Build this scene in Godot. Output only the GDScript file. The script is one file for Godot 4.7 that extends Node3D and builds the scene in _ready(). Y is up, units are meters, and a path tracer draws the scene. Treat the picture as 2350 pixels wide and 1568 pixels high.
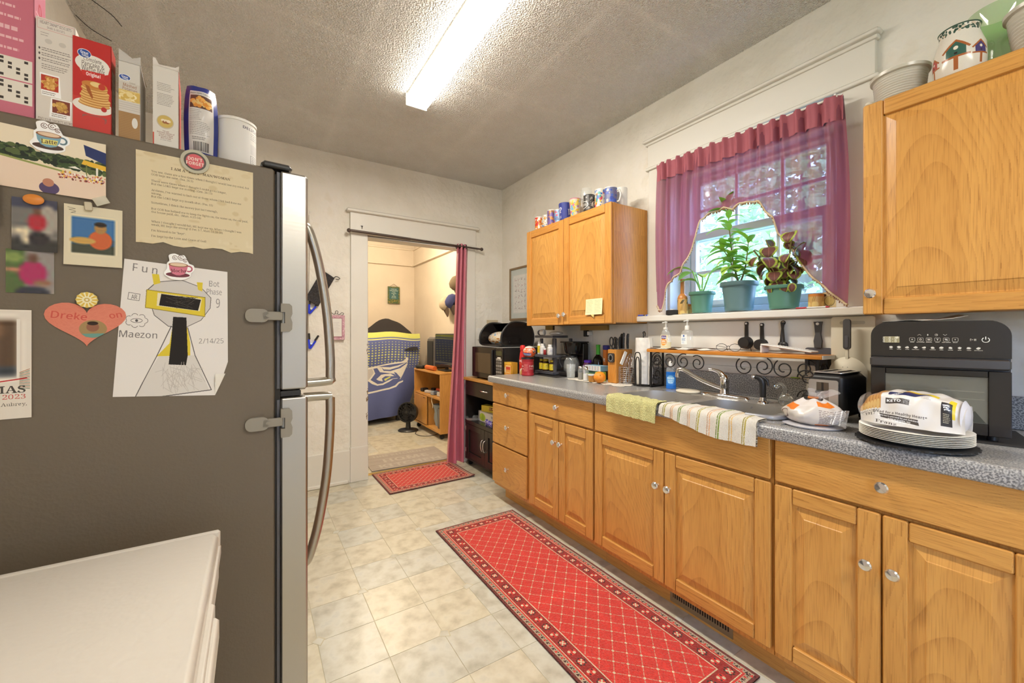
extends Node3D
# A kitchen with oak cabinets, a fridge covered in papers and a doorway into a back room.
# x runs to the window wall, y is up, z runs towards the viewer; depth D is -z.

class MB:
	var v := PackedVector3Array()
	var n := PackedVector3Array()
	var t := PackedVector2Array()
	var ix := PackedInt32Array()
	var x := Transform3D()
	var ts := Vector2(1, 1)
	var off := Vector2()

	func at(p, ry = 0.0, rx = 0.0, rz = 0.0, sc = Vector3.ONE):
		x = Transform3D(Basis.from_euler(Vector3(rx, ry, rz)) * Basis.from_scale(sc), p)
		return self

	func add(p, nn, uv) -> int:
		v.append(x * p)
		n.append((x.basis.inverse().transposed() * nn).normalized())
		t.append(uv)
		return v.size() - 1

	func tri(a, b, c):
		var cr = (v[b] - v[a]).cross(v[c] - v[a])
		if cr.dot(n[a] + n[b] + n[c]) > 0.0:
			ix.append_array(PackedInt32Array([a, c, b]))
		else:
			ix.append_array(PackedInt32Array([a, b, c]))

	func quad(a, b, c, d, r = Rect2(0, 0, 1, 1)):
		var nn = (d - a).cross(b - a).normalized()
		if nn == Vector3.ZERO:
			nn = (c - b).cross(a - b).normalized()
		var i = add(a, nn, r.position)
		add(b, nn, Vector2(r.end.x, r.position.y))
		add(c, nn, r.end)
		add(d, nn, Vector2(r.position.x, r.end.y))
		tri(i, i + 1, i + 2)
		tri(i, i + 2, i + 3)
		return self

	func buv(p, k, g) -> Vector2:
		var i = (k + 1) % 3
		var j = (k + 2) % 3
		if g == i:
			i = j
			j = g
		elif k != g and g != j:
			j = g
		return Vector2((p[i] + off.x) / ts.x, (p[j] + off.y) / ts.y)

	func box(c, s, b = 0.0, g = 1):
		var h = s * 0.5
		b = minf(b, minf(h.x, minf(h.y, h.z)) * 0.98)
		var id = {}
		for sx in [-1, 1]:
			for sy in [-1, 1]:
				for sz in [-1, 1]:
					var sg = Vector3(sx, sy, sz)
					for k in 3:
						var q = Vector3()
						var nn = Vector3()
						for m in 3:
							q[m] = sg[m] * (h[m] if m == k else h[m] - b)
						nn[k] = sg[k]
						id[[sx, sy, sz, k]] = add(c + q, nn, buv(c + q, k, g))
		for k in 3:
			var i = (k + 1) % 3
			var j = (k + 2) % 3
			for sg in [-1, 1]:
				var q = []
				for e in [[-1, -1], [1, -1], [1, 1], [-1, 1]]:
					var w = [0, 0, 0]
					w[k] = sg
					w[i] = e[0]
					w[j] = e[1]
					q.append(id[[w[0], w[1], w[2], k]])
				tri(q[0], q[1], q[2])
				tri(q[0], q[2], q[3])
			if b > 0.0:
				for e in [[-1, -1], [1, -1], [1, 1], [-1, 1]]:
					var w0 = [0, 0, 0]
					w0[k] = -1
					w0[i] = e[0]
					w0[j] = e[1]
					var w1 = w0.duplicate()
					w1[k] = 1
					var a0 = id[[w0[0], w0[1], w0[2], i]]
					var a1 = id[[w1[0], w1[1], w1[2], i]]
					var b0 = id[[w0[0], w0[1], w0[2], j]]
					var b1 = id[[w1[0], w1[1], w1[2], j]]
					tri(a0, a1, b1)
					tri(a0, b1, b0)
		if b > 0.0:
			for sx in [-1, 1]:
				for sy in [-1, 1]:
					for sz in [-1, 1]:
						tri(id[[sx, sy, sz, 0]], id[[sx, sy, sz, 1]], id[[sx, sy, sz, 2]])
		return self

	# box given by its two corners
	func bb(a, b2, bev = 0.0, g = 1):
		return box((a + b2) * 0.5, (b2 - a).abs(), bev, g)

	# thin card in the xy plane, its print on +z
	func card(w, h, th = 0.001, c = Vector3.ZERO):
		var a = Vector3(w * 0.5, h * 0.5, 0)
		var z = Vector3(0, 0, th)
		var p = [Vector3(-a.x, a.y, 0) + c, Vector3(a.x, a.y, 0) + c, Vector3(a.x, -a.y, 0) + c, Vector3(-a.x, -a.y, 0) + c]
		quad(p[0] + z, p[1] + z, p[2] + z, p[3] + z)
		var e = Rect2(0.01, 0.01, 0.001, 0.001)
		quad(p[1], p[0], p[3], p[2], e)
		for k in 4:
			quad(p[k], p[(k + 1) % 4], p[(k + 1) % 4] + z, p[k] + z, e)
		return self

	func lathe(pr, seg = 24, a0 = 0.0, a1 = TAU):
		var m = pr.size()
		var len = 0.0
		for i in m - 1:
			len += pr[i].distance_to(pr[i + 1])
		var sn = []
		for i in m - 1:
			var d = pr[i + 1] - pr[i]
			sn.append(Vector2(d.y, -d.x).normalized())
		var run = 0.0
		for i in m - 1:
			var d = pr[i].distance_to(pr[i + 1])
			if d < 1e-7:
				continue
			var na = sn[i]
			var nb = sn[i]
			if i > 0 and sn[i - 1].dot(sn[i]) > 0.72:
				na = (sn[i - 1] + sn[i]).normalized()
			if i < m - 2 and sn[i + 1].dot(sn[i]) > 0.72:
				nb = (sn[i + 1] + sn[i]).normalized()
			var s0 = v.size()
			for k in seg + 1:
				var an = a0 + (a1 - a0) * k / seg
				var cs = Vector3(sin(an), 0, cos(an))
				var u = float(k) / seg
				add(cs * pr[i].x + Vector3(0, pr[i].y, 0), cs * na.x + Vector3(0, na.y, 0), Vector2(u, 1.0 - run / len))
				add(cs * pr[i + 1].x + Vector3(0, pr[i + 1].y, 0), cs * nb.x + Vector3(0, nb.y, 0), Vector2(u, 1.0 - (run + d) / len))
			for k in seg:
				var q = s0 + k * 2
				if pr[i].x > 1e-6:
					tri(q, q + 2, q + 3 if pr[i + 1].x > 1e-6 else q + 1)
				if pr[i + 1].x > 1e-6:
					tri(q, q + 3, q + 1)
			run += d
		return self

	# profile as a flat list r, y, r, y ...
	func lt(a, seg = 24, a0 = 0.0, a1 = TAU):
		var pr = []
		for i in range(0, a.size(), 2):
			pr.append(Vector2(a[i], a[i + 1]))
		return lathe(pr, seg, a0, a1)

	func cyl(r0, r1, y0, y1, seg = 20, bev = 0.0):
		if bev > 0.0:
			return lt([0, y0, r0 - bev, y0, r0, y0 + bev, r1, y1 - bev, r1 - bev, y1, 0, y1], seg)
		return lt([0, y0, r0, y0, r1, y1, 0, y1], seg)

	func ball(c, r, seg = 16, rings = 10):
		var keep = x
		if r is float:
			r = Vector3(r, r, r)
		x = keep * Transform3D(Basis.from_scale(r), c)
		var pr = []
		for i in rings + 1:
			var a = -PI / 2 + PI * i / rings
			pr.append(Vector2(cos(a) if i > 0 and i < rings else 0.0, sin(a)))
		lathe(pr, seg)
		x = keep
		return self

	func tube(pts, r, seg = 8, closed = false, caps = true):
		var m = pts.size()
		var rings = []
		var up = Vector3(0.31, 0.9, 0.27).normalized()
		var prev
		for i in m:
			var d
			if closed:
				d = (pts[(i + 1) % m] - pts[(i - 1 + m) % m]).normalized()
			else:
				d = (pts[mini(i + 1, m - 1)] - pts[maxi(i - 1, 0)]).normalized()
			var a
			if prev == null:
				a = (up - d * up.dot(d)).normalized()
			else:
				a = (prev - d * prev.dot(d)).normalized()
			prev = a
			var b = d.cross(a)
			var rr = r[i] if r is Array else r
			var s0 = v.size()
			for k in seg + 1:
				var an = TAU * k / seg
				var nn = a * cos(an) + b * sin(an)
				add(pts[i] + nn * rr, nn, Vector2(float(k) / seg, float(i) / maxf(1, m - 1)))
			rings.append(s0)
		var last = m if closed else m - 1
		for i in last:
			for k in seg:
				var p = rings[i] + k
				var q = rings[(i + 1) % m] + k
				tri(p, p + 1, q + 1)
				tri(p, q + 1, q)
		if caps and not closed:
			for e in [0, m - 1]:
				var d = (pts[0] - pts[1]).normalized() if e == 0 else (pts[m - 1] - pts[m - 2]).normalized()
				var c = add(pts[e], d, Vector2(0.5, 0.5))
				var s0 = v.size()
				for k in seg + 1:
					v.append(v[rings[e] + k])
					n.append(n[c])
					t.append(Vector2(0.5, 0.5))
				for k in seg:
					tri(c, s0 + k, s0 + k + 1)
		return self

	# polygon in xy given counter-clockwise or clockwise, pushed from z0 to z1; print on the z1 face
	func prism(poly, z0, z1):
		var lo = poly[0]
		var hi = poly[0]
		for p in poly:
			lo = lo.min(p)
			hi = hi.max(p)
		var sz = hi - lo
		var tr = Geometry2D.triangulate_polygon(PackedVector2Array(poly))
		for side in [[z1, 1.0], [z0, -1.0]]:
			var s0 = v.size()
			for p in poly:
				add(Vector3(p.x, p.y, side[0]), Vector3(0, 0, side[1]), Vector2((p.x - lo.x) / sz.x, 1.0 - (p.y - lo.y) / sz.y))
			for i in range(0, tr.size(), 3):
				tri(s0 + tr[i], s0 + tr[i + 1], s0 + tr[i + 2])
		var area = 0.0
		var m = poly.size()
		for i in m:
			area += poly[i].cross(poly[(i + 1) % m])
		for i in m:
			var a = poly[i]
			var b = poly[(i + 1) % m]
			var d = (b - a).normalized()
			var nn = Vector3(d.y, -d.x, 0) * signf(area)
			var uva = Vector2((a.x - lo.x) / sz.x, 1.0 - (a.y - lo.y) / sz.y)
			var s0 = add(Vector3(a.x, a.y, z0), nn, uva)
			add(Vector3(b.x, b.y, z0), nn, uva)
			add(Vector3(b.x, b.y, z1), nn, uva)
			add(Vector3(a.x, a.y, z1), nn, uva)
			tri(s0, s0 + 1, s0 + 2)
			tri(s0, s0 + 2, s0 + 3)
		return self

	func grid(nu, nv, fn, face = 1.0):
		var s0 = v.size()
		var ps = []
		for j in nv + 1:
			for i in nu + 1:
				ps.append(fn.call(float(i) / nu, float(j) / nv))
		var w = nu + 1
		for j in nv + 1:
			for i in nu + 1:
				var du = ps[j * w + mini(i + 1, nu)] - ps[j * w + maxi(i - 1, 0)]
				var dv = ps[mini(j + 1, nv) * w + i] - ps[maxi(j - 1, 0) * w + i]
				var nn = dv.cross(du).normalized() * face
				if nn == Vector3.ZERO:
					nn = Vector3(0, 1, 0)
				add(ps[j * w + i], nn, Vector2(float(i) / nu, float(j) / nv))
		for j in nv:
			for i in nu:
				var q = s0 + j * w + i
				tri(q, q + 1, q + w + 1)
				tri(q, q + w + 1, q + w)
		return self

	# cloth or film with a thickness: an outer face, an inner face and its edges
	func sheet(nu, nv, fn, th = 0.002):
		var ps = []
		for j in nv + 1:
			for i in nu + 1:
				ps.append(fn.call(float(i) / nu, float(j) / nv))
		var w = nu + 1
		var ns = []
		for j in nv + 1:
			for i in nu + 1:
				var du = ps[j * w + mini(i + 1, nu)] - ps[j * w + maxi(i - 1, 0)]
				var dv = ps[mini(j + 1, nv) * w + i] - ps[maxi(j - 1, 0) * w + i]
				var nn = dv.cross(du).normalized()
				ns.append(nn if nn != Vector3.ZERO else Vector3(0, 1, 0))
		var base = []
		for side in [0, 1]:
			base.append(v.size())
			for k in ps.size():
				add(ps[k] - ns[k] * th * side, ns[k] * (1.0 - 2.0 * side), Vector2(float(k % w) / nu, float(k / w) / nv))
			for j in nv:
				for i in nu:
					var q = base[side] + j * w + i
					tri(q, q + 1, q + w + 1)
					tri(q, q + w + 1, q + w)
		var rim = []
		for i in nu:
			rim.append([i, i + 1])
			rim.append([nv * w + i + 1, nv * w + i])
		for j in nv:
			rim.append([(j + 1) * w, j * w])
			rim.append([j * w + nu, (j + 1) * w + nu])
		for e in rim:
			ix.append_array(PackedInt32Array([base[0] + e[0], base[0] + e[1], base[1] + e[1], base[0] + e[0], base[1] + e[1], base[1] + e[0]]))
		return self

	func mesh(m) -> ArrayMesh:
		var a = []
		a.resize(Mesh.ARRAY_MAX)
		a[Mesh.ARRAY_VERTEX] = v
		a[Mesh.ARRAY_NORMAL] = n
		a[Mesh.ARRAY_TEX_UV] = t
		a[Mesh.ARRAY_INDEX] = ix
		var am = ArrayMesh.new()
		am.add_surface_from_arrays(Mesh.PRIMITIVE_TRIANGLES, a)
		am.surface_set_material(0, m)
		return am


# a small picture for print, photographs, lettering and grain
class Cv:
	var im: Image
	var w: int
	var h: int
	static var fonts := {}
	static var shapes := {}

	func _init(ww, hh, c):
		w = ww
		h = hh
		im = Image.create_empty(w, h, false, Image.FORMAT_RGBA8)
		im.fill(c)

	func rect(x, y, a, b, c):
		im.fill_rect(Rect2i(int(round(x)), int(round(y)), maxi(1, int(round(a))), maxi(1, int(round(b)))), c)
		return self

	func ell(cx, cy, rx, ry, c):
		for y in range(maxi(0, int(cy - ry)), mini(h, int(cy + ry) + 1)):
			var q = (y + 0.5 - cy) / ry
			if absf(q) < 1.0:
				var e = rx * sqrt(1.0 - q * q)
				var x0 = int(round(cx - e))
				im.fill_rect(Rect2i(x0, y, maxi(1, int(round(cx + e)) - x0), 1), c)
		return self

	func poly(pts, c):
		var lo = 1e9
		var hi = -1e9
		for p in pts:
			lo = minf(lo, p.y)
			hi = maxf(hi, p.y)
		var m = pts.size()
		for y in range(maxi(0, int(lo)), mini(h, int(hi) + 1)):
			var xs = []
			var yy = y + 0.5
			for i in m:
				var a = pts[i]
				var b = pts[(i + 1) % m]
				if (a.y <= yy) != (b.y <= yy):
					xs.append(a.x + (b.x - a.x) * (yy - a.y) / (b.y - a.y))
			xs.sort()
			for i in range(0, xs.size() - 1, 2):
				var x0 = int(round(xs[i]))
				var x1 = int(round(xs[i + 1]))
				if x1 > x0:
					im.fill_rect(Rect2i(x0, y, x1 - x0, 1), c)
		return self

	func pl(a, c):
		var pts = []
		for i in range(0, a.size(), 2):
			pts.append(Vector2(a[i], a[i + 1]))
		return poly(pts, c)

	func line(x0, y0, x1, y1, th, c):
		var a = Vector2(x0, y0)
		var b = Vector2(x1, y1)
		var d = (b - a).normalized()
		var q = Vector2(-d.y, d.x) * th * 0.5
		var e = d * th * 0.25
		return poly([a + q - e, b + q + e, b - q + e, a - q - e], c)

	func path(a, th, c, closed = false):
		for i in range(0, a.size() - 2, 2):
			line(a[i], a[i + 1], a[i + 2], a[i + 3], th, c)
		if closed:
			var k = a.size()
			line(a[k - 2], a[k - 1], a[0], a[1], th, c)
		return self

	func arc(cx, cy, rx, ry, a0, a1, th, c):
		var q = []
		for i in 17:
			var an = a0 + (a1 - a0) * i / 16.0
			q.append(cx + cos(an) * rx)
			q.append(cy + sin(an) * ry)
		return path(q, th, c)

	static func glyphs(s, font):
		var key = s + "|" + font
		if shapes.has(key):
			return shapes[key]
		if not fonts.has(font):
			var f = SystemFont.new()
			f.font_names = PackedStringArray([{"s": "Droid Serif", "m": "Droid Sans Mono"}.get(font[0], "Droid Sans")])
			f.font_weight = 700 if font.ends_with("b") else 400
			fonts[font] = f
		var tm = TextMesh.new()
		tm.font = fonts[font]
		tm.font_size = 32
		tm.pixel_size = 1.0 / 32.0
		tm.depth = 0.0
		tm.curve_step = 3.0
		tm.text = s
		var ar = tm.get_mesh_arrays()
		var out = []
		if ar.size() and ar[Mesh.ARRAY_VERTEX] != null:
			var vs = ar[Mesh.ARRAY_VERTEX]
			var ii = ar[Mesh.ARRAY_INDEX]
			if ii != null and ii.size():
				for i in ii:
					out.append(Vector2(vs[i].x, vs[i].y))
			else:
				for p in vs:
					out.append(Vector2(p.x, p.y))
		shapes[key] = out
		return out

	# x, y: left (al 0), centre (al 1) or right (al 2) of the line's middle; e: letter size in pixels; sq: width factor; ro: turn
	func text(x, y, e, s, c, al = 0, font = "d", sq = 1.0, ro = 0.0):
		var g = glyphs(s, font)
		if g.is_empty():
			return self
		var lo = 1e9
		var hi = -1e9
		for p in g:
			lo = minf(lo, p.x)
			hi = maxf(hi, p.x)
		var dx = -lo if al == 0 else (-(lo + hi) * 0.5 if al == 1 else -hi)
		var q = []
		for p in g:
			q.append(Vector2((p.x + dx) * e * sq, -p.y * e).rotated(ro) + Vector2(x, y))
		for i in range(0, q.size() - 2, 3):
			poly([q[i], q[i + 1], q[i + 2]], c)
		return self

	# rows of tiny print that cannot be read
	func lines(x, y, ww, rows, step, th, c, sd = 1):
		var r = RandomNumberGenerator.new()
		r.seed = sd
		for k in rows:
			var px = 0.0
			var end = ww * (0.75 + 0.25 * r.randf())
			while px < end:
				var l = minf(end - px, ww * r.randf_range(0.03, 0.11))
				rect(x + px, y + k * step, l, th, c)
				px += l + maxf(1.5, ww * 0.018)
		return self

	func blur(f):
		im.resize(maxi(2, w / f), maxi(2, h / f), Image.INTERPOLATE_LANCZOS)
		im.resize(w, h, Image.INTERPOLATE_CUBIC)
		return self

	func speck(k, sd, cols, r0 = 1.0, r1 = 1.0):
		var r = RandomNumberGenerator.new()
		r.seed = sd
		for i in k:
			var s = r.randf_range(r0, r1)
			var c = cols[r.randi() % cols.size()]
			if s <= 1.5:
				rect(r.randf() * w, r.randf() * h, s, s, c)
			else:
				ell(r.randf() * w, r.randf() * h, s, s * r.randf_range(0.6, 1.0), c)
		return self

	func tex():
		return ImageTexture.create_from_image(im)


var used := {}
var mats := {}
var rng := RandomNumberGenerator.new()


func c8(r, g, b, a = 1.0) -> Color:
	return Color(r / 255.0, g / 255.0, b / 255.0, a)


func W(x, y, d) -> Vector3:
	return Vector3(x, y, -d)


func numbered(called) -> String:
	if not used.has(called):
		used[called] = 0
		return called
	used[called] += 1
	return "%s_%03d" % [called, used[called]]


func thing(called, label, category, pos = Vector3.ZERO, ry = 0.0, group = ""):
	var o = Node3D.new()
	o.name = numbered(called)
	add_child(o)
	o.position = pos
	o.rotation.y = ry
	meta(o, label, category, group)
	return o


func meta(o, label, category, group = ""):
	o.set_meta("label", label)
	o.set_meta("category", category)
	if group:
		o.set_meta("group", group)


func part(par, called, mb, mat, label = ""):
	var o = MeshInstance3D.new()
	o.name = called
	o.mesh = mb.mesh(mat)
	par.add_child(o, true)
	if label:
		o.set_meta("label", label)
	return o


func solo(called, label, category, mb, mat, pos = Vector3.ZERO, ry = 0.0, group = ""):
	var o = MeshInstance3D.new()
	o.name = numbered(called)
	o.mesh = mb.mesh(mat)
	add_child(o)
	o.position = pos
	o.rotation.y = ry
	meta(o, label, category, group)
	return o


func struct(called, mb, mat, pos = Vector3.ZERO, ry = 0.0):
	var o = MeshInstance3D.new()
	o.name = called
	if mb:
		o.mesh = mb.mesh(mat)
	add_child(o)
	o.position = pos
	o.rotation.y = ry
	o.set_meta("kind", "structure")
	return o


func mt(key, col, rough = 0.6, metal = 0.0, o = {}):
	if mats.has(key):
		return mats[key]
	var m = StandardMaterial3D.new()
	m.resource_name = key
	m.albedo_color = col
	m.roughness = rough
	m.metallic = metal
	for k in o:
		m.set(k, o[k])
	mats[key] = m
	return m


# a material that carries a picture
func pm(key, cv, rough = 0.6, o = {}):
	var m = StandardMaterial3D.new()
	m.resource_name = key
	m.albedo_texture = cv.tex()
	m.roughness = rough
	m.texture_repeat = false
	for k in o:
		m.set(k, o[k])
	mats[key] = m
	return m


func noise_tex(sd, freq, stops = [], size = 512, type = FastNoiseLite.TYPE_SIMPLEX_SMOOTH, oct = 4, bump = 0.0, hh = 0):
	var f = FastNoiseLite.new()
	f.seed = sd
	f.frequency = freq
	f.noise_type = type
	f.fractal_octaves = oct
	if oct < 2:
		f.fractal_type = FastNoiseLite.FRACTAL_NONE
	var t = NoiseTexture2D.new()
	t.width = size
	t.height = hh if hh else size
	t.seamless = true
	t.noise = f
	if bump > 0.0:
		t.as_normal_map = true
		t.bump_strength = bump
	if stops.size():
		var g = Gradient.new()
		var os = PackedFloat32Array()
		var cs = PackedColorArray()
		for s in stops:
			os.append(s[0])
			cs.append(s[1])
		g.offsets = os
		g.colors = cs
		t.color_ramp = g
	return t


func spline(a, k = 8, closed = false):
	var out = []
	var m = a.size()
	for i in (m if closed else m - 1):
		var p0 = a[(i - 1 + m) % m] if closed else a[maxi(i - 1, 0)]
		var p1 = a[i]
		var p2 = a[(i + 1) % m]
		var p3 = a[(i + 2) % m] if closed else a[mini(i + 2, m - 1)]
		for j in k:
			var u = float(j) / k
			out.append(0.5 * (2.0 * p1 + (p2 - p0) * u + (2.0 * p0 - 5.0 * p1 + 4.0 * p2 - p3) * u * u + (3.0 * p1 - p0 - 3.0 * p2 + p3) * u * u * u))
	if not closed:
		out.append(a[m - 1])
	return out


func rrect(w, h, r, seg = 5):
	var out = []
	for q in [[1, 1, 0.0], [-1, 1, PI / 2], [-1, -1, PI], [1, -1, PI * 1.5]]:
		for k in seg + 1:
			var a = q[2] + PI / 2 * k / seg
			out.append(Vector2(q[0] * (w * 0.5 - r) + cos(a) * r, q[1] * (h * 0.5 - r) + sin(a) * r))
	return out


func wood_image(w, h, sd, cathedral, dark, mid, light):
	var im = Image.create_empty(w, h, false, Image.FORMAT_RGB8)
	var f = FastNoiseLite.new()
	f.seed = sd
	f.frequency = 1.0
	f.fractal_octaves = 2
	var p = FastNoiseLite.new()
	p.seed = sd + 7
	p.frequency = 1.0
	p.fractal_type = FastNoiseLite.FRACTAL_NONE
	for y in h:
		var yy = float(y) / h
		for x in w:
			var xx = float(x) / w
			var wob = f.get_noise_2d(xx * 1.6, yy * 1.3)
			var r
			if cathedral:
				var dx = xx - 0.5 + 0.10 * f.get_noise_2d(3.0, yy * 2.0)
				r = dx * dx * 26.0 + yy * 5.0 + wob * 0.8
			else:
				r = xx * 12.0 + wob * 1.1
			var g = fposmod(r * 2.0, 1.0)
			var ring = pow(g, 3.0) * (0.7 + 0.3 * p.get_noise_2d(xx * 30.0, yy * 9.0))
			var pore = maxf(0.0, p.get_noise_2d(xx * 170.0, yy * 9.0) - 0.12) * 1.3
			var k = clampf(ring * 0.24 + pore * (0.3 + 0.4 * ring), 0.0, 1.0)
			var tone = clampf(0.5 + 0.5 * f.get_noise_2d(xx * 5.0 + 9.0, yy * 1.2), 0.0, 1.0)
			im.set_pixel(x, y, light.lerp(mid, tone).lerp(dark, k))
	return ImageTexture.create_from_image(im)


func _ready():
	rng.seed = 11
	view_and_light()
	make_materials()
	shell()
	outside()
	cabinets()
	sink_and_counter()
	fridge_corner()
	fridge_top()
	doorway()
	back_room()
	microwave_corner()
	counter_far()
	sink_shelf()
	window_sill()
	counter_near()
	high_things()
	rugs()


func view_and_light():
	var cam = Camera3D.new()
	cam.name = "camera"
	add_child(cam)
	cam.position = Vector3(0, 1.232, 0)
	cam.rotation.y = -0.5652097
	cam.projection = Camera3D.PROJECTION_FRUSTUM
	cam.near = 0.05
	cam.far = 200.0
	cam.size = 0.05 * 1568.0 / 935.86
	cam.frustum_offset = Vector2(0, -0.05 * 17.8 / 935.86)
	cam.current = true
	var env = Environment.new()
	var sm = ProceduralSkyMaterial.new()
	sm.sky_top_color = Color(0.55, 0.71, 1.0)
	sm.sky_horizon_color = Color(0.78, 0.88, 1.0)
	sm.ground_bottom_color = Color(0.3, 0.32, 0.28)
	sm.ground_horizon_color = Color(0.7, 0.75, 0.75)
	sm.sky_energy_multiplier = 3.6
	sm.ground_energy_multiplier = 1.6
	var sky = Sky.new()
	sky.sky_material = sm
	env.background_mode = Environment.BG_SKY
	env.sky = sky
	env.tonemap_mode = Environment.TONE_MAPPER_LINEAR
	env.tonemap_exposure = 1.13
	env.sdfgi_enabled = true
	env.ssao_enabled = true
	env.ssil_enabled = true
	var we = WorldEnvironment.new()
	we.name = "surroundings"
	we.environment = env
	add_child(we)
	lamps()


func lamps():
	# two long wraparound fittings on the kitchen ceiling, one in view and one behind the viewer
	var col = Color(1.0, 0.97, 0.92)
	var glow = mt("lamp_lens", c8(250, 248, 240), 0.5, 0.0, {"emission_enabled": true, "emission": col, "emission_energy_multiplier": 11.0})
	for q in [[1.83, "long white fluorescent ceiling light glowing over the kitchen floor"], [-1.2, "second long fluorescent ceiling light, behind the viewer"]]:
		var t = thing("ceiling_light", q[1], "light", W(0.85, 2.7, q[0]))
		part(t, "housing", MB.new().bb(Vector3(-0.062, -0.014, -0.612), Vector3(0.062, 0, 0.612), 0.003), mt("lamp_metal", c8(232, 228, 220), 0.4))
		part(t, "diffuser", MB.new().bb(Vector3(-0.066, -0.075, -0.605), Vector3(0.066, -0.0145, 0.605), 0.012), glow)
		for s in [-1, 1]:
			part(t, "end_cap", MB.new().bb(Vector3(-0.066, -0.075, s * 0.6055), Vector3(0.066, -0.002, s * 0.612), 0.002), mt("lamp_cap", c8(245, 243, 236), 0.5, 0.0, {"emission_enabled": true, "emission": col, "emission_energy_multiplier": 2.0}))
		var al = AreaLight3D.new()
		al.name = "ceiling_light_glow" if q[0] > 0 else "ceiling_light_glow_second"
		add_child(al)
		al.position = W(0.85, 2.62, q[0])
		al.rotation.x = -PI / 2
		al.area_size = Vector2(0.13, 1.2)
		al.light_color = col
		al.light_energy = 3.3
		al.shadow_enabled = true
	# a round fitting on the back room's ceiling
	var g = thing("dome_light", "round white glass ceiling light in the back room", "light", W(1.25, 2.7, 4.95))
	part(g, "base", MB.new().cyl(0.13, 0.13, -0.02, 0.0, 28), mats.lamp_metal)
	part(g, "globe", MB.new().lt([0.0, -0.11, 0.05, -0.105, 0.1, -0.08, 0.125, -0.02], 28), mt("globe_glass", c8(255, 240, 215), 0.4, 0.0, {"emission_enabled": true, "emission": Color(1, 0.92, 0.8), "emission_energy_multiplier": 4.0}))
	var ol = OmniLight3D.new()
	ol.name = "dome_light_glow"
	add_child(ol)
	ol.position = W(1.25, 2.5, 4.95)
	ol.light_color = Color(1.0, 0.92, 0.80)
	ol.light_energy = 2.0
	ol.light_size = 0.1
	ol.omni_range = 10.0
	ol.omni_attenuation = 2.0
	ol.shadow_enabled = true


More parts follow.
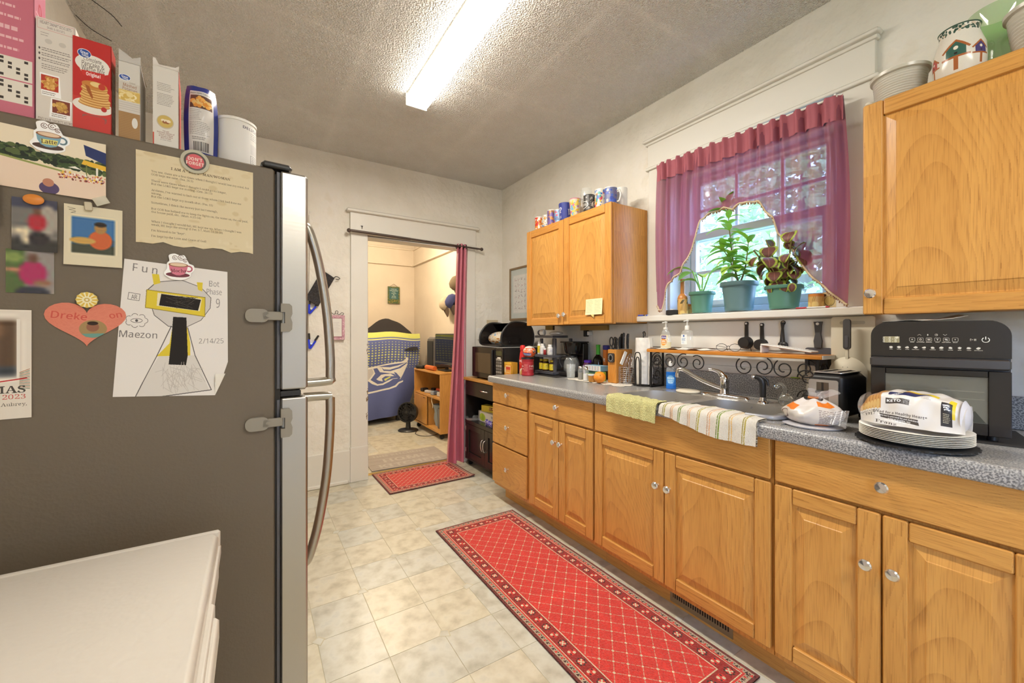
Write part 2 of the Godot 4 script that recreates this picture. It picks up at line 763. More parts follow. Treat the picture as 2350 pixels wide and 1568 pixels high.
func make_materials():
	var tri = {"uv1_triplanar": true, "uv1_world_triplanar": true}
	mt("wall", Color.WHITE, 0.75, 0.0, {"albedo_texture": noise_tex(3, 0.006, [[0.0, c8(226, 220, 207)], [0.5, c8(232, 227, 215)], [0.85, c8(235, 230, 220)], [1.0, c8(229, 222, 207)]], 512), "normal_enabled": true, "normal_texture": noise_tex(5, 0.03, [], 512, FastNoiseLite.TYPE_SIMPLEX_SMOOTH, 4, 5.0), "normal_scale": 0.5, "uv1_scale": Vector3(0.8, 0.8, 0.8)}.merged(tri))
	mt("back_wall", Color.WHITE, 0.8, 0.0, {"albedo_texture": noise_tex(13, 0.006, [[0.0, c8(216, 202, 182)], [1.0, c8(226, 212, 192)]], 256), "uv1_scale": Vector3(0.8, 0.8, 0.8)}.merged(tri))
	mt("ceiling", Color.WHITE, 0.9, 0.0, {"albedo_texture": noise_tex(23, 0.01, [[0.0, c8(238, 235, 229)], [1.0, c8(245, 243, 238)]], 256), "normal_enabled": true, "normal_texture": noise_tex(8, 0.075, [], 1024, FastNoiseLite.TYPE_SIMPLEX_SMOOTH, 2, 20.0), "normal_scale": 1.0, "uv1_scale": Vector3(1.15, 1.15, 1.15)}.merged(tri))
	mt("paint", c8(226, 222, 212), 0.42, 0.0, {"normal_enabled": true, "normal_texture": noise_tex(15, 0.012, [], 256, FastNoiseLite.TYPE_SIMPLEX_SMOOTH, 3, 3.0), "normal_scale": 0.35, "uv1_scale": Vector3(1.5, 1.5, 1.5)}.merged(tri))
	var stone = noise_tex(31, 0.008, [[0.0, c8(174, 169, 153)], [0.3, c8(194, 189, 175)], [0.5, c8(204, 200, 187)], [0.7, c8(210, 207, 196)], [1.0, c8(196, 195, 188)]], 1024, FastNoiseLite.TYPE_SIMPLEX_SMOOTH, 8)
	for k in [["tile_a", c8(255, 250, 236)], ["tile_b", c8(246, 247, 244)], ["tile_c", c8(255, 250, 238)]]:
		mt(k[0], k[1], 0.34, 0.0, {"albedo_texture": stone, "uv1_scale": Vector3(1.1, 1.1, 1.1), "uv1_offset": Vector3(0.37 * mats.size(), 0, 0.61 * mats.size())}.merged(tri))
	mt("grout", c8(222, 216, 196), 0.5, 0.0, {"albedo_texture": noise_tex(33, 0.02, [[0.0, c8(205, 200, 184)], [1.0, c8(240, 236, 224)]], 256)}.merged(tri))
	var da = c8(146, 92, 38)
	var md = c8(203, 145, 71)
	var li = c8(219, 163, 86)
	var oa = wood_image(300, 600, 4, true, da, md, li)
	var ob = wood_image(256, 640, 9, false, da, md, li)
	mt("oak_flat", Color.WHITE, 0.36, 0.0, {"albedo_texture": oa})
	mt("oak", Color.WHITE, 0.36, 0.0, {"albedo_texture": ob})
	mt("oak_pale", c8(255, 246, 232), 0.4, 0.0, {"albedo_texture": ob})
	mt("oak_inner", c8(120, 90, 55), 0.8)
	mt("dark_gap", c8(40, 30, 22), 0.9)
	mt("granite", Color.WHITE, 0.28, 0.0, {"albedo_texture": noise_tex(41, 0.085, [[0.0, c8(72, 72, 73)], [0.35, c8(122, 122, 122)], [0.5, c8(148, 147, 146)], [0.65, c8(174, 172, 169)], [1.0, c8(212, 208, 200)]], 512, FastNoiseLite.TYPE_SIMPLEX, 3), "uv1_scale": Vector3(3.3, 3.3, 3.3)}.merged(tri))
	mt("steel", c8(206, 202, 195), 0.42, 0.75, {"roughness_texture": noise_tex(51, 0.03, [[0.0, Color(0.55, 0.55, 0.55)], [1.0, Color(0.95, 0.95, 0.95)]], 256), "uv1_scale": Vector3(1.2, 1.2, 1.2)}.merged(tri))
	mt("fridge_steel", c8(186, 182, 176), 0.34, 1.0, {"normal_enabled": true, "normal_texture": noise_tex(52, 0.02, [], 512, FastNoiseLite.TYPE_SIMPLEX, 2, 2.0), "normal_scale": 0.06, "uv1_scale": Vector3(0.6, 9.0, 0.6)}.merged(tri))
	mt("chrome", c8(220, 220, 222), 0.08, 1.0)
	mt("fridge_side", c8(112, 101, 86), 0.55, 0.0, {"normal_enabled": true, "normal_texture": noise_tex(61, 0.05, [], 512, FastNoiseLite.TYPE_CELLULAR, 2, 6.0), "normal_scale": 0.16, "uv1_scale": Vector3(4.5, 4.5, 4.5)}.merged(tri))
	mt("black_gloss", c8(30, 26, 25), 0.16)
	mt("black", c8(34, 33, 33), 0.4)
	mt("black_matte", c8(40, 38, 37), 0.75)
	mt("iron", c8(38, 35, 33), 0.45, 0.4)
	mt("grey_plastic", c8(86, 86, 92), 0.45)
	mt("white_plastic", c8(232, 229, 222), 0.35)
	mt("white_enamel", c8(214, 207, 197), 0.3, 0.0, {"normal_enabled": true, "normal_texture": noise_tex(71, 0.05, [], 256, FastNoiseLite.TYPE_SIMPLEX, 2, 3.0), "normal_scale": 0.12, "uv1_scale": Vector3(4, 4, 4)}.merged(tri))
	mt("paper", c8(238, 235, 226), 0.8)
	mt("glass", Color(0.94, 0.97, 0.96, 0.12), 0.02, 0.0, {"transparency": BaseMaterial3D.TRANSPARENCY_ALPHA})
	mt("clear", Color(0.93, 0.95, 0.94, 0.18), 0.04, 0.0, {"transparency": BaseMaterial3D.TRANSPARENCY_ALPHA})
	mt("solid_glass", Color(0.97, 0.98, 0.97, 0.03), 0.02, 0.0, {"refraction_enabled": true, "refraction_scale": 0.05, "transparency": BaseMaterial3D.TRANSPARENCY_ALPHA})
	mt("plum", c8(200, 110, 127), 0.36, 0.0, {"rim_enabled": true, "rim": 0.4})
	mt("wrap", Color(0.95, 0.95, 0.96, 0.16), 0.12, 0.0, {"transparency": BaseMaterial3D.TRANSPARENCY_ALPHA})


func shell():
	var wl = mats.wall
	var pa = mats.paint
	# floors and ceilings with thickness
	var fl = struct("floor", MB.new().bb(W(-0.95, -0.2, -3.3), W(2.6, -0.0014, 7.0)), mats.grout)
	var tsx = 0.2222
	var tsd = 0.232
	var kinds = []
	for m in ["tile_a", "tile_b", "tile_c"]:
		kinds.append(MB.new().box(Vector3(0, -0.001, 0), Vector3(tsx - 0.0022, 0.002, tsd - 0.0022), 0.0006).mesh(mats[m]))
	var inlay = MB.new().prism([Vector2(-0.024, 0), Vector2(-0.004, 0.03), Vector2(0.026, 0.016), Vector2(0.02, -0.024)], 0, 0.0004).mesh(mats.grout)
	var inlay_in = MB.new().prism([Vector2(-0.02, 0), Vector2(-0.003, 0.025), Vector2(0.021, 0.013), Vector2(0.016, -0.019)], 0, 0.0006).mesh(mats.tile_b)
	for area in [[-5, 4, -4, 8], [-1, 6, 9, 18]]:
		for i in range(area[0], area[1] + 1):
			for j in range(area[2], area[3] + 1):
				var o = MeshInstance3D.new()
				o.name = "tile"
				o.mesh = kinds[(i * 7 + j * 5 + (i * j) % 4 + 60) % 3]
				fl.add_child(o, true)
				o.position = W(0.66 + (i + 0.5) * tsx, 0, 1.56 + (j + 0.5) * tsd)
				if area[0] == -5 and (i + j * 2) % 3 == 0 and i > -4:
					for q in [["inlay_border", inlay], ["inlay", inlay_in]]:
						var e = MeshInstance3D.new()
						e.name = q[0]
						e.mesh = q[1]
						fl.add_child(e, true)
						e.position = W(0.66 + i * tsx, 0.0, 1.56 + j * tsd)
						e.rotation = Vector3(-PI / 2, 0.4 * (i + j), 0)
	struct("ceiling", MB.new().bb(W(-0.95, 2.7, -3.3), W(2.6, 2.95, 7.0)), mats.ceiling)
	# kitchen walls
	struct("wall_left", MB.new().bb(W(-0.9, 0, -3.3), W(-0.7, 2.7, -2.705)).bb(W(-0.9, 0, -1.255), W(-0.7, 2.7, 7.0)).bb(W(-0.9, 0, -2.705), W(-0.7, 0.85, -1.255)).bb(W(-0.9, 2.2, -2.705), W(-0.7, 2.7, -1.255)), wl)
	# right wall with the window opening, y 1.33 to 2.26, D 0.74 to 1.6
	var m = MB.new()
	m.bb(W(2.15, 0, -3.3), W(2.45, 2.7, 0.74)).bb(W(2.15, 0, 1.6), W(2.45, 2.7, 3.58)).bb(W(2.15, 0, 0.74), W(2.45, 1.318, 1.6)).bb(W(2.15, 2.25, 0.74), W(2.45, 2.7, 1.6))
	struct("wall_right", m, wl)
	# back wall with the doorway, X 0.817 to 1.70, up to 2.06
	m = MB.new()
	m.bb(W(-0.7, 0, 3.58), W(0.817, 2.7, 3.7)).bb(W(1.70, 0, 3.58), W(2.45, 2.7, 3.7)).bb(W(0.817, 2.06, 3.58), W(1.70, 2.7, 3.7))
	struct("wall_back", m, wl)
	struct("wall_front", MB.new().bb(W(-0.7, 0, -3.3), W(2.15, 2.7, -3.1)), wl)
	# window behind the viewer, in the left wall
	var w2 = struct("window_2", null, null, W(-0.8, 0.85, -1.98), PI / 2)
	m = MB.new()
	for s in [-1, 1]:
		m.bb(Vector3(s * 0.725, 0, -0.03), Vector3(s * 0.67, 1.35, 0.03), 0.004)
	m.bb(Vector3(-0.725, 0, -0.03), Vector3(0.725, 0.06, 0.03), 0.004).bb(Vector3(-0.725, 1.29, -0.03), Vector3(0.725, 1.35, 0.03), 0.004).bb(Vector3(-0.725, 0.64, -0.03), Vector3(0.725, 0.7, 0.03), 0.004)
	part(w2, "window_frame", m, pa)
	for y in [0.06, 0.7]:
		part(w2, "pane", MB.new().bb(Vector3(-0.67, y, -0.004), Vector3(0.67, y + 0.59, 0.004)), mats.glass)
	# back room walls
	struct("wall_far", MB.new().bb(W(-0.7, 0, 6.6), W(2.6, 2.7, 6.8)), mats.back_wall)
	struct("wall_far_right", MB.new().bb(W(2.26, 0, 3.7), W(2.45, 2.7, 6.6)), mats.back_wall)
	# high painted frieze board and picture rail round the back room
	m = MB.new()
	m.bb(W(-0.7, 2.36, 6.58), W(2.26, 2.6, 6.6)).bb(W(2.24, 2.36, 3.7), W(2.26, 2.6, 6.58))
	m.bb(W(-0.7, 2.34, 6.555), W(2.24, 2.365, 6.6), 0.004).bb(W(2.215, 2.34, 3.7), W(2.26, 2.365, 6.56), 0.004)
	m.bb(W(-0.7, 2.6, 6.56), W(2.24, 2.625, 6.6), 0.004).bb(W(2.22, 2.6, 3.7), W(2.26, 2.625, 6.56), 0.004)
	struct("trim_picture_rail", m, mats.back_wall)
	var d = struct("door_1", null, null, W(1.36, 0, 6.6))
	part(d, "leaf", MB.new().bb(Vector3(-0.8, 0.01, 0.005), Vector3(0.02, 2.05, 0.03), 0.003), pa)
	part(d, "casing", MB.new().bb(Vector3(0.03, 0, 0), Vector3(0.15, 2.1, 0.035), 0.006), pa)
	for y in [0.25, 0.78, 1.3]:
		part(d, "door_panel", MB.new().bb(Vector3(-0.3, y, 0.028), Vector3(-0.06, y + 0.42, 0.036), 0.006), pa)
	part(d, "door_handle", MB.new().ball(Vector3(-0.03, 1.02, 0.07), 0.03), mats.chrome)
	# casing of the kitchen doorway
	var t1 = struct("trim_1", null, null, W(0, 0, 3.58))
	part(t1, "casing", MB.new().bb(Vector3(0.68, 0.0, 0), Vector3(0.817, 2.09, 0.02), 0.004), pa)
	part(t1, "casing", MB.new().bb(Vector3(1.70, 0.0, 0), Vector3(1.835, 2.09, 0.02), 0.004), pa)
	part(t1, "plinth", MB.new().bb(Vector3(0.675, 0.0, 0), Vector3(0.82, 0.29, 0.024), 0.003), pa)
	part(t1, "head_board", MB.new().bb(Vector3(0.675, 2.085, 0), Vector3(1.84, 2.245, 0.024), 0.004), pa)
	part(t1, "head_bead", MB.new().bb(Vector3(0.672, 2.068, 0), Vector3(1.843, 2.09, 0.03), 0.006), pa)
	part(t1, "head_cap", MB.new().bb(Vector3(0.645, 2.24, 0), Vector3(1.87, 2.268, 0.05), 0.01), pa)
	m = MB.new()
	m.bb(Vector3(0.805, 0, -0.13), Vector3(0.822, 2.062, 0)).bb(Vector3(1.695, 0, -0.13), Vector3(1.712, 2.062, 0)).bb(Vector3(0.805, 2.05, -0.13), Vector3(1.712, 2.065, 0))
	part(t1, "jamb", m, pa)
	# chips where the paint has come off the casing
	m = MB.new()
	rng.seed = 5
	for k in 22:
		var y = [0.55, 0.66, 0.72, 1.1][k % 4] + rng.randf_range(-0.05, 0.05)
		m.at(Vector3(0.8165 - rng.randf() * 0.012, y, 0.0202)).prism(rrect(rng.randf_range(0.003, 0.009), rng.randf_range(0.004, 0.018), 0.0015, 2), 0, 0.0003)
	part(t1, "paint_chip", m, mt("bare_wood", c8(132, 108, 78), 0.9)).set_meta("kind", "stuff")
	struct("baseboard_back", MB.new().bb(W(-0.7, 0, 3.555), W(0.675, 0.27, 3.58), 0.004).bb(W(-0.7, 0, 3.54), W(0.66, 0.03, 3.56), 0.008), pa)
	struct("baseboard_back_right", MB.new().bb(W(1.84, 0, 3.56), W(2.15, 0.2, 3.58), 0.004), pa)
	struct("baseboard_far", MB.new().bb(W(1.51, 0, 6.575), W(2.26, 0.16, 6.6), 0.004).bb(W(2.235, 0, 3.7), W(2.26, 0.16, 6.575), 0.004), pa)
	struct("trim_threshold", MB.new().bb(W(0.817, -0.001, 3.655), W(1.70, 0.006, 3.70), 0.003), mt("brass", c8(196, 160, 84), 0.35, 0.7))
	# the kitchen window
	window_trim()
	# light switch plate, torn box behind it, outlet
	var sp = thing("switch_plate", "white light switch plate on the wall beside the doorway", "switch", W(1.9, 1.17, 3.579))
	part(sp, "plate", MB.new().bb(Vector3(-0.036, 0, 0), Vector3(0.036, 0.116, 0.006), 0.003), mats.white_plastic)
	part(sp, "toggle", MB.new().at(Vector3(0, 0.058, 0.01), 0, 0.5).box(Vector3.ZERO, Vector3(0.009, 0.022, 0.014), 0.002), mats.white_plastic)
	for y in [0.02, 0.096]:
		part(sp, "screw", MB.new().at(Vector3(0, y, 0.006), 0, PI / 2).cyl(0.0035, 0.003, 0, 0.001, 10), mats.chrome)
	# old crack and soot marks where wall and ceiling meet on the left
	m = MB.new()
	for q in [[[-0.69, 2.66], [-0.66, 2.74], [-0.6, 2.8]], [[-0.6, 2.5], [-0.55, 2.57], [-0.53, 2.64]]]:
		var pts = []
		for p in q:
			pts.append(W(p[0], 2.6985, p[1]))
		m.tube(spline(pts, 5), 0.0016, 5)
	struct("trim_ceiling_crack", m, mats.black_matte)


func window_trim():
	var pa = mats.paint
	var R = -PI / 2
	# local frame: x runs towards the viewer along the wall, z out into the room
	var t = struct("trim_2", null, null, W(2.15, 0, 1.17), R)
	part(t, "casing", MB.new().bb(Vector3(-0.56, 1.33, 0), Vector3(-0.43, 2.28, 0.022), 0.004), pa)
	part(t, "casing", MB.new().bb(Vector3(0.43, 1.33, 0), Vector3(0.56, 2.28, 0.022), 0.004), pa)
	part(t, "head_board", MB.new().bb(Vector3(-0.565, 2.285, 0), Vector3(0.565, 2.43, 0.026), 0.004), pa)
	part(t, "head_bead", MB.new().bb(Vector3(-0.58, 2.266, 0), Vector3(0.58, 2.288, 0.036), 0.008), pa)
	var m = MB.new()
	m.bb(Vector3(-0.58, 2.425, 0), Vector3(0.575, 2.445, 0.035), 0.006).bb(Vector3(-0.59, 2.44, 0), Vector3(0.585, 2.46, 0.055), 0.009)
	part(t, "head_cap", m, pa)
	part(t, "apron", MB.new().bb(Vector3(-0.57, 1.15, 0), Vector3(0.54, 1.3, 0.018), 0.004), pa)
	part(t, "apron_board", MB.new().bb(Vector3(-0.57, 1.06, 0), Vector3(0.54, 1.15, 0.01), 0.003), pa)
	m = MB.new()
	m.bb(Vector3(-0.43, 1.318, -0.3), Vector3(-0.416, 2.26, 0)).bb(Vector3(0.416, 1.318, -0.3), Vector3(0.43, 2.26, 0)).bb(Vector3(-0.43, 2.236, -0.3), Vector3(0.43, 2.25, 0))
	part(t, "jamb", m, pa)
	part(t, "stool", MB.new().bb(Vector3(-0.6, 1.307, -0.3), Vector3(0.56, 1.342, 0.105), 0.006), pa)
	var w = struct("window_1", null, null, W(2.15, 0, 1.17), R)
	var vin = mt("vinyl", c8(226, 230, 232), 0.35)
	m = MB.new()
	m.bb(Vector3(-0.416, 1.342, -0.2), Vector3(-0.36, 2.236, -0.11), 0.005).bb(Vector3(0.36, 1.342, -0.2), Vector3(0.416, 2.236, -0.11), 0.005)
	m.bb(Vector3(-0.36, 1.342, -0.2), Vector3(0.36, 1.385, -0.1), 0.005).bb(Vector3(-0.36, 2.19, -0.2), Vector3(0.36, 2.236, -0.11), 0.005)
	part(w, "window_frame", m, vin)
	for q in [["upper_sash", 1.79, 2.19, -0.185, 1.985], ["lower_sash", 1.385, 1.84, -0.14, 1.6]]:
		m = MB.new()
		var z = q[3]
		m.bb(Vector3(-0.36, q[1], z - 0.018), Vector3(-0.325, q[2], z + 0.018), 0.004).bb(Vector3(0.325, q[1], z - 0.018), Vector3(0.36, q[2], z + 0.018), 0.004)
		m.bb(Vector3(-0.325, q[1], z - 0.018), Vector3(0.325, q[1] + 0.045, z + 0.018), 0.004).bb(Vector3(-0.325, q[2] - 0.045, z - 0.018), Vector3(0.325, q[2], z + 0.018), 0.004)
		var sash = part(w, q[0], m, vin)
		m = MB.new().bb(Vector3(-0.325, q[4] - 0.009, z - 0.008), Vector3(0.325, q[4] + 0.009, z + 0.008), 0.003)
		part(sash, "muntin", m, vin)
		for xx in [-0.11, 0.13]:
			part(sash, "muntin", MB.new().bb(Vector3(xx - 0.009, q[1] + 0.045, z - 0.008), Vector3(xx + 0.009, q[2] - 0.045, z + 0.008), 0.003), vin)
		for col in [[-0.325, -0.119], [-0.101, 0.121], [0.139, 0.325]]:
			for row in [[q[1] + 0.045, q[4] - 0.009], [q[4] + 0.009, q[2] - 0.045]]:
				part(sash, "pane", MB.new().bb(Vector3(col[0], row[0], z - 0.003), Vector3(col[1], row[1], z + 0.003)), mats.glass)


func outside():
	var g = struct("ground_outside", MB.new().bb(W(2.45, -0.7, -30), W(60, -0.6, 40)), mt("lawn", c8(150, 165, 110), 0.95))
	g.set_meta("label", "pale lawn outside the kitchen window")
	var g2 = struct("ground_yard", MB.new().bb(W(-30, -0.7, -30), W(-1.0, -0.6, 30)), mats.lawn)
	g2.set_meta("label", "lawn beyond the window behind the viewer")
	var leaf = MB.new()
	leaf.prism([Vector2(-0.5, 0), Vector2(-0.2, 0.28), Vector2(0.2, 0.22), Vector2(0.5, 0), Vector2(0.2, -0.25), Vector2(-0.2, -0.25)], 0, 0.02)
	var bark = mt("bark", c8(120, 108, 96), 0.9)
	var greens = []
	for q in [["leaf_a", c8(176, 196, 138)], ["leaf_b", c8(196, 206, 168)], ["leaf_c", c8(160, 182, 136)]]:
		greens.append(mt(q[0], q[1], 0.6, 0.0, {"backlight_enabled": true, "backlight": Color(0.4, 0.45, 0.28)}))
	rng.seed = 77
	var spots = [[6.0, 2.4, 4.6, 0], [6.8, 4.4, 5.2, 1], [8.2, 3.3, 6.0, 2], [8.8, 1.6, 6.2, 1], [10.5, 5.2, 6.8, 0], [9.6, 6.4, 6.0, 1], [11.5, 2.6, 7.4, 2], [7.2, 0.4, 4.4, 0], [12.5, 7.2, 7.0, 2], [12.0, 0.6, 7.0, 1]]
	var what = ["slender tree with yellow green leaves outside the window, nearest the glass", "pale leafy tree outside, seen through the middle of the window", "dark green tree outside, behind the tall potted plant", "pale tree outside, seen past the curtain's right half", "tall yellow green tree further off in the yard", "pale tree far off, seen through the left of the window", "largest dark green tree far off in the yard", "low yellow green tree beyond the window's right edge", "dark green tree at the far left of the yard", "pale tree at the far right of the yard"]
	for i in spots.size():
		var s = spots[i]
		var t = thing("yard_tree", what[i], "tree", W(s[0], -0.6, s[1]), 0.0, "trees in the yard")
		var hh = s[2]
		var pts = [Vector3.ZERO, Vector3(rng.randf_range(-0.1, 0.1), hh * 0.3, rng.randf_range(-0.1, 0.1)), Vector3(rng.randf_range(-0.2, 0.2), hh * 0.62, rng.randf_range(-0.2, 0.2)), Vector3(0, hh * 0.95, 0)]
		part(t, "trunk", MB.new().tube(spline(pts, 4), [0.11, 0.105, 0.1, 0.095, 0.09, 0.08, 0.075, 0.07, 0.06, 0.05, 0.04, 0.03, 0.02], 8), bark)
		var mm = MultiMesh.new()
		mm.transform_format = MultiMesh.TRANSFORM_3D
		mm.mesh = leaf.mesh(greens[s[3]])
		mm.instance_count = 2600
		for k in 2600:
			var a = rng.randf() * TAU
			var y = hh * (0.12 + 0.9 * rng.randf())
			var rad = hh * 0.27 * sqrt(rng.randf()) * (1.15 - 0.55 * absf(y / hh - 0.5) * 2.0)
			var b = Basis.from_euler(Vector3(rng.randf() * TAU, rng.randf() * TAU, rng.randf() * TAU)).scaled(Vector3.ONE * rng.randf_range(0.09, 0.2))
			mm.set_instance_transform(k, Transform3D(b, Vector3(cos(a) * rad, y, sin(a) * rad)))
		var mi = MultiMeshInstance3D.new()
		mi.name = "foliage"
		mi.multimesh = mm
		mi.set_meta("kind", "stuff")
		t.add_child(mi)


func knob(par, p):
	var m = MB.new().at(p, 0, PI / 2).lt([0, 0, 0.0065, 0, 0.005, 0.006, 0.0055, 0.012, 0.0155, 0.019, 0.0165, 0.023, 0.0135, 0.027, 0, 0.0285], 20)
	return part(par, "knob", m, mt("knob_metal", c8(225, 223, 222), 0.12, 0.9), "round chrome knob")


func grain(m, tx = Vector2(0.55, 1.2)):
	m.ts = tx
	m.off = Vector2(rng.randf() * 3.0, rng.randf() * 3.0)
	return m


# raised panel door, lower left corner at p, face towards +z
func panel_door(par, p, w, h, kx, ky, pale = false):
	var d = Node3D.new()
	d.name = "door"
	par.add_child(d, true)
	d.position = p
	var sw = 0.055
	var th = 0.019
	var fm = mats.oak_pale if pale else mats.oak
	for x in [0.0, w - sw]:
		part(d, "stile", grain(MB.new()).bb(Vector3(x, 0, 0), Vector3(x + sw, h, th), 0.005), fm)
	for y in [0.0, h - sw]:
		part(d, "rail", grain(MB.new()).bb(Vector3(sw, y, 0), Vector3(w - sw, y + sw, th - 0.0006), 0.005, 0), fm)
	var m = MB.new()
	var a = Vector3(sw, sw, 0.007)
	var b = Vector3(w - sw, h - sw, 0.007)
	var rect = func(i, z):
		return [Vector3(a.x + i, b.y - i, z), Vector3(b.x - i, b.y - i, z), Vector3(b.x - i, a.y + i, z), Vector3(a.x + i, a.y + i, z)]
	var o = Vector2(rng.randf() * 0.2, rng.randf() * 0.8)
	var uv = func(q):
		return Vector2((q.x + o.x) / 0.5, (q.y + o.y) / 1.1)
	var rings = [rect.call(0.0, 0.002), rect.call(0.0, 0.008), rect.call(0.005, 0.008), rect.call(0.034, 0.0165), rect.call(0.036, 0.0185), rect.call(0.039, 0.0188)]
	for k in rings.size() - 1:
		for e in 4:
			var q0 = rings[k][e]
			var q1 = rings[k][(e + 1) % 4]
			var q2 = rings[k + 1][(e + 1) % 4]
			var q3 = rings[k + 1][e]
			var nn = (q2 - q0).cross(q1 - q0).normalized()
			if nn.z < 0:
				nn = -nn
			var s0 = m.add(q0, nn, uv.call(q0))
			m.add(q1, nn, uv.call(q1))
			m.add(q2, nn, uv.call(q2))
			m.add(q3, nn, uv.call(q3))
			m.tri(s0, s0 + 1, s0 + 2)
			m.tri(s0, s0 + 2, s0 + 3)
	var l = rings[-1]
	var s0 = -1
	for q in l:
		var k = m.add(q, Vector3(0, 0, 1), uv.call(q))
		if s0 < 0:
			s0 = k
	m.tri(s0, s0 + 1, s0 + 2)
	m.tri(s0, s0 + 2, s0 + 3)
	part(d, "panel", m, mats.oak_flat)
	knob(d, Vector3(kx, ky, th))
	return d


func drawer(par, p, w, h, knobs = true):
	var d = Node3D.new()
	d.name = "drawer"
	par.add_child(d, true)
	d.position = p
	part(d, "drawer_front", grain(MB.new(), Vector2(0.42, 1.0)).bb(Vector3.ZERO, Vector3(w, h, 0.019), 0.006, 0), mats.oak_flat)
	if knobs:
		knob(d, Vector3(w * 0.5, h * 0.5, 0.019))
	return d


func cabinets():
	var R = -PI / 2
	rng.seed = 21
	# base cabinets: [D of the far end, width, label]
	var units = [[2.676, 0.468, "oak base cabinet with a stack of three drawers beside the black cart"], [2.208, 0.613, "narrow oak base cabinet with one drawer over two slim doors"], [1.595, 0.882, "wide oak sink base cabinet with a plain false front under the towels"], [0.713, 0.595, "oak base cabinet with one wide drawer under the bread, nearest in view"], [0.118, 0.62, "oak base cabinet mostly beyond the right edge of the picture"]]
	for i in units.size():
		var u = units[i]
		var w = u[1]
		var t = thing("base_cabinet", u[2], "cabinet", W(1.54, 0, u[0]), R, "oak base cabinets")
		var m = grain(MB.new())
		if i == 2:
			m.bb(Vector3(0.001, 0.105, -0.59), Vector3(0.018, 0.865, -0.02)).bb(Vector3(w - 0.018, 0.105, -0.59), Vector3(w - 0.001, 0.865, -0.02)).bb(Vector3(0.018, 0.105, -0.59), Vector3(w - 0.018, 0.12, -0.02))
		else:
			m.bb(Vector3(0.001, 0.105, -0.59), Vector3(w - 0.001, 0.865, -0.02))
		m.bb(Vector3(0.001, 0.105, -0.02), Vector3(w - 0.001, 0.866, 0), 0.001)
		part(t, "carcass", m, mats.oak_pale)
		part(t, "toe_kick", grain(MB.new(), Vector2(0.6, 1.3)).bb(Vector3(0.04 if i == 0 else 0.0, 0, -0.59), Vector3(w, 0.105, -0.075), 0.0, 0), mats.oak)
		if i == 0:
			drawer(t, Vector3(0.004, 0.722, 0.001), 0.45, 0.148)
			drawer(t, Vector3(0.004, 0.422, 0.001), 0.45, 0.292)
			drawer(t, Vector3(0.0, 0.13, 0.001), 0.452, 0.284)
		else:
			var a = 0.022 if i == 1 else 0.007
			var b = w - 0.005
			drawer(t, Vector3(a, 0.722, 0.001), b - a, 0.148, i != 2)
			var mid = 0.321 if i == 1 else (0.44 if i == 2 else (0.292 if i == 3 else 0.31))
			panel_door(t, Vector3(a, 0.13, 0.001), mid - 0.002 - a, 0.583, mid - 0.03 - a, 0.455 if i < 2 else 0.43)
			panel_door(t, Vector3(mid + 0.002, 0.13, 0.001), b - mid - 0.002, 0.583, 0.028, 0.455 if i < 2 else 0.43)
	# the floor register let into the toe kick
	var vt = thing("floor_vent", "tan metal floor register with dark slots in the toe kick", "vent", W(1.6145, 0.012, 1.19), R)
	part(vt, "face_plate", MB.new().bb(Vector3(0, 0, 0), Vector3(0.29, 0.082, 0.003), 0.0015), mt("vent_metal", c8(160, 138, 104), 0.4, 0.5))
	part(vt, "duct", MB.new().bb(Vector3(0.016, 0.022, 0.0025), Vector3(0.274, 0.066, 0.0034)), mats.dark_gap)
	for k in 23:
		part(vt, "louver", MB.new().bb(Vector3(0.021 + k * 0.0111, 0.021, 0.003), Vector3(0.0255 + k * 0.0111, 0.067, 0.0062), 0.001), mats.vent_metal)
	# wall cabinets
	for q in [[2.655, 0.902, 0.455, "oak wall cabinet with two doors and a sticky note, mugs standing on top"], [0.555, 0.93, 0.93, "large oak wall cabinet over the black oven, pitchers standing on top"]]:
		var far = q[0] > 1.0
		var w = q[1]
		var y0 = 1.293 if far else 1.299
		var hh = 0.737
		var t = thing("wall_cabinet", q[3], "cabinet", W(1.839, y0, q[0]), R, "oak wall cabinets")
		var m = grain(MB.new())
		m.bb(Vector3(0, 0.008, -0.305), Vector3(w, hh - 0.004, -0.02)).bb(Vector3(0, 0.0, -0.02), Vector3(w, hh, 0), 0.001)
		part(t, "carcass", m, mats.oak_pale)
		if far:
			panel_door(t, Vector3(0.001, 0, 0.001), 0.448, hh, 0.42, 0.065, true)
			panel_door(t, Vector3(0.452, 0.002, 0.001), 0.448, hh, 0.026, 0.07, true)
			part(t, "bottom_panel", grain(MB.new()).bb(Vector3(0.0, 0.003, -0.3), Vector3(w, 0.0085, -0.022)), mats.oak_inner)
		else:
			panel_door(t, Vector3(0.001, 0, 0.001), 0.46, hh, 0.027, 0.072)
			panel_door(t, Vector3(0.466, 0, 0.001), 0.46, hh, 0.43, 0.072)
	# wooden strip screwed on below the far wall cabinet
	solo("mounting_strip", "short brown wooden strip fixed under the wall cabinet", "strip", grain(MB.new()).bb(Vector3(-0.14, -0.036, 0), Vector3(0.14, 0, 0.02), 0.002, 0), mt("strip_wood", c8(150, 118, 62), 0.7), W(2.1, 1.293, 2.18), R)
	# sticky notes
	var cv = Cv.new(160, 120, c8(240, 232, 180))
	for s in [0, 1]:
		cv.lines(8 + s * 80, 12, 62, 9, 11, 2, c8(150, 140, 110), 5 + s)
	var nm = pm("note", cv, 0.8)
	var nt = thing("sticky_note", "pale yellow handwritten sticky note on the wall cabinet door", "note", W(1.8195, 1.335, 1.972), R)
	part(nt, "sheet", MB.new().sheet(6, 6, func(u, v): return Vector3(u * 0.148, 0.118 - v * 0.1 - 0.012 * (1 if u > 0.5 else 0) * v * 0.0, 0.003 + 0.006 * v * v), 0.0006), nm)
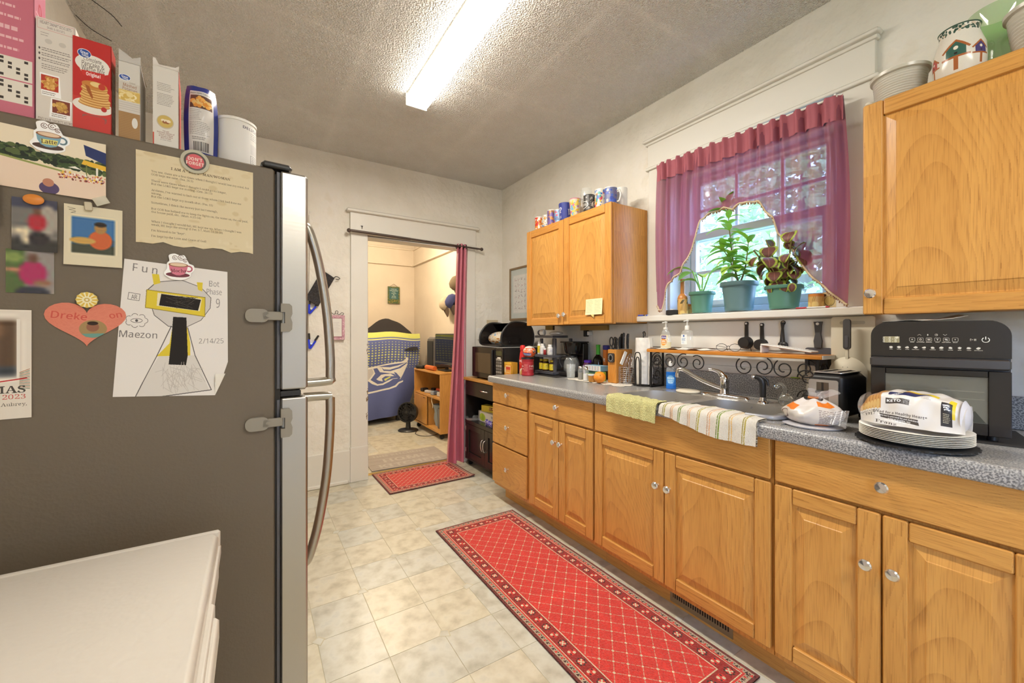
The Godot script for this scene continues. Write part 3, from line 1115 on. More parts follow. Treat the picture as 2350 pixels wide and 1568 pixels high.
	part(nt, "curled_corner", MB.new().sheet(3, 3, func(u, v): return Vector3(0.05 + u * 0.03, 0.02 - v * 0.022 * u, 0.008 + 0.003 * v), 0.0005), mt("note_back", c8(210, 190, 120), 0.8))


func ring(m, cx, cz, hw, hh, inner, y):
	var k = inner.size()
	for i in k:
		var a = inner[i]
		var b = inner[(i + 1) % k]
		var out = func(p):
			var f = minf(hw / maxf(absf(p.x), 1e-6), hh / maxf(absf(p.y), 1e-6))
			return p * f
		var oa = out.call(a)
		var obb = out.call(b)
		var q = []
		for p in [a, b, obb, oa]:
			q.append(m.add(Vector3(cx + p.x, y, cz + p.y), Vector3.UP, Vector2(p.x, p.y)))
		m.tri(q[0], q[1], q[2])
		m.tri(q[0], q[2], q[3])
		# fill the outer corner where the two rays land on different sides
		if absf(oa.x - obb.x) > 1e-5 and absf(oa.y - obb.y) > 1e-5:
			var co = Vector2(signf(oa.x + obb.x) * hw, signf(oa.y + obb.y) * hh)
			var cidx = m.add(Vector3(cx + co.x, y, cz + co.y), Vector3.UP, co)
			m.tri(q[3], q[2], cidx)


func sink_and_counter():
	var R = -PI / 2
	var y0 = 0.873
	var y1 = 0.915
	var t = thing("countertop", "long grey speckled laminate countertop over the oak cabinets", "countertop")
	var m = MB.new()
	m.bb(W(1.53, y0, 1.515), W(2.1495, y1, 2.7)).bb(W(1.53, y0, -0.5), W(2.1495, y1, 0.705)).bb(W(2.07, y0, 0.705), W(2.1495, y1, 1.515)).bb(W(1.53, y0, 0.705), W(1.552, y1, 1.515))
	part(t, "slab", m, mats.granite)
	var prof = [Vector2(0.033, y1), Vector2(0.02, y1 + 0.001)]
	for k in 7:
		var a = PI / 2 + PI / 2 * k / 6.0
		prof.append(Vector2(0.016 + cos(a) * 0.016, y1 - 0.015 + sin(a) * 0.016))
	for k in 5:
		var a = PI + PI / 2 * k / 4.0
		prof.append(Vector2(0.009 + cos(a) * 0.009, y0 + 0.004 + sin(a) * 0.009))
	prof.append(Vector2(0.033, y0 - 0.005))
	m = MB.new().at(W(1.497, 0, 2.7))
	m.prism(prof, 0, 3.2)
	part(t, "front_edge", m, mats.granite)
	part(t, "backsplash", MB.new().bb(W(2.128, y1, -0.5), W(2.1495, 1.024, 2.7), 0.004), mats.granite)
	# sink
	var s = thing("kitchen_sink", "double bowl stainless steel sink set into the counter", "sink", W(1.81, y1, 1.11))
	var hwx = 0.278
	var hz = 0.42
	m = MB.new()
	var bowls = [[-0.2175, 0.1825], [0.16, 0.185]]
	var bx = -0.085
	for b in bowls:
		var inner = rrect(0.32, b[1] * 2.0 - 0.04, 0.055, 6)
		var cz = b[0]
		var z0 = -hz if cz < 0 else -0.0195
		var z1 = -0.0195 if cz < 0 else hz
		# rim around this bowl, drawn about the bowl's centre with a rectangle that fits its half
		var shift = (z0 + z1) * 0.5 - cz
		var inn2 = []
		for p in inner:
			inn2.append(Vector2(p.x + bx, p.y - shift))
		ring(m, 0.0, (z0 + z1) * 0.5, hwx, (z1 - z0) * 0.5, inn2, 0.0055)
	var edge = [Vector3(-hwx, 0, -hz), Vector3(hwx, 0, -hz), Vector3(hwx, 0, hz), Vector3(-hwx, 0, hz)]
	for k in 4:
		m.quad(edge[(k + 1) % 4] + Vector3(0, 0.0055, 0), edge[k] + Vector3(0, 0.0055, 0), edge[k], edge[(k + 1) % 4])
	part(s, "rim", m, mats.steel)
	for b in bowls:
		m = MB.new()
		var lv = [[0.32, b[1] * 2.0 - 0.04, 0.055, 0.0055], [0.314, b[1] * 2.0 - 0.046, 0.053, -0.004], [0.30, b[1] * 2.0 - 0.06, 0.06, -0.13], [0.27, b[1] * 2.0 - 0.09, 0.06, -0.158], [0.2, b[1] * 2.0 - 0.16, 0.05, -0.165], [0.06, 0.06, 0.03, -0.168]]
		for k in lv.size() - 1:
			var a = rrect(lv[k][0], lv[k][1], lv[k][2], 6)
			var c = rrect(lv[k + 1][0], lv[k + 1][1], lv[k + 1][2], 6)
			for i in a.size():
				var j = (i + 1) % a.size()
				var q = []
				for e in [[a[i], lv[k][3]], [a[j], lv[k][3]], [c[j], lv[k + 1][3]], [c[i], lv[k + 1][3]]]:
					var nn = Vector3(-e[0].x, 0, -e[0].y).normalized()
					if k > 2:
						nn = Vector3.UP
					elif k == 2:
						nn = (nn + Vector3.UP * (0.3 if e[1] > -0.14 else 1.5)).normalized()
					q.append(m.add(Vector3(e[0].x + bx, e[1], e[0].y + b[0]), nn, Vector2(e[0].x, e[0].y)))
				m.tri(q[0], q[1], q[2])
				m.tri(q[0], q[2], q[3])
		part(s, "bowl", m, mats.steel)
		part(s, "drain", MB.new().at(Vector3(bx, -0.169, b[0])).lt([0.0, 0.0, 0.03, 0.0, 0.04, 0.004, 0.045, 0.004], 20), mats.chrome)
	# faucet
	var f = thing("faucet", "chrome single lever faucet with a long spout over the sink", "faucet", W(1.965, 0.9205, 1.14))
	m = MB.new().at(Vector3.ZERO, 0, 0, 0, Vector3(0.32, 1, 1)).lt([0, 0, 0.122, 0, 0.124, 0.004, 0.116, 0.012, 0.06, 0.017, 0, 0.017], 36)
	part(f, "base_plate", m, mats.chrome)
	part(f, "column", MB.new().lt([0, 0.012, 0.024, 0.012, 0.022, 0.02, 0.02, 0.05, 0.023, 0.075, 0.021, 0.095, 0.012, 0.108, 0, 0.112], 24), mats.chrome)
	part(f, "spout", MB.new().tube(spline([Vector3(-0.01, 0.04, -0.005), Vector3(-0.03, 0.07, -0.09), Vector3(-0.055, 0.112, -0.165), Vector3(-0.065, 0.124, -0.19), Vector3(-0.07, 0.122, -0.205), Vector3(-0.07, 0.105, -0.212)], 6), [0.011] + range(30).map(func(i): return 0.0105), 12), mats.chrome)
	part(f, "aerator", MB.new().at(Vector3(-0.07, 0.082, -0.212)).cyl(0.0125, 0.0125, 0, 0.024, 16, 0.002), mats.chrome)
	part(f, "lever", MB.new().tube(spline([Vector3(0.0, 0.09, 0.0), Vector3(-0.005, 0.118, -0.02), Vector3(-0.015, 0.13, -0.05), Vector3(-0.02, 0.131, -0.068)], 5), [0.017, 0.017, 0.016, 0.015, 0.014, 0.012, 0.011, 0.01, 0.009, 0.0085, 0.008, 0.008, 0.008, 0.0085, 0.009, 0.006], 12), mats.chrome)
	# side sprayer
	var p = thing("sink_sprayer", "black side sprayer with a chrome tip standing on the sink deck", "sprayer", W(1.935, 0.9205, 0.945), -PI / 2 + 0.35)
	part(p, "collar", MB.new().lt([0, 0, 0.024, 0, 0.023, 0.005, 0.015, 0.01, 0.013, 0.026, 0, 0.026], 20), mats.chrome)
	part(p, "handle", MB.new().tube([Vector3(0, 0.022, 0), Vector3(0, 0.05, 0), Vector3(0, 0.085, 0.001), Vector3(-0.003, 0.1, 0.0), Vector3(-0.016, 0.113, 0), Vector3(-0.03, 0.116, 0)], [0.012, 0.0135, 0.0135, 0.0135, 0.012, 0.011], 14), mats.black)
	part(p, "trigger", MB.new().tube([Vector3(0.004, 0.115, 0), Vector3(0.018, 0.1, 0), Vector3(0.021, 0.08, 0)], [0.006, 0.0065, 0.005], 8), mats.black)
	part(p, "nozzle", MB.new().at(Vector3(-0.03, 0.116, 0), 0, 0, 1.72).cyl(0.0115, 0.012, 0, 0.014, 16, 0.002), mats.chrome)
	# steel bar of the roll-up rack lying over the bowl edge
	solo("rack_bar", "grey tube handle of a rack lying over the sink's near end", "rack", MB.new().tube(spline([W(1.555, 0.93, 0.82), W(1.565, 0.93, 0.75), W(1.6, 0.93, 0.722), W(1.68, 0.93, 0.714), W(1.75, 0.93, 0.714)], 6), 0.0085, 12), mt("bar_grey", c8(150, 150, 154), 0.35, 0.3))
	var mk = thing("sink_tray", "black drainer tray standing in the near bowl of the sink", "tray", W(1.725, 0.775, 0.95))
	part(mk, "tray_base", MB.new().bb(Vector3(-0.12, 0.0, -0.12), Vector3(0.12, 0.014, 0.12), 0.003), mats.black)
	for z in [-0.12, 0.108]:
		part(mk, "rim", MB.new().bb(Vector3(-0.12, 0.095, z), Vector3(0.12, 0.107, z + 0.012), 0.004), mats.black)
	for z in [-0.12, 0.108]:
		for x in [-0.11, 0.09]:
			part(mk, "upright", MB.new().bb(Vector3(x, 0.01, z + 0.001), Vector3(x + 0.014, 0.1, z + 0.011), 0.002), mats.black)
	var jar = thing("sink_jar", "small jar with a black lid in the far sink bowl", "jar", W(1.68, 0.752, 1.36))
	part(jar, "body", MB.new().lt([0, 0, 0.028, 0, 0.03, 0.01, 0.03, 0.1, 0.024, 0.115, 0.022, 0.12], 20), mats.clear)
	part(jar, "lid", MB.new().at(Vector3(0, 0.118, 0)).cyl(0.027, 0.027, 0, 0.03, 22, 0.003), mats.black_matte)
	# towels over the counter edge
	var terry = noise_tex(81, 0.12, [], 512, FastNoiseLite.TYPE_SIMPLEX, 2, 14.0)
	var ym = mt("yellow_terry", c8(236, 230, 158), 0.95, 0.0, {"normal_enabled": true, "normal_texture": terry, "normal_scale": 1.0, "uv1_scale": Vector3(0.7, 0.4, 1), "rim_enabled": true, "rim": 0.3})
	var drape = func(u, v, d0, d1, back, drop, wave, sag):
		var d = lerpf(d0, d1, u)
		var total = back + 0.03 + drop
		var q = v * total
		var wv = sin(u * wave) * 0.004 + sin(u * wave * 2.3 + 1.0) * 0.002
		if q < back:
			return W(1.52 + back - q, 0.9265 + 0.003 + wv * 0.4 + sag * 0.004, d)
		q -= back
		if q < 0.03:
			var a = q / 0.03 * PI / 2
			return W(1.508 - sin(a) * 0.0215, 0.9295 - (1.0 - cos(a)) * 0.02 + wv * 0.3, d)
		q -= 0.03
		return W(1.4865 - q * 0.08 - wv * minf(1.0, q * 30.0), 0.9095 - q, d)
	solo("dish_cloth", "pale yellow terry cloth hanging over the counter edge at the sink", "cloth", MB.new().sheet(26, 16, func(u, v): return drape.call(u, v, 1.475 - 0.015 * v, 1.17, 0.055 + 0.01 * sin(u * 5.0), 0.062 + 0.008 * u, 34.0, 0.0), 0.006), ym)
	var cv = Cv.new(512, 128, c8(240, 234, 220))
	var stripes = [[24, 150, 140, 60], [70, 205, 160, 120], [118, 110, 135, 60], [172, 212, 175, 140], [226, 160, 150, 60], [280, 208, 165, 130], [330, 110, 135, 50], [388, 212, 178, 120], [452, 165, 150, 70]]
	for q in stripes:
		cv.rect(q[0], 0, 5, 128, c8(q[1], q[2], q[3]))
		cv.rect(q[0] + 9, 0, 7, 128, c8(mini(255, q[1] + 30), mini(255, q[2] + 28), q[3] + 20))
	cv.speck(5000, 3, [c8(246, 241, 230), c8(226, 219, 204), c8(236, 229, 214)], 1, 1.6)
	var sm = pm("striped_terry", cv, 0.95, {"normal_enabled": true, "normal_texture": terry, "normal_scale": 0.6})
	solo("kitchen_towel", "cream kitchen towel with green and tan stripes hanging over the sink's edge", "towel", MB.new().sheet(40, 16, func(u, v): return drape.call(u, v, 1.15 + 0.005 * v, 0.748, 0.05 + 0.022 * sin(u * PI), 0.022 + 0.052 * minf(1.0, u * 1.7), 30.0, sin(u * PI)), 0.008), sm)


func magnet_text_cup(cv, label, main, lite, dark):
	# a die-cut sticker of a steaming cup with its name
	cv.ell(128, 190, 118, 40, Color.WHITE)
	cv.ell(120, 140, 96, 78, Color.WHITE)
	cv.ell(205, 140, 44, 52, Color.WHITE)
	cv.ell(120, 60, 70, 58, Color.WHITE)
	for q in [[90, 40, 20], [140, 36, 24], [176, 60, 16]]:
		cv.arc(q[0], q[1], q[2], q[2], 0.4, 6.0, 5, c8(120, 96, 90))
		cv.arc(q[0], q[1], q[2] * 0.4, q[2] * 0.4, 0, 5.0, 5, c8(120, 96, 90))
	cv.ell(115, 205, 100, 24, dark)
	cv.arc(206, 140, 28, 26, -1.8, 2.0, 14, main)
	cv.arc(206, 140, 28, 26, -1.8, 2.0, 4, dark)
	cv.pl([38, 108, 200, 108, 190, 160, 168, 196, 130, 210, 100, 210, 68, 196, 46, 160], main)
	cv.ell(119, 108, 82, 22, c8(150, 98, 66))
	cv.ell(119, 106, 70, 16, c8(232, 205, 176))
	cv.pl([66, 150, 178, 144, 170, 186, 76, 190], lite)
	cv.text(120, 166, 44, label, dark, 1, "sb", 0.9, -0.05)


func fridge_corner():
	var S = W(0.047, 0, 1.2)
	var RY = deg_to_rad(4.7)
	var fr = thing("refrigerator", "stainless steel top freezer refrigerator with a dark brown side covered in papers", "refrigerator", S, RY)
	part(fr, "body", MB.new().bb(Vector3(-0.64, 0.03, -0.75), Vector3(0, 1.653, 0), 0.006), mats.fridge_side)
	part(fr, "gasket", MB.new().bb(Vector3(-0.002, 0.1, -0.745), Vector3(0.012, 1.64, -0.006)), mats.black_matte)
	var body = [["freezer_door", 1.085, 1.652], ["fridge_door", 0.09, 1.068]]
	for q in body:
		var d = part(fr, q[0], MB.new().bb(Vector3(0.01, q[1], -0.752), Vector3(0.076, q[2], 0.002), 0.007), mats.fridge_steel)
		part(d, "door_liner", MB.new().bb(Vector3(0.004, q[1] + 0.006, -0.748), Vector3(0.0105, q[2] - 0.006, -0.002)), mats.grey_plastic)
		part(d, "door_seam", MB.new().bb(Vector3(0.0135, q[1] + 0.004, 0.0018), Vector3(0.0155, q[2] - 0.004, 0.0026)), mats.black)
		# bowed handle on the door's face, near its near edge
		var top = q[0] == "freezer_door"
		var pts
		var zz = -0.05
		if top:
			pts = [Vector3(0.074, 1.53, zz), Vector3(0.088, 1.515, zz), Vector3(0.112, 1.43, zz), Vector3(0.133, 1.3, zz), Vector3(0.142, 1.18, zz), Vector3(0.143, 1.11, zz), Vector3(0.14, 1.098, zz), Vector3(0.074, 1.096, zz)]
		else:
			pts = [Vector3(0.074, 1.057, zz), Vector3(0.14, 1.055, zz), Vector3(0.143, 1.045, zz), Vector3(0.142, 0.96, zz), Vector3(0.133, 0.83, zz), Vector3(0.112, 0.7, zz), Vector3(0.088, 0.615, zz), Vector3(0.074, 0.6, zz)]
		var hb = MB.new()
		hb.at(Vector3.ZERO, 0, 0, 0, Vector3(1, 1, 1)).tube(spline(pts, 5), 0.0125, 12)
		part(d, "handle", hb, mt("handle_steel", c8(178, 172, 162), 0.28, 1.0))
	part(fr, "middle_hinge", MB.new().bb(Vector3(0.012, 1.069, -0.06), Vector3(0.06, 1.084, -0.004), 0.002), mats.black)
	part(fr, "hinge_cover", MB.new().bb(Vector3(-0.03, 1.653, -0.07), Vector3(0.04, 1.672, -0.002), 0.008), mats.black)
	part(fr, "kick_grille", MB.new().bb(Vector3(-0.03, 0.03, -0.74), Vector3(0.03, 0.085, -0.01), 0.004), mats.black)
	for x in [-0.6, -0.04]:
		for z in [-0.7, -0.05]:
			part(fr, "foot", MB.new().at(Vector3(x, 0, z)).cyl(0.02, 0.018, 0, 0.035, 14), mats.black)

	# stick-on child latches
	var lm = mt("latch_grey", c8(148, 142, 130), 0.5)
	for q in [[1.277, "upper grey plastic child latch bridging the freezer door and fridge side"], [1.008, "lower grey plastic child latch bridging the fridge door and its side"]]:
		var l = thing("child_latch", q[1], "latch", S + Basis(Vector3.UP, RY) * Vector3(0, q[0], 0), RY, "child latches")
		part(l, "base_plate", MB.new().at(Vector3(-0.04, 0, 0.001)).prism(rrect(0.05, 0.033, 0.014), 0, 0.011), lm)
		part(l, "strap", MB.new().bb(Vector3(-0.03, -0.011, 0.006), Vector3(0.016, 0.011, 0.012), 0.002), lm)
		part(l, "button", MB.new().at(Vector3(-0.016, 0, 0.012)).prism(rrect(0.012, 0.007, 0.0033), 0, 0.002), lm)
		part(l, "door_hook", MB.new().at(Vector3(0.024, -0.004, 0.0035)).prism([Vector2(-0.013, 0.036), Vector2(0.006, 0.036), Vector2(0.012, 0.03), Vector2(0.013, 0.01), Vector2(0.009, 0.0), Vector2(0.013, -0.012), Vector2(0.012, -0.03), Vector2(0.006, -0.036), Vector2(-0.013, -0.036), Vector2(-0.013, -0.014), Vector2(-0.004, -0.014), Vector2(-0.004, 0.014), Vector2(-0.013, 0.014)], 0, 0.012), lm)

	# things stuck to the side: [centre x, centre y] in the fridge's own frame
	var stick = func(called, label, cat, x, y, z = 0.0015, tilt = 0.0, grp = ""):
		var t = thing(called, label, cat, S + Basis(Vector3.UP, RY) * Vector3(x, y, z), RY, grp)
		t.rotation.z = tilt
		return t
	var gl = 0.35
	# pool photograph
	var cv = Cv.new(512, 384, c8(236, 222, 194))
	cv.rect(0, 0, 512, 120, c8(240, 226, 200))
	rng.seed = 2
	for k in 260:
		var x = rng.randf() * 512
		var y = 110 + rng.randf() * 70 + x * 0.06
		cv.ell(x, y, rng.randf_range(8, 24), rng.randf_range(6, 18), [c8(38, 56, 34), c8(60, 82, 46), c8(28, 40, 30), c8(88, 104, 60)][k % 4])
	cv.pl([0, 190, 512, 250, 512, 384, 0, 384], c8(238, 214, 192))
	cv.pl([0, 176, 330, 226, 330, 236, 0, 190], c8(150, 160, 90))
	cv.pl([410, 30, 512, 60, 512, 140, 420, 100], c8(36, 52, 108))
	cv.pl([410, 130, 512, 150, 512, 182, 400, 160], c8(238, 190, 60))
	cv.rect(420, 160, 6, 90, c8(120, 130, 70))
	cv.rect(466, 170, 10, 80, c8(240, 236, 226))
	cv.pl([340, 196, 372, 182, 402, 200], c8(245, 240, 230))
	for k in 120:
		cv.ell(300 + rng.randf() * 210, 228 + rng.randf() * 46, rng.randf_range(2, 6), rng.randf_range(3, 8), [c8(224, 120, 110), c8(250, 240, 230), c8(190, 110, 90), c8(120, 60, 60), c8(240, 200, 80)][k % 5])
	cv.ell(262, 352, 42, 40, c8(86, 70, 110))
	cv.ell(258, 318, 24, 26, c8(190, 130, 104))
	cv.blur(2)
	var t = stick.call("pool_photograph", "colour photograph of a crowded pool with trees and yellow umbrellas", "photo", -0.38, 1.568)
	part(t, "print", MB.new().sheet(8, 6, func(u, v): return Vector3(-0.092 + u * 0.165, 0.062 - v * 0.118 - u * 0.006, 0.001 + 0.008 * pow(u, 3.0)), 0.0006), pm("pool", cv, gl))
	part(t, "tape", MB.new().at(Vector3(0.066, -0.062, 0.009), 0, 0, 0.5).card(0.022, 0.016, 0.0004), mt("tape", Color(0.95, 0.93, 0.85, 0.5), 0.3, 0.0, {"transparency": BaseMaterial3D.TRANSPARENCY_ALPHA}))
	# coffee cup magnets
	var outline = []
	for p in spline([Vector2(0.01, 0.22), Vector2(0.1, 0.42), Vector2(0.1, 0.62), Vector2(0.18, 0.72), Vector2(0.16, 0.92), Vector2(0.34, 1.0), Vector2(0.5, 0.95), Vector2(0.66, 0.96), Vector2(0.76, 0.78), Vector2(0.82, 0.66), Vector2(0.97, 0.6), Vector2(0.99, 0.42), Vector2(0.88, 0.3), Vector2(0.86, 0.16), Vector2(0.6, 0.03), Vector2(0.25, 0.04)], 4, true):
		outline.append((p - Vector2(0.5, 0.5)))
	var cup = func(w, h):
		var o = []
		for p in outline:
			o.append(Vector2(p.x * w, p.y * h))
		return o
	cv = Cv.new(256, 256, Color.WHITE)
	magnet_text_cup(cv, "Latte", c8(128, 172, 192), c8(232, 224, 130), c8(84, 64, 58))
	t = stick.call("latte_magnet", "cup shaped magnet lettered Latte with a blue cup", "magnet", -0.386, 1.617, 0.004)
	part(t, "cutout", MB.new().prism(cup.call(0.054, 0.062), 0, 0.002), pm("latte", cv, gl))
	cv = Cv.new(256, 256, Color.WHITE)
	magnet_text_cup(cv, "Mocha", c8(216, 120, 142), c8(226, 134, 152), c8(110, 40, 56))
	t = stick.call("mocha_magnet", "cup shaped magnet lettered Mocha with a pink cup", "magnet", -0.189, 1.382, 0.004)
	part(t, "cutout", MB.new().prism(cup.call(0.054, 0.06), 0, 0.002), pm("mocha", cv, gl))
	# the typed sheet
	cv = Cv.new(1024, 940, c8(226, 211, 176))
	rng.seed = 9
	for k in 60:
		cv.ell(rng.randf() * 1024, [rng.randf() * 120, 820 + rng.randf() * 120, rng.randf() * 940][k % 3], rng.randf_range(10, 60), rng.randf_range(6, 30), [c8(221, 204, 166), c8(229, 215, 182), c8(216, 198, 158)][k % 3])
	cv.blur(12)
	var ink = c8(92, 76, 58)
	cv.text(540, 128, 34, "I AM A \"KEPT\" MAN/WOMAN", ink, 1, "sb", 1.05)
	var rows = [[190, "You see, there are a few times when I thought I would lose my mind, but"], [222, "GOD kept me sane. (Isa. 26:3)"], [286, "There were times when I thought I could go no longer,"], [318, "But the LORD kept me moving. (Gen. 28:15)"], [382, "At times, I've wanted to lash out at those whom I felt had done me"], [414, "wrong,"], [446, "But the LORD kept my mouth shut. (Psa. 13)"], [508, "Sometimes, I think the money just isn't enough,"], [570, "But GOD has helped me to keep the lights on, the water on, the car paid,"], [602, "the house paid, etc.  (Matt. 6:25-34)"], [700, "When I thought I would fall, HE kept me up. When I thought I was"], [732, "weak, HE kept me strong! (I Pet. 5:7, Matt. 11:28-30)"], [790, "I'm blessed to be \"kept\"."], [846, "I'm kept by the Love and Grace of God!"]]
	for r in rows:
		cv.text(120, r[0], 27, r[1], ink, 0, "s", 0.93)
	var torn = [Vector2(-0.107, 0.101), Vector2(0.107, 0.101), Vector2(0.107, -0.1)]
	for k in 12:
		torn.append(Vector2(0.107 - (k + 0.5) * 0.0178, -0.098 + 0.003 * sin(k * 2.3) + 0.002 * sin(k * 5.1)))
	torn.append(Vector2(-0.107, -0.099))
	t = stick.call("typed_sheet", "yellowed typed sheet with a torn lower edge under the round magnet", "paper", -0.155, 1.529)
	part(t, "sheet", MB.new().prism(torn, 0, 0.0006), pm("poem", cv, 0.85))
	# round magnet
	cv = Cv.new(256, 256, c8(190, 186, 164))
	cv.ell(128, 128, 98, 98, c8(88, 78, 72))
	cv.ell(128, 128, 80, 80, c8(216, 96, 104))
	cv.text(128, 104, 50, "DON'T", c8(244, 226, 214), 1, "db", 0.85)
	cv.text(128, 152, 50, "FORGET", c8(244, 226, 214), 1, "db", 0.85)
	t = stick.call("round_magnet", "round red magnet lettered Don't Forget", "magnet", -0.161, 1.627, 0.003)
	var disc = []
	for k in 40:
		disc.append(Vector2(cos(TAU * k / 40), sin(TAU * k / 40)) * 0.0265)
	part(t, "button", MB.new().prism(disc, 0, 0.005), pm("forget", cv, 0.3))
	# child's drawing
	cv = Cv.new(512, 640, c8(236, 232, 228))
	var pc = c8(96, 92, 92)
	var ye = c8(226, 204, 64)
	cv.text(132, 40, 46, "F u n", c8(128, 124, 124), 1, "d", 1.1, 0.08)
	cv.text(444, 90, 38, "Bot", c8(150, 146, 146), 1, "d", 0.9)
	cv.text(444, 130, 36, "Phase", c8(150, 146, 146), 1, "d", 0.8)
	cv.text(462, 186, 60, "9", c8(150, 146, 146), 1, "d", 0.7)
	cv.path([64, 150, 110, 156, 106, 186, 60, 180], 2, pc, true)
	cv.text(86, 170, 26, "AR", pc, 1, "d", 0.8)
	for k in 7:
		cv.arc(96 + cos(k * 0.9) * 34, 276 + sin(k * 0.9) * 20, 13, 12, 0, TAU, 2, pc)
	cv.ell(96, 276, 40, 24, c8(236, 232, 228))
	cv.arc(96, 276, 24, 9, 0, TAU, 2, pc)
	cv.ell(96, 276, 6, 6, pc)
	cv.text(104, 340, 40, "Maezon", c8(120, 116, 116), 1, "d", 1.15, 0.05)
	cv.text(430, 372, 32, "2/14/25", c8(150, 146, 146), 1, "d", 1.1)
	cv.pl([136, 140, 180, 96, 290, 80, 380, 110, 428, 160, 424, 210, 380, 270, 300, 310, 230, 300, 170, 250], c8(214, 210, 206))
	cv.path([136, 140, 180, 96, 290, 80, 380, 110, 428, 160, 424, 210, 380, 270, 300, 310, 230, 300, 170, 250], 3, pc, true)
	cv.pl([138, 134, 400, 158, 398, 252, 132, 216], ye)
	cv.path([138, 134, 400, 158, 398, 252, 132, 216], 3, c8(150, 130, 50), true)
	cv.pl([184, 146, 384, 166, 374, 226, 180, 206], c8(238, 230, 200))
	cv.pl([200, 150, 380, 170, 366, 224, 190, 204], c8(34, 31, 31))
	cv.pl([250, 300, 236, 380, 180, 440, 330, 440, 330, 380, 316, 306], ye)
	cv.pl([190, 440, 120, 560, 84, 636, 420, 616, 352, 440], c8(222, 218, 212))
	cv.path([244, 300, 180, 440, 120, 560, 84, 636, 430, 612, 352, 440, 318, 306], 4, pc)
	cv.pl([252, 256, 312, 258, 318, 440, 310, 486, 232, 480, 244, 360], c8(34, 31, 31))
	rng.seed = 4
	for k in 60:
		var x = 196 + rng.randf() * 150
		cv.line(x, 470 + rng.randf() * 120, x + rng.randf_range(-40, 60), 500 + rng.randf() * 120, 2, c8(196, 190, 184))
		cv.line(200 + rng.randf() * 150, 158 + rng.randf() * 50, 260 + rng.randf() * 110, 160 + rng.randf() * 56, 1.5, c8(90, 84, 80) if k % 3 == 0 else c8(34, 31, 31))
	cv.pl([160, 60, 190, 60, 196, 100, 168, 110], ye)
	cv.pl([360, 86, 388, 86, 386, 130, 366, 122], ye)
	t = stick.call("child_drawing", "white sheet with a child's pencil drawing in black and yellow", "drawing", -0.198, 1.24)
	part(t, "sheet", MB.new().prism([Vector2(-0.082, 0.152), Vector2(0.098, 0.14), Vector2(0.099, -0.075), Vector2(0.089, -0.11), Vector2(0.074, -0.153), Vector2(-0.1, -0.141)], 0.0, 0.0006), pm("drawing", cv, 0.85))
	part(t, "curled_corner", MB.new().sheet(4, 4, func(u, v): return Vector3(0.074 + 0.02 * u * (1.0 - v), -0.153 + 0.05 * u + v * 0.02 * (1.0 - u), 0.001 + 0.006 * sin(u * 3.0) * v), 0.0005), mats.paper)
	# heart card
	cv = Cv.new(384, 320, c8(222, 132, 110))
	rng.seed = 6
	for k in 160:
		cv.line(rng.randf() * 384, rng.randf() * 320, rng.randf() * 384, rng.randf() * 320, 2, c8(226, 138, 116))
	cv.text(112, 96, 64, "Dreke", c8(206, 84, 72), 1, "d", 1.0, 0.1)
	cv.text(330, 84, 60, "on", c8(206, 84, 72), 1, "d", 1.0, -0.2)
	cv.ell(222, 190, 66, 66, c8(168, 140, 96))
	cv.ell(220, 176, 30, 34, c8(150, 102, 80))
	cv.pl([168, 226, 276, 222, 262, 246, 222, 256, 186, 248], c8(112, 160, 150))
	cv.ell(220, 148, 26, 14, c8(54, 40, 34))
	cv.blur(4)
	t = stick.call("heart_card", "coral paper heart with a small round portrait under a flower magnet", "card", -0.338, 1.252)
	var heart = []
	for k in 44:
		var a = TAU * k / 44.0
		heart.append(Vector2(pow(sin(a), 3.0) * 0.059 + 0.002, (13.0 * cos(a) - 5.0 * cos(2.0 * a) - 2.0 * cos(3.0 * a) - cos(4.0 * a)) / 16.0 * 0.049 + 0.006))
	part(t, "card", MB.new().prism(heart, 0, 0.001), pm("heart", cv, 0.8))
	# flower magnet
	cv = Cv.new(128, 128, c8(236, 214, 120))
	for k in 24:
		var a = TAU * k / 24
		cv.line(64, 64, 64 + cos(a) * 62, 64 + sin(a) * 62, 5, c8(246, 240, 214) if k % 2 else c8(214, 170, 40))
	cv.ell(64, 64, 28, 28, c8(240, 232, 190))
	cv.ell(64, 64, 16, 16, c8(206, 176, 90))
	cv.ell(64, 64, 8, 8, c8(244, 236, 200))
	t = stick.call("flower_magnet", "small yellow flower magnet holding the paper heart", "magnet", -0.335, 1.301, 0.003)
	var petal = []
	for k in 48:
		petal.append(Vector2(cos(TAU * k / 48), sin(TAU * k / 48)) * (0.0155 + 0.001 * cos(TAU * k / 48 * 12)))
	part(t, "flower", MB.new().prism(petal, 0, 0.005), pm("flower", cv, 0.4))
	# snapshots, blurred as in the picture
	cv = Cv.new(256, 384, c8(120, 116, 112))
	cv.rect(0, 0, 256, 70, c8(70, 72, 92))
	cv.rect(0, 300, 256, 84, c8(58, 56, 54))
	cv.ell(200, 150, 60, 110, c8(168, 160, 150))
	cv.ell(140, 170, 52, 64, c8(180, 48, 62))
	cv.ell(140, 96, 24, 28, c8(120, 82, 66))
	cv.pl([10, 220, 100, 210, 96, 330, 60, 330, 50, 260, 10, 270], c8(220, 206, 176))
	cv.ell(150, 290, 60, 50, c8(52, 46, 50))
	cv.blur(22)
	t = stick.call("snapshot", "blurred snapshot of a person in a red top under the orange magnet", "photo", -0.406, 1.443, 0.002, 0.0, "snapshots")
	part(t, "print", MB.new().sheet(5, 6, func(u, v): return Vector3(-0.03 + u * 0.06, 0.05 - v * 0.101, 0.001 + 0.005 * u * u), 0.0007), pm("snap1", cv, gl))
	cv = Cv.new(256, 320, c8(150, 142, 138))
	cv.rect(0, 0, 100, 320, c8(86, 106, 58))
	cv.ell(40, 60, 50, 40, c8(130, 150, 80))
	cv.ell(140, 170, 76, 90, c8(176, 44, 96))
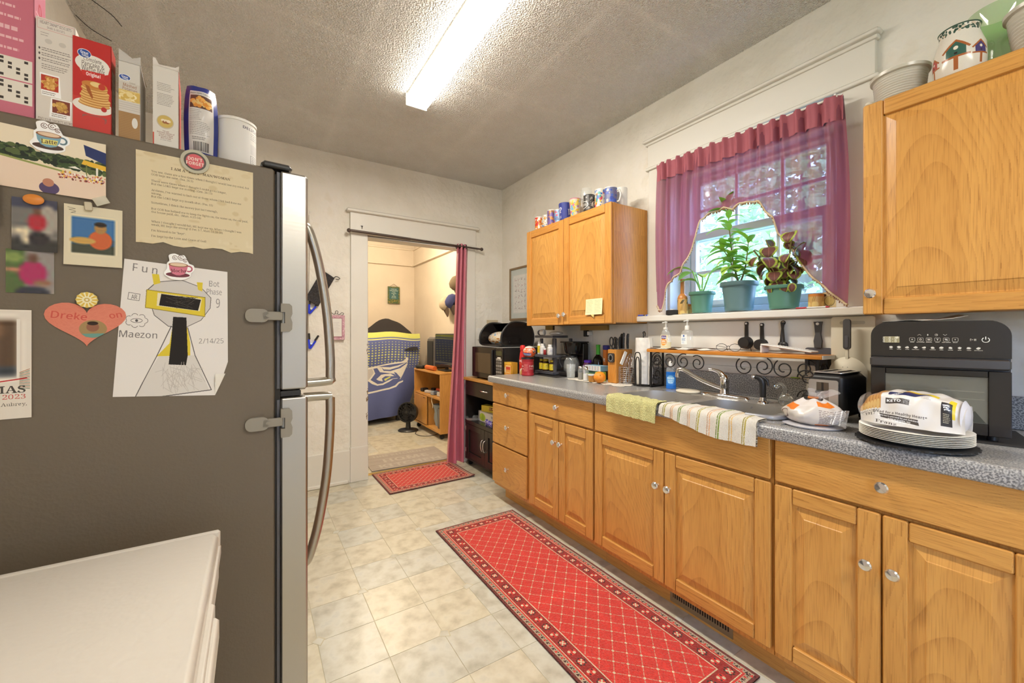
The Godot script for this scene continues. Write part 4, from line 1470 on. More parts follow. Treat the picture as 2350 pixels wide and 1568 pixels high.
	cv.ell(140, 60, 30, 36, c8(110, 78, 62))
	cv.ell(40, 150, 40, 16, c8(190, 130, 104))
	cv.ell(190, 240, 50, 24, c8(150, 106, 84))
	cv.ell(140, 310, 90, 40, c8(52, 52, 64))
	cv.blur(22)
	t = stick.call("snapshot", "blurred snapshot of a person in a pink top, lowest of two overlapping prints", "photo", -0.4125, 1.352, 0.0005, 0.0, "snapshots")
	part(t, "print", MB.new().card(0.062, 0.083, 0.0008), pm("snap2", cv, gl))
	t = stick.call("disc_magnet", "round orange plastic magnet", "magnet", -0.407, 1.491, 0.007)
	part(t, "disc", MB.new().at(Vector3.ZERO, 0, PI / 2, 0, Vector3(1, 1, 0.72)).lt([0, 0, 0.0135, 0, 0.014, 0.002, 0.012, 0.004, 0, 0.005], 28), mt("orange_plastic", c8(226, 140, 56), 0.4))
	# cream card with a picture
	cv = Cv.new(320, 448, c8(226, 216, 188))
	cv.rect(40, 86, 236, 270, c8(70, 118, 170))
	cv.rect(40, 240, 236, 60, c8(60, 90, 120))
	cv.rect(40, 290, 236, 66, c8(74, 78, 66))
	cv.ell(196, 250, 66, 72, c8(206, 104, 60))
	cv.ell(100, 262, 70, 26, c8(206, 164, 90))
	cv.ell(196, 160, 34, 40, c8(178, 136, 80))
	cv.ell(196, 130, 34, 18, c8(50, 40, 34))
	cv.blur(10)
	cv.path([20, 22, 60, 30, 26, 40, 62, 48, 36, 62, 60, 60], 3, c8(130, 120, 104))
	t = stick.call("picture_card", "cream card with a blurred picture of a person in orange by water", "card", -0.3255, 1.432)
	part(t, "card", MB.new().sheet(5, 6, func(u, v): return Vector3(-0.0425 + u * 0.085, 0.061 - v * 0.122, 0.001 + 0.004 * v * v), 0.0012), pm("polaroid", cv, 0.7))
	t = stick.call("clip_magnet", "small cream clip magnet on top of the picture card", "magnet", -0.333, 1.492, 0.004, 0.1)
	part(t, "clip", MB.new().bb(Vector3(-0.006, -0.009, 0), Vector3(0.006, 0.009, 0.006), 0.002), mt("ivory", c8(206, 196, 172), 0.5))
	# Christmas card
	cv = Cv.new(256, 640, c8(232, 224, 212))
	for k in 6:
		cv.rect(30 + k * 42, 0, 2, 640, c8(222, 213, 200))
	cv.rect(0, 60, 208, 330, c8(96, 74, 54))
	cv.ell(40, 200, 60, 90, c8(70, 58, 40))
	cv.ell(110, 120, 60, 60, c8(122, 92, 66))
	cv.ell(60, 300, 70, 40, c8(120, 104, 50))
	cv.rect(0, 330, 208, 60, c8(66, 70, 76))
	cv.blur(22)
	cv.rect(206, 54, 12, 348, c8(236, 230, 220))
	for k in 14:
		cv.line(216, 370 + k * 7, 250, 350 + k * 9, 3, c8(72, 96, 64) if k % 2 else c8(160, 96, 60))
	cv.path([0, 416, 20, 404, 30, 440, 46, 402, 56, 440, 70, 410, 90, 470, 70, 480, 100, 430, 150, 420, 240, 404], 7, c8(196, 40, 44))
	cv.text(236, 470, 56, "CHRISTMAS", c8(70, 64, 58), 2, "sb", 0.95)
	cv.text(236, 512, 36, "2023", c8(196, 70, 66), 2, "s", 1.0)
	cv.text(240, 556, 25, "Ted, Tiffani, Aubrey,", c8(96, 88, 80), 2, "s", 0.92)
	cv.text(96, 582, 25, "Maggee", c8(96, 88, 80), 2, "s", 0.92)
	t = stick.call("holiday_card", "pale holiday card lettered Christmas 2023 with a dark blurred picture", "card", -0.459, 1.174)
	part(t, "card", MB.new().card(0.096, 0.207, 0.0012), pm("xmas", cv, 0.5))
	t = stick.call("edge_photo", "edge of a cream framed print at the far left of the fridge side", "photo", -0.478, 1.475)
	part(t, "print", MB.new().sheet(4, 4, func(u, v): return Vector3(-0.03 + u * 0.058, 0.042 - v * 0.084, 0.001 + 0.006 * u), 0.0008), mats.paper)

	# chest freezer in front
	var cf = thing("chest_freezer", "white chest freezer with a flat textured lid in front of the fridge", "freezer", W(-0.06, 0, 1.03))
	var we = mats.white_enamel
	part(cf, "cabinet", MB.new().bb(Vector3(-0.62, 0.02, 0.012), Vector3(-0.006, 0.765, 0.86), 0.012), we)
	var lid = part(cf, "lid", MB.new().bb(Vector3(-0.625, 0.777, 0.006), Vector3(0, 0.83, 0.866), 0.01), we)
	part(lid, "lid_border", MB.new().bb(Vector3(-0.625, 0.7785, 0.0), Vector3(0.003, 0.8315, 0.012), 0.004).bb(Vector3(-0.003, 0.7785, 0.0), Vector3(0.004, 0.8, 0.866), 0.003), we)
	part(lid, "gasket", MB.new().bb(Vector3(-0.615, 0.766, 0.018), Vector3(-0.012, 0.778, 0.85)), mt("gasket_grey", c8(150, 146, 140), 0.7))
	part(lid, "handle", MB.new().bb(Vector3(0.0, 0.764, 0.26), Vector3(0.016, 0.8, 0.56), 0.005).bb(Vector3(-0.002, 0.772, 0.23), Vector3(0.009, 0.806, 0.59), 0.004), we)
	part(cf, "rim", MB.new().bb(Vector3(-0.012, 0.735, 0.012), Vector3(0.001, 0.765, 0.86), 0.005), we)
	for z in [0.1, 0.78]:
		for x in [-0.55, -0.06]:
			part(cf, "foot", MB.new().at(Vector3(x, 0, z)).cyl(0.02, 0.02, 0, 0.022, 12), mats.black)


func carton(t, w, h, d, front, side, th_top = true):
	# printed carton, front towards +z, origin at the base centre of the front face
	part(t, "front_panel", MB.new().card(w, h, 0.0012, Vector3(0, h * 0.5, -0.0012)), front)
	part(t, "side_panel", MB.new().at(Vector3(w * 0.5 - 0.0012, h * 0.5, -d * 0.5), PI / 2).card(d, h, 0.0012), side)
	part(t, "shell", MB.new().bb(Vector3(-w * 0.5, 0, -d), Vector3(w * 0.5 - 0.0013, h - 0.002, -0.0013)), mt("kraft", c8(168, 146, 112), 0.85) if th_top else side)


func food_photo(cv, x, y, w, h, base, cols, sd, blob = 5.0):
	cv.rect(x, y, w, h, base)
	var r = RandomNumberGenerator.new()
	r.seed = sd
	for k in 70:
		var s = r.randf_range(blob * 0.5, blob * 1.4)
		var px = x + w * (0.5 + 0.36 * r.randfn(0.0, 0.5))
		var py = y + h * (0.5 + 0.36 * r.randfn(0.0, 0.5))
		cv.ell(clampf(px, x + s, x + w - s), clampf(py, y + s, y + h - s), s, s * 0.7, cols[k % cols.size()])


func brand_oval(cv, x, y, s):
	cv.ell(x, y, 30 * s, 15 * s, Color.WHITE)
	cv.ell(x, y, 28 * s, 13 * s, c8(48, 84, 168))
	cv.text(x, y - 3 * s, 13 * s, "Great", Color.WHITE, 1, "db", 1.0, 0.08)
	cv.text(x + 3 * s, y + 6 * s, 11 * s, "Value", Color.WHITE, 1, "db", 1.0, 0.08)


func fridge_top():
	var S = W(0.047, 0, 1.2)
	var RY = deg_to_rad(4.7)
	var top = func(called, label, cat, x, z, turn = 0.0, grp = ""):
		return thing(called, label, cat, S + Basis(Vector3.UP, RY) * Vector3(x, 1.654, z), RY + turn, grp)
	# pink box
	var cv = Cv.new(256, 512, c8(206, 116, 136))
	cv.ell(140, 30, 120, 60, c8(222, 214, 206))
	cv.text(170, 40, 60, "clean", c8(170, 90, 100), 1, "d")
	for k in 7:
		cv.lines(60, 130 + k * 34, 170, 1, 10, 8 if k % 3 else 13, c8(238, 190, 198), k)
	for b in [[60, 330, 190, 70], [60, 404, 190, 70]]:
		cv.rect(b[0], b[1], b[2], b[3], c8(232, 226, 214))
		for i in 8:
			for j in 5:
				if (i * 3 + j * 5) % 4 < 2:
					cv.rect(b[0] + 6 + i * 23, b[1] + 4 + j * 13, 11, 8, c8(60, 52, 50))
	cv.rect(40, 480, 90, 32, c8(236, 230, 218))
	for k in 8:
		cv.ell(56 + k * 9, 498 + (k % 3) * 4, 4, 4, c8(50, 46, 44))
	var cs = Cv.new(128, 512, c8(206, 122, 146))
	for k in 14:
		cs.lines(18, 150 + k * 14, 96, 1, 10, 4, c8(238, 200, 206), 40 + k)
	cs.text(64, 130, 60, "O", c8(190, 60, 80), 1, "db")
	var t = top.call("pink_carton", "tall pink carton with small printed panels, at the far left on the fridge", "box", -0.468, -0.012)
	carton(t, 0.115, 0.31, 0.07, pm("pink_front", cv, 0.4), pm("pink_side", cs, 0.4))
	# biscuit carton
	cv = Cv.new(256, 512, c8(226, 219, 210))
	cv.text(128, 22, 19, "HEART SMART BISCUITS", c8(120, 100, 100), 1, "d", 1.0)
	cv.text(128, 42, 14, "SHAKE & BISCUITS", c8(150, 132, 130), 1, "d", 1.0)
	cv.path([10, 8, 246, 8, 246, 54, 10, 54], 2, c8(214, 150, 150), true)
	cv.lines(30, 70, 60, 2, 12, 4, c8(170, 160, 156), 3)
	cv.ell(80, 110, 24, 12, c8(206, 200, 192))
	cv.ell(170, 110, 24, 12, c8(206, 200, 192))
	for k in 3:
		cv.ell(22, 152 + k * 26, 6, 6, c8(84, 76, 74))
		cv.lines(36, 146 + k * 26, 190, 2, 10, 4, c8(140, 132, 128), 20 + k)
	cv.lines(36, 226, 180, 3, 10, 4, c8(150, 142, 136), 33)
	cv.pl([24, 272, 150, 272, 162, 382, 36, 382], Color.WHITE)
	food_photo(cv, 32, 280, 112, 74, c8(190, 60, 40), [c8(214, 158, 78), c8(232, 186, 108), c8(198, 132, 60)], 4, 12)
	cv.pl([96, 386, 232, 386, 222, 484, 84, 484], Color.WHITE)
	food_photo(cv, 104, 392, 116, 66, c8(130, 60, 44), [c8(206, 160, 80), c8(226, 184, 106), c8(178, 126, 60)], 5, 12)
	cv.lines(40, 362, 100, 2, 9, 4, c8(140, 130, 126), 8)
	cv.lines(100, 464, 100, 2, 9, 4, c8(140, 130, 126), 9)
	cv.text(128, 500, 16, "FIND YOUR FAVORITE RECIPES", c8(128, 108, 96), 1, "d", 1.05)
	t = top.call("biscuit_carton", "white baking mix carton printed with two food pictures, on the fridge", "box", -0.382, -0.014)
	carton(t, 0.054, 0.205, 0.075, pm("biscuit", cv, 0.45), mt("carton_white", c8(226, 220, 212), 0.5))
	# pancake mix
	cv = Cv.new(288, 512, c8(196, 44, 42))
	cv.rect(0, 330, 288, 182, c8(206, 62, 56))
	cv.pl([20, 130, 50, 96, 130, 84, 230, 96, 276, 130, 262, 170, 180, 192, 60, 186], c8(238, 234, 226))
	cv.ell(145, 136, 128, 52, c8(238, 234, 226))
	brand_oval(cv, 84, 84, 1.7)
	cv.text(145, 112, 30, "Complete", c8(96, 84, 76), 1, "d", 1.05)
	cv.text(150, 138, 35, "Pancake &", c8(84, 72, 66), 1, "d", 1.05)
	cv.text(150, 164, 35, "Waffle Mix", c8(84, 72, 66), 1, "d", 1.05)
	cv.pl([60, 178, 236, 172, 230, 208, 72, 206], c8(206, 52, 48))
	cv.text(150, 194, 27, "Original", Color.WHITE, 1, "db", 1.05)
	cv.ell(150, 372, 150, 44, c8(238, 232, 222))
	for k in 8:
		cv.ell(158 + (k % 3) * 6, 360 - k * 14, 118 - k * 3, 18, c8(196, 132, 62))
		cv.ell(158 + (k % 3) * 6, 356 - k * 14, 116 - k * 3, 15, c8(232, 190, 118))
	cv.ell(160, 250, 96, 22, c8(206, 134, 60))
	cv.ell(170, 244, 44, 14, c8(238, 208, 140))
	cv.ell(214, 250, 26, 18, c8(196, 60, 46))
	cv.ell(230, 376, 22, 14, c8(188, 50, 46))
	cv.pl([90, 256, 120, 262, 150, 320, 140, 330, 104, 290], c8(168, 92, 40))
	for k in 6:
		cv.arc(160, 430 + k * 3, 90, 6 + k * 3.5, PI, TAU + 0.6, 2, c8(150, 96, 88))
	cs = Cv.new(128, 512, c8(186, 30, 26))
	cs.rect(14, 120, 100, 360, c8(70, 56, 52))
	for k in 34:
		cs.lines(20, 130 + k * 10, 88, 1, 10, 7 if k % 5 == 0 else 3, c8(190, 182, 172), 60 + k)
	t = top.call("pancake_mix", "red carton lettered Complete Pancake and Waffle Mix on the fridge", "box", -0.33, -0.012)
	carton(t, 0.057, 0.188, 0.05, pm("pancake", cv, 0.35), pm("pancake_side", cs, 0.35))
	# mashed potatoes
	cv = Cv.new(192, 640, c8(214, 210, 202))
	cv.rect(0, 170, 192, 470, c8(206, 200, 190))
	brand_oval(cv, 52, 132, 1.7)
	cv.text(118, 168, 17, "Instant", c8(140, 124, 110), 1, "d")
	cv.text(96, 196, 34, "Mashed", c8(150, 96, 66), 1, "d", 1.0, 0.05)
	cv.text(98, 226, 34, "Potatoes", c8(150, 96, 66), 1, "d", 1.0, 0.05)
	food_photo(cv, 0, 236, 192, 100, c8(222, 196, 122), [c8(234, 214, 152), c8(244, 230, 186), c8(212, 178, 92)], 12, 22)
	cv.rect(0, 326, 192, 90, c8(212, 206, 198))
	for k in 4:
		cv.rect(0, 340 + k * 18, 192, 3, c8(180, 172, 164))
	cv.rect(0, 420, 192, 220, c8(166, 128, 82))
	for k in 30:
		cv.rect(0, 424 + k * 7, 192, 2, [c8(150, 112, 68), c8(178, 142, 96)][k % 2])
	cv.ell(140, 500, 26, 44, c8(226, 224, 218))
	t = top.call("potato_carton", "open carton lettered Mashed Potatoes with a wooden picture, on the fridge", "box", -0.273, -0.012)
	carton(t, 0.035, 0.165, 0.095, pm("mashed", cv, 0.4), mt("carton_grey", c8(196, 192, 186), 0.5))
	part(t, "open_flap", MB.new().sheet(3, 4, func(u, v): return Vector3(-0.0175 + 0.035 * u, 0.165 + 0.026 * (1.0 - v) * (1.0 - 0.55 * u), -0.09 + 0.085 * v - 0.03 * (1.0 - v)), 0.001), mats.kraft)
	part(t, "front_flap", MB.new().prism([Vector2(-0.0175, 0.164), Vector2(0.0175, 0.164), Vector2(0.0175, 0.184), Vector2(0.004, 0.176), Vector2(-0.0175, 0.19)], -0.0012, 0.0), mats.carton_grey)
	# cereal carton
	cv = Cv.new(256, 768, c8(222, 217, 208))
	cv.lines(40, 160, 170, 5, 16, 6, c8(150, 142, 136), 71)
	cv.lines(40, 260, 170, 8, 15, 6, c8(150, 142, 136), 72)
	cv.ell(120, 530, 84, 66, c8(196, 184, 160))
	cv.ell(120, 526, 76, 58, c8(206, 178, 96))
	for k in 5:
		cv.ell(100 + k * 13, 518 + (k % 2) * 14, 22, 14, [c8(236, 220, 190), c8(160, 100, 62)][k % 2])
	for k in 6:
		cv.text(126, 620 + k * 17, 17, ["Try our", "Delicious Flavors of", "Cream of Wheat", "& Cream of Rice", "Hot Cereals", "at your store"][k], c8(140, 92, 80) if k < 5 else c8(160, 150, 146), 1, "sb")
	cv.rect(0, 650, 12, 118, c8(196, 70, 50))
	t = top.call("cereal_carton", "narrow white hot cereal carton with a picture of a bowl, on the fridge", "box", -0.213, -0.012)
	carton(t, 0.045, 0.178, 0.11, pm("cereal", cv, 0.4), mt("carton_red", c8(196, 70, 56), 0.5))
	part(t, "top_flap", MB.new().prism([Vector2(-0.0225, 0.177), Vector2(0.0225, 0.177), Vector2(0.0225, 0.19), Vector2(0.016, 0.184), Vector2(-0.012, 0.181), Vector2(-0.018, 0.193), Vector2(-0.0225, 0.194)], -0.0012, 0.0), mats.carton_white)
	# blue pasta bag
	cv = Cv.new(256, 512, c8(46, 58, 138))
	cv.rect(36, 40, 186, 440, c8(216, 212, 208))
	cv.text(128, 58, 18, "TURKEY SWISS CASSEROLE", c8(90, 84, 84), 1, "db", 0.95)
	food_photo(cv, 44, 74, 168, 100, c8(96, 66, 56), [c8(214, 140, 60), c8(232, 170, 86), c8(226, 190, 120)], 14, 15)
	cv.lines(44, 186, 90, 7, 12, 4, c8(150, 146, 144), 81)
	cv.lines(44, 276, 160, 8, 12, 4, c8(150, 146, 144), 82)
	cv.lines(60, 380, 120, 2, 12, 5, c8(120, 116, 114), 83)
	rng.seed = 12
	var bx = 70.0
	while bx < 190:
		var bw = rng.randf_range(2, 6)
		cv.rect(bx, 412, bw, 60, c8(70, 66, 66))
		bx += bw + rng.randf_range(2, 5)
	t = top.call("pasta_bag", "blue and white plastic bag of noodles with a barcode, on the fridge", "bag", -0.15, -0.014)
	var bag = func(u, v, side):
		var y = 0.165 * (1.0 - v)
		var wd = 0.033 * (0.94 + 0.06 * sin(v * PI)) * (1.0 - 0.14 * pow(1.0 - v, 6.0))
		var b = 0.03 * pow(sin(PI * clampf(u, 0.02, 0.98)), 0.6) * pow(sin(PI * clampf(v * 0.9 + 0.08, 0.0, 1.0)), 0.5)
		b += 0.0015 * sin(u * 11.0 + v * 17.0)
		return Vector3(-wd + 2.0 * wd * u, y, -0.03 + side * b)
	part(t, "front", MB.new().grid(14, 16, func(u, v): return bag.call(u, v, 1.0)), pm("pasta", cv, 0.25))
	part(t, "back", MB.new().grid(14, 16, func(u, v): return bag.call(u, v, -1.0), -1.0), mt("bag_white", c8(214, 212, 216), 0.3))
	# oats canister
	cv = Cv.new(512, 256, c8(222, 219, 214))
	cv.text(330, 34, 22, "DELICIOUS ANYTIME.", c8(84, 76, 92), 1, "db", 1.05)
	cv.lines(250, 56, 190, 4, 11, 3, c8(140, 136, 140), 91)
	cv.rect(250, 120, 70, 60, c8(206, 203, 200))
	cv.path([250, 190, 330, 190, 330, 250, 250, 250], 2, c8(120, 116, 116), true)
	cv.lines(256, 198, 66, 5, 10, 3, c8(130, 126, 126), 92)
	cv.rect(400, 170, 90, 80, c8(240, 238, 234))
	cv.rect(400, 168, 90, 16, c8(84, 160, 206))
	cv.lines(406, 192, 76, 5, 10, 3, c8(110, 150, 180), 94)
	cv.rect(430, 130, 26, 28, c8(84, 84, 120))
	t = top.call("oats_canister", "round white paper canister with small blue print at the fridge's front corner", "canister", -0.079, -0.062)
	part(t, "tube", MB.new().at(Vector3.ZERO, -2.35).lt([0.043, 0.0, 0.043, 0.108], 40), pm("oats", cv, 0.5))
	part(t, "lid", MB.new().lt([0.0435, 0.106, 0.0445, 0.107, 0.0445, 0.113, 0.042, 0.114, 0.04, 0.111, 0.0, 0.111], 40), mats.white_plastic)
	part(t, "base", MB.new().cyl(0.042, 0.042, 0.0, 0.004, 30), mats.paper)


func doorway():
	# rod and plum curtain in the doorway
	var r = thing("curtain_rod", "thin dark metal curtain rod across the doorway", "rod", W(1.27, 2.066, 3.52))
	var iron = mt("rod_metal", c8(92, 80, 74), 0.4, 0.6)
	part(r, "bar", MB.new().tube([Vector3(-0.6, 0.012, 0), Vector3(0.6, -0.01, 0)], 0.0085, 14), iron)
	part(r, "sleeve", MB.new().tube([Vector3(-0.6, 0.012, 0), Vector3(-0.1, 0.002, 0)], 0.0105, 14), iron)
	for s in [-1, 1]:
		part(r, "finial", MB.new().ball(Vector3(s * 0.612, -0.01 * s, 0), 0.0165), iron)
		part(r, "bracket", MB.new().tube([Vector3(s * 0.585, -0.01 * s, 0), Vector3(s * 0.585, -0.01 * s, -0.058)], 0.005, 8), mats.white_plastic)
	var c = thing("door_curtain", "plum satin curtain hanging bunched at the right side of the doorway", "curtain", W(1.62, 0, 3.541))
	var fold = func(u, v):
		var y = lerpf(2.085, 0.018, v)
		var flare = 0.055 + 0.035 * pow(v, 1.5)
		var cx = 0.065 - 0.062 * v
		var ph = u * TAU * 2.6 + 0.6
		var amp = 0.026 + 0.014 * v
		var sway = 0.012 * sin(v * 5.0 + u * 4.0) * v
		return Vector3(cx + (u - 0.5) * 2.0 * flare + 0.006 * sin(ph * 2.0) * (1.0 - v * 0.4) + sway, y, amp * cos(ph) + 0.003 * sin(v * 5.0 + u * 6.0))
	part(c, "panel", MB.new().sheet(84, 40, fold, 0.0012), mats.plum)
	for u in [0.10, 0.26, 0.42, 0.58, 0.73]:
		var p = fold.call(u, 0.012)
		var tr = []
		for k in 20:
			tr.append(Vector3(p.x, 2.06 + 0.019 * sin(TAU * k / 20), p.z + 0.0 + 0.019 * cos(TAU * k / 20)))
		part(c, "grommet", MB.new().tube(tr, 0.0035, 8, true), mats.iron)
	# hanging line with clips and a quilted mitt, left of the doorway
	var h = thing("clip_line", "thin cord hanging on the wall beside the fridge", "cord", W(0.37, 1.06, 3.572))
	part(h, "cord", MB.new().tube(spline([Vector3(0, 1.11, 0), Vector3(0.004, 0.8, 0.004), Vector3(-0.003, 0.4, 0.003), Vector3(0.0, 0.16, 0.004)], 8), 0.0022, 6), mt("cord_white", c8(196, 188, 176), 0.9))
	part(h, "hook", MB.new().tube(spline([Vector3(0, 1.12, 0), Vector3(0.008, 1.13, 0.01), Vector3(0, 1.14, 0.012), Vector3(-0.006, 1.12, 0.008)], 5), 0.002, 6), mats.white_plastic)
	var blue = mt("clip_blue", Color(0.05, 0.12, 0.86, 0.35), 0.1, 0.0, {"transparency": BaseMaterial3D.TRANSPARENCY_ALPHA})
	var blue2 = mt("clip_blue_solid", c8(24, 52, 222), 0.15)
	for q in [[1.43, -0.35, "upper blue plastic clothes clip holding the black mitt"], [1.155, -0.25, "lower blue plastic clothes clip hanging empty on the cord"]]:
		var t = thing("blue_clip", q[2], "clip", W(0.385, q[0], 3.562), 0.0, "blue clothes clips")
		t.rotation.z = q[1]
		for s in [-1, 1]:
			part(t, "jaw", MB.new().at(Vector3(s * 0.016, 0, 0), 0, 0, -s * 0.32).bb(Vector3(-0.007, -0.045, -0.008), Vector3(0.007, 0.03, 0.008), 0.003), blue2)
			part(t, "grip", MB.new().at(Vector3(s * 0.027, 0.048, 0), 0, 0, -s * 0.32).bb(Vector3(-0.007, -0.022, -0.009), Vector3(0.007, 0.028, 0.009), 0.003), mats.black_matte)
		part(t, "spring", MB.new().at(Vector3(0, 0, 0), 0, PI / 2).cyl(0.008, 0.008, -0.009, 0.009, 14), mats.chrome)
	var quilt = noise_tex(95, 0.05, [], 256, FastNoiseLite.TYPE_CELLULAR, 1, 16.0)
	var mm = mt("mitt_cloth", c8(58, 55, 56), 0.9, 0.0, {"normal_enabled": true, "normal_texture": quilt, "normal_scale": 0.8})
	var mitt = thing("oven_mitt", "black quilted pot holder clipped to the wall line", "mitt", W(0.44, 1.6, 3.557))
	mitt.rotation.z = -0.55
	part(mitt, "pad", MB.new().sheet(12, 14, func(u, v): return Vector3(-0.055 + 0.11 * u + 0.02 * v, 0.13 - 0.26 * v, 0.012 * sin(u * PI) + 0.004 * sin(v * 14.0)), 0.012), mm)
	part(mitt, "loop", MB.new().tube(spline([Vector3(0.07, 0.125, 0), Vector3(0.09, 0.15, 0), Vector3(0.06, 0.15, 0), Vector3(0.05, 0.128, 0)], 5), 0.003, 6), mats.black_matte)
	# little pink frame
	var cv = Cv.new(128, 200, c8(206, 164, 172))
	cv.speck(500, 5, [c8(222, 190, 196), c8(184, 128, 142), c8(196, 150, 160)], 2, 6)
	var f = thing("hanging_picture", "small mottled pink picture frame with a wire scroll hanging beside the door casing", "frame", W(0.57, 1.183, 3.566))
	part(f, "border", MB.new().card(0.125, 0.2, 0.012, Vector3(0, 0.1, 0)), pm("pink_frame", cv, 0.5))
	cv = Cv.new(128, 200, c8(226, 222, 212))
	for k in 7:
		cv.lines(26, 44 + k * 17, 76, 1, 10, 4, c8(196, 184, 186), 100 + k)
	part(f, "print", MB.new().card(0.083, 0.146, 0.002, Vector3(0, 0.1, 0.012)), pm("pink_print", cv, 0.4))
	part(f, "moulding", MB.new().at(Vector3(0.042, 0.1, 0.013)).box(Vector3.ZERO, Vector3(0.006, 0.15, 0.006), 0.002).at(Vector3(-0.042, 0.1, 0.013)).box(Vector3.ZERO, Vector3(0.006, 0.15, 0.006), 0.002).at(Vector3(0, 0.176, 0.013)).box(Vector3.ZERO, Vector3(0.09, 0.006, 0.006), 0.002).at(Vector3(0, 0.024, 0.013)).box(Vector3.ZERO, Vector3(0.09, 0.006, 0.006), 0.002), mt("pink_mould", c8(176, 120, 136), 0.5))
	var sc = [Vector3(-0.045, 0.2, 0.006), Vector3(-0.055, 0.215, 0.006), Vector3(-0.04, 0.222, 0.006), Vector3(-0.025, 0.208, 0.006), Vector3(-0.008, 0.212, 0.006), Vector3(-0.008, 0.228, 0.006), Vector3(0.004, 0.236, 0.006), Vector3(0.012, 0.226, 0.006), Vector3(0.006, 0.212, 0.006), Vector3(0.025, 0.208, 0.006), Vector3(0.04, 0.222, 0.006), Vector3(0.055, 0.214, 0.006), Vector3(0.045, 0.2, 0.006)]
	part(f, "hanger", MB.new().tube(spline(sc, 5), 0.002, 6), mats.iron)
	var nl = thing("casing_nail", "bent nail stuck in the door head board", "nail", W(0.767, 2.13, 3.556))
	part(nl, "shank", MB.new().tube([Vector3(0, 0, 0), Vector3(0.0, -0.004, 0.012), Vector3(0, -0.02, 0.014)], 0.0022, 6), mats.iron)
	part(nl, "head", MB.new().box(Vector3(0, 0.003, 0.003), Vector3(0.018, 0.006, 0.006), 0.002), mats.iron)


func blanket_canvas():
	var na = c8(88, 98, 146)
	var gr = c8(196, 200, 104)
	var wh = c8(222, 218, 206)
	var cv = Cv.new(640, 768, na)
	cv.rect(0, 0, 640, 48, gr)
	cv.rect(0, 52, 640, 6, na)
	cv.rect(0, 58, 640, 8, gr)
	cv.rect(0, 66, 640, 3, wh)
	for i in 27:
		for j in 11:
			var rr = 7.0 - absf(j - 5.0) * 0.7
			cv.ell(12 + i * 24, 92 + j * 23, rr, rr, gr if (i + j) % 2 else c8(204, 206, 130))
	# the bird head emblem, looking right
	var em = func(a, c):
		var q = []
		for i in range(0, a.size(), 2):
			q.append(237.0 + a[i] * 0.6)
			q.append((a[i + 1] - 300.0) * 0.7314)
		cv.pl(q, c)
	em.call([-300, 760, 0, 722, 100, 712, 300, 690, 420, 672, 468, 650, 482, 622, 455, 592, 518, 632, 505, 665, 508, 705, 480, 780, 455, 840, 430, 890, 400, 880, 340, 885, 290, 920, 220, 950, 150, 950, 80, 920, 35, 885, 0, 880, -300, 900], wh)
	em.call([-300, 790, 0, 745, 70, 738, 95, 790, 35, 870, 0, 862, -300, 880], c8(186, 182, 178))
	em.call([60, 870, 112, 800, 85, 738, 132, 735, 170, 790, 240, 805, 350, 825, 385, 876, 340, 880, 280, 900, 215, 930, 150, 930], na)
	em.call([185, 730, 215, 762, 290, 772, 390, 742, 500, 676, 498, 690, 420, 752, 300, 790, 215, 780], na)
	em.call([150, 722, 300, 708, 460, 686, 500, 676, 380, 722, 290, 742, 225, 734], na)
	em.call([342, 800, 372, 812, 430, 872, 418, 890, 380, 872], na)
	em.call([130, 870, 190, 822, 300, 820, 352, 850, 310, 853, 240, 845, 200, 870, 215, 907, 160, 890], wh)
	em.call([228, 880, 300, 853, 306, 868, 266, 888, 250, 904, 236, 896], gr)
	em.call([-300, 1040, 0, 1015, 150, 1005, 300, 990, 370, 965, 410, 925, 470, 905, 470, 925, 420, 945, 385, 985, 300, 1010, 150, 1025, 0, 1035, -300, 1060], wh)
	cv.speck(9000, 4, [c8(94, 104, 154), c8(80, 90, 136), c8(100, 112, 160)], 1, 1)
	return cv


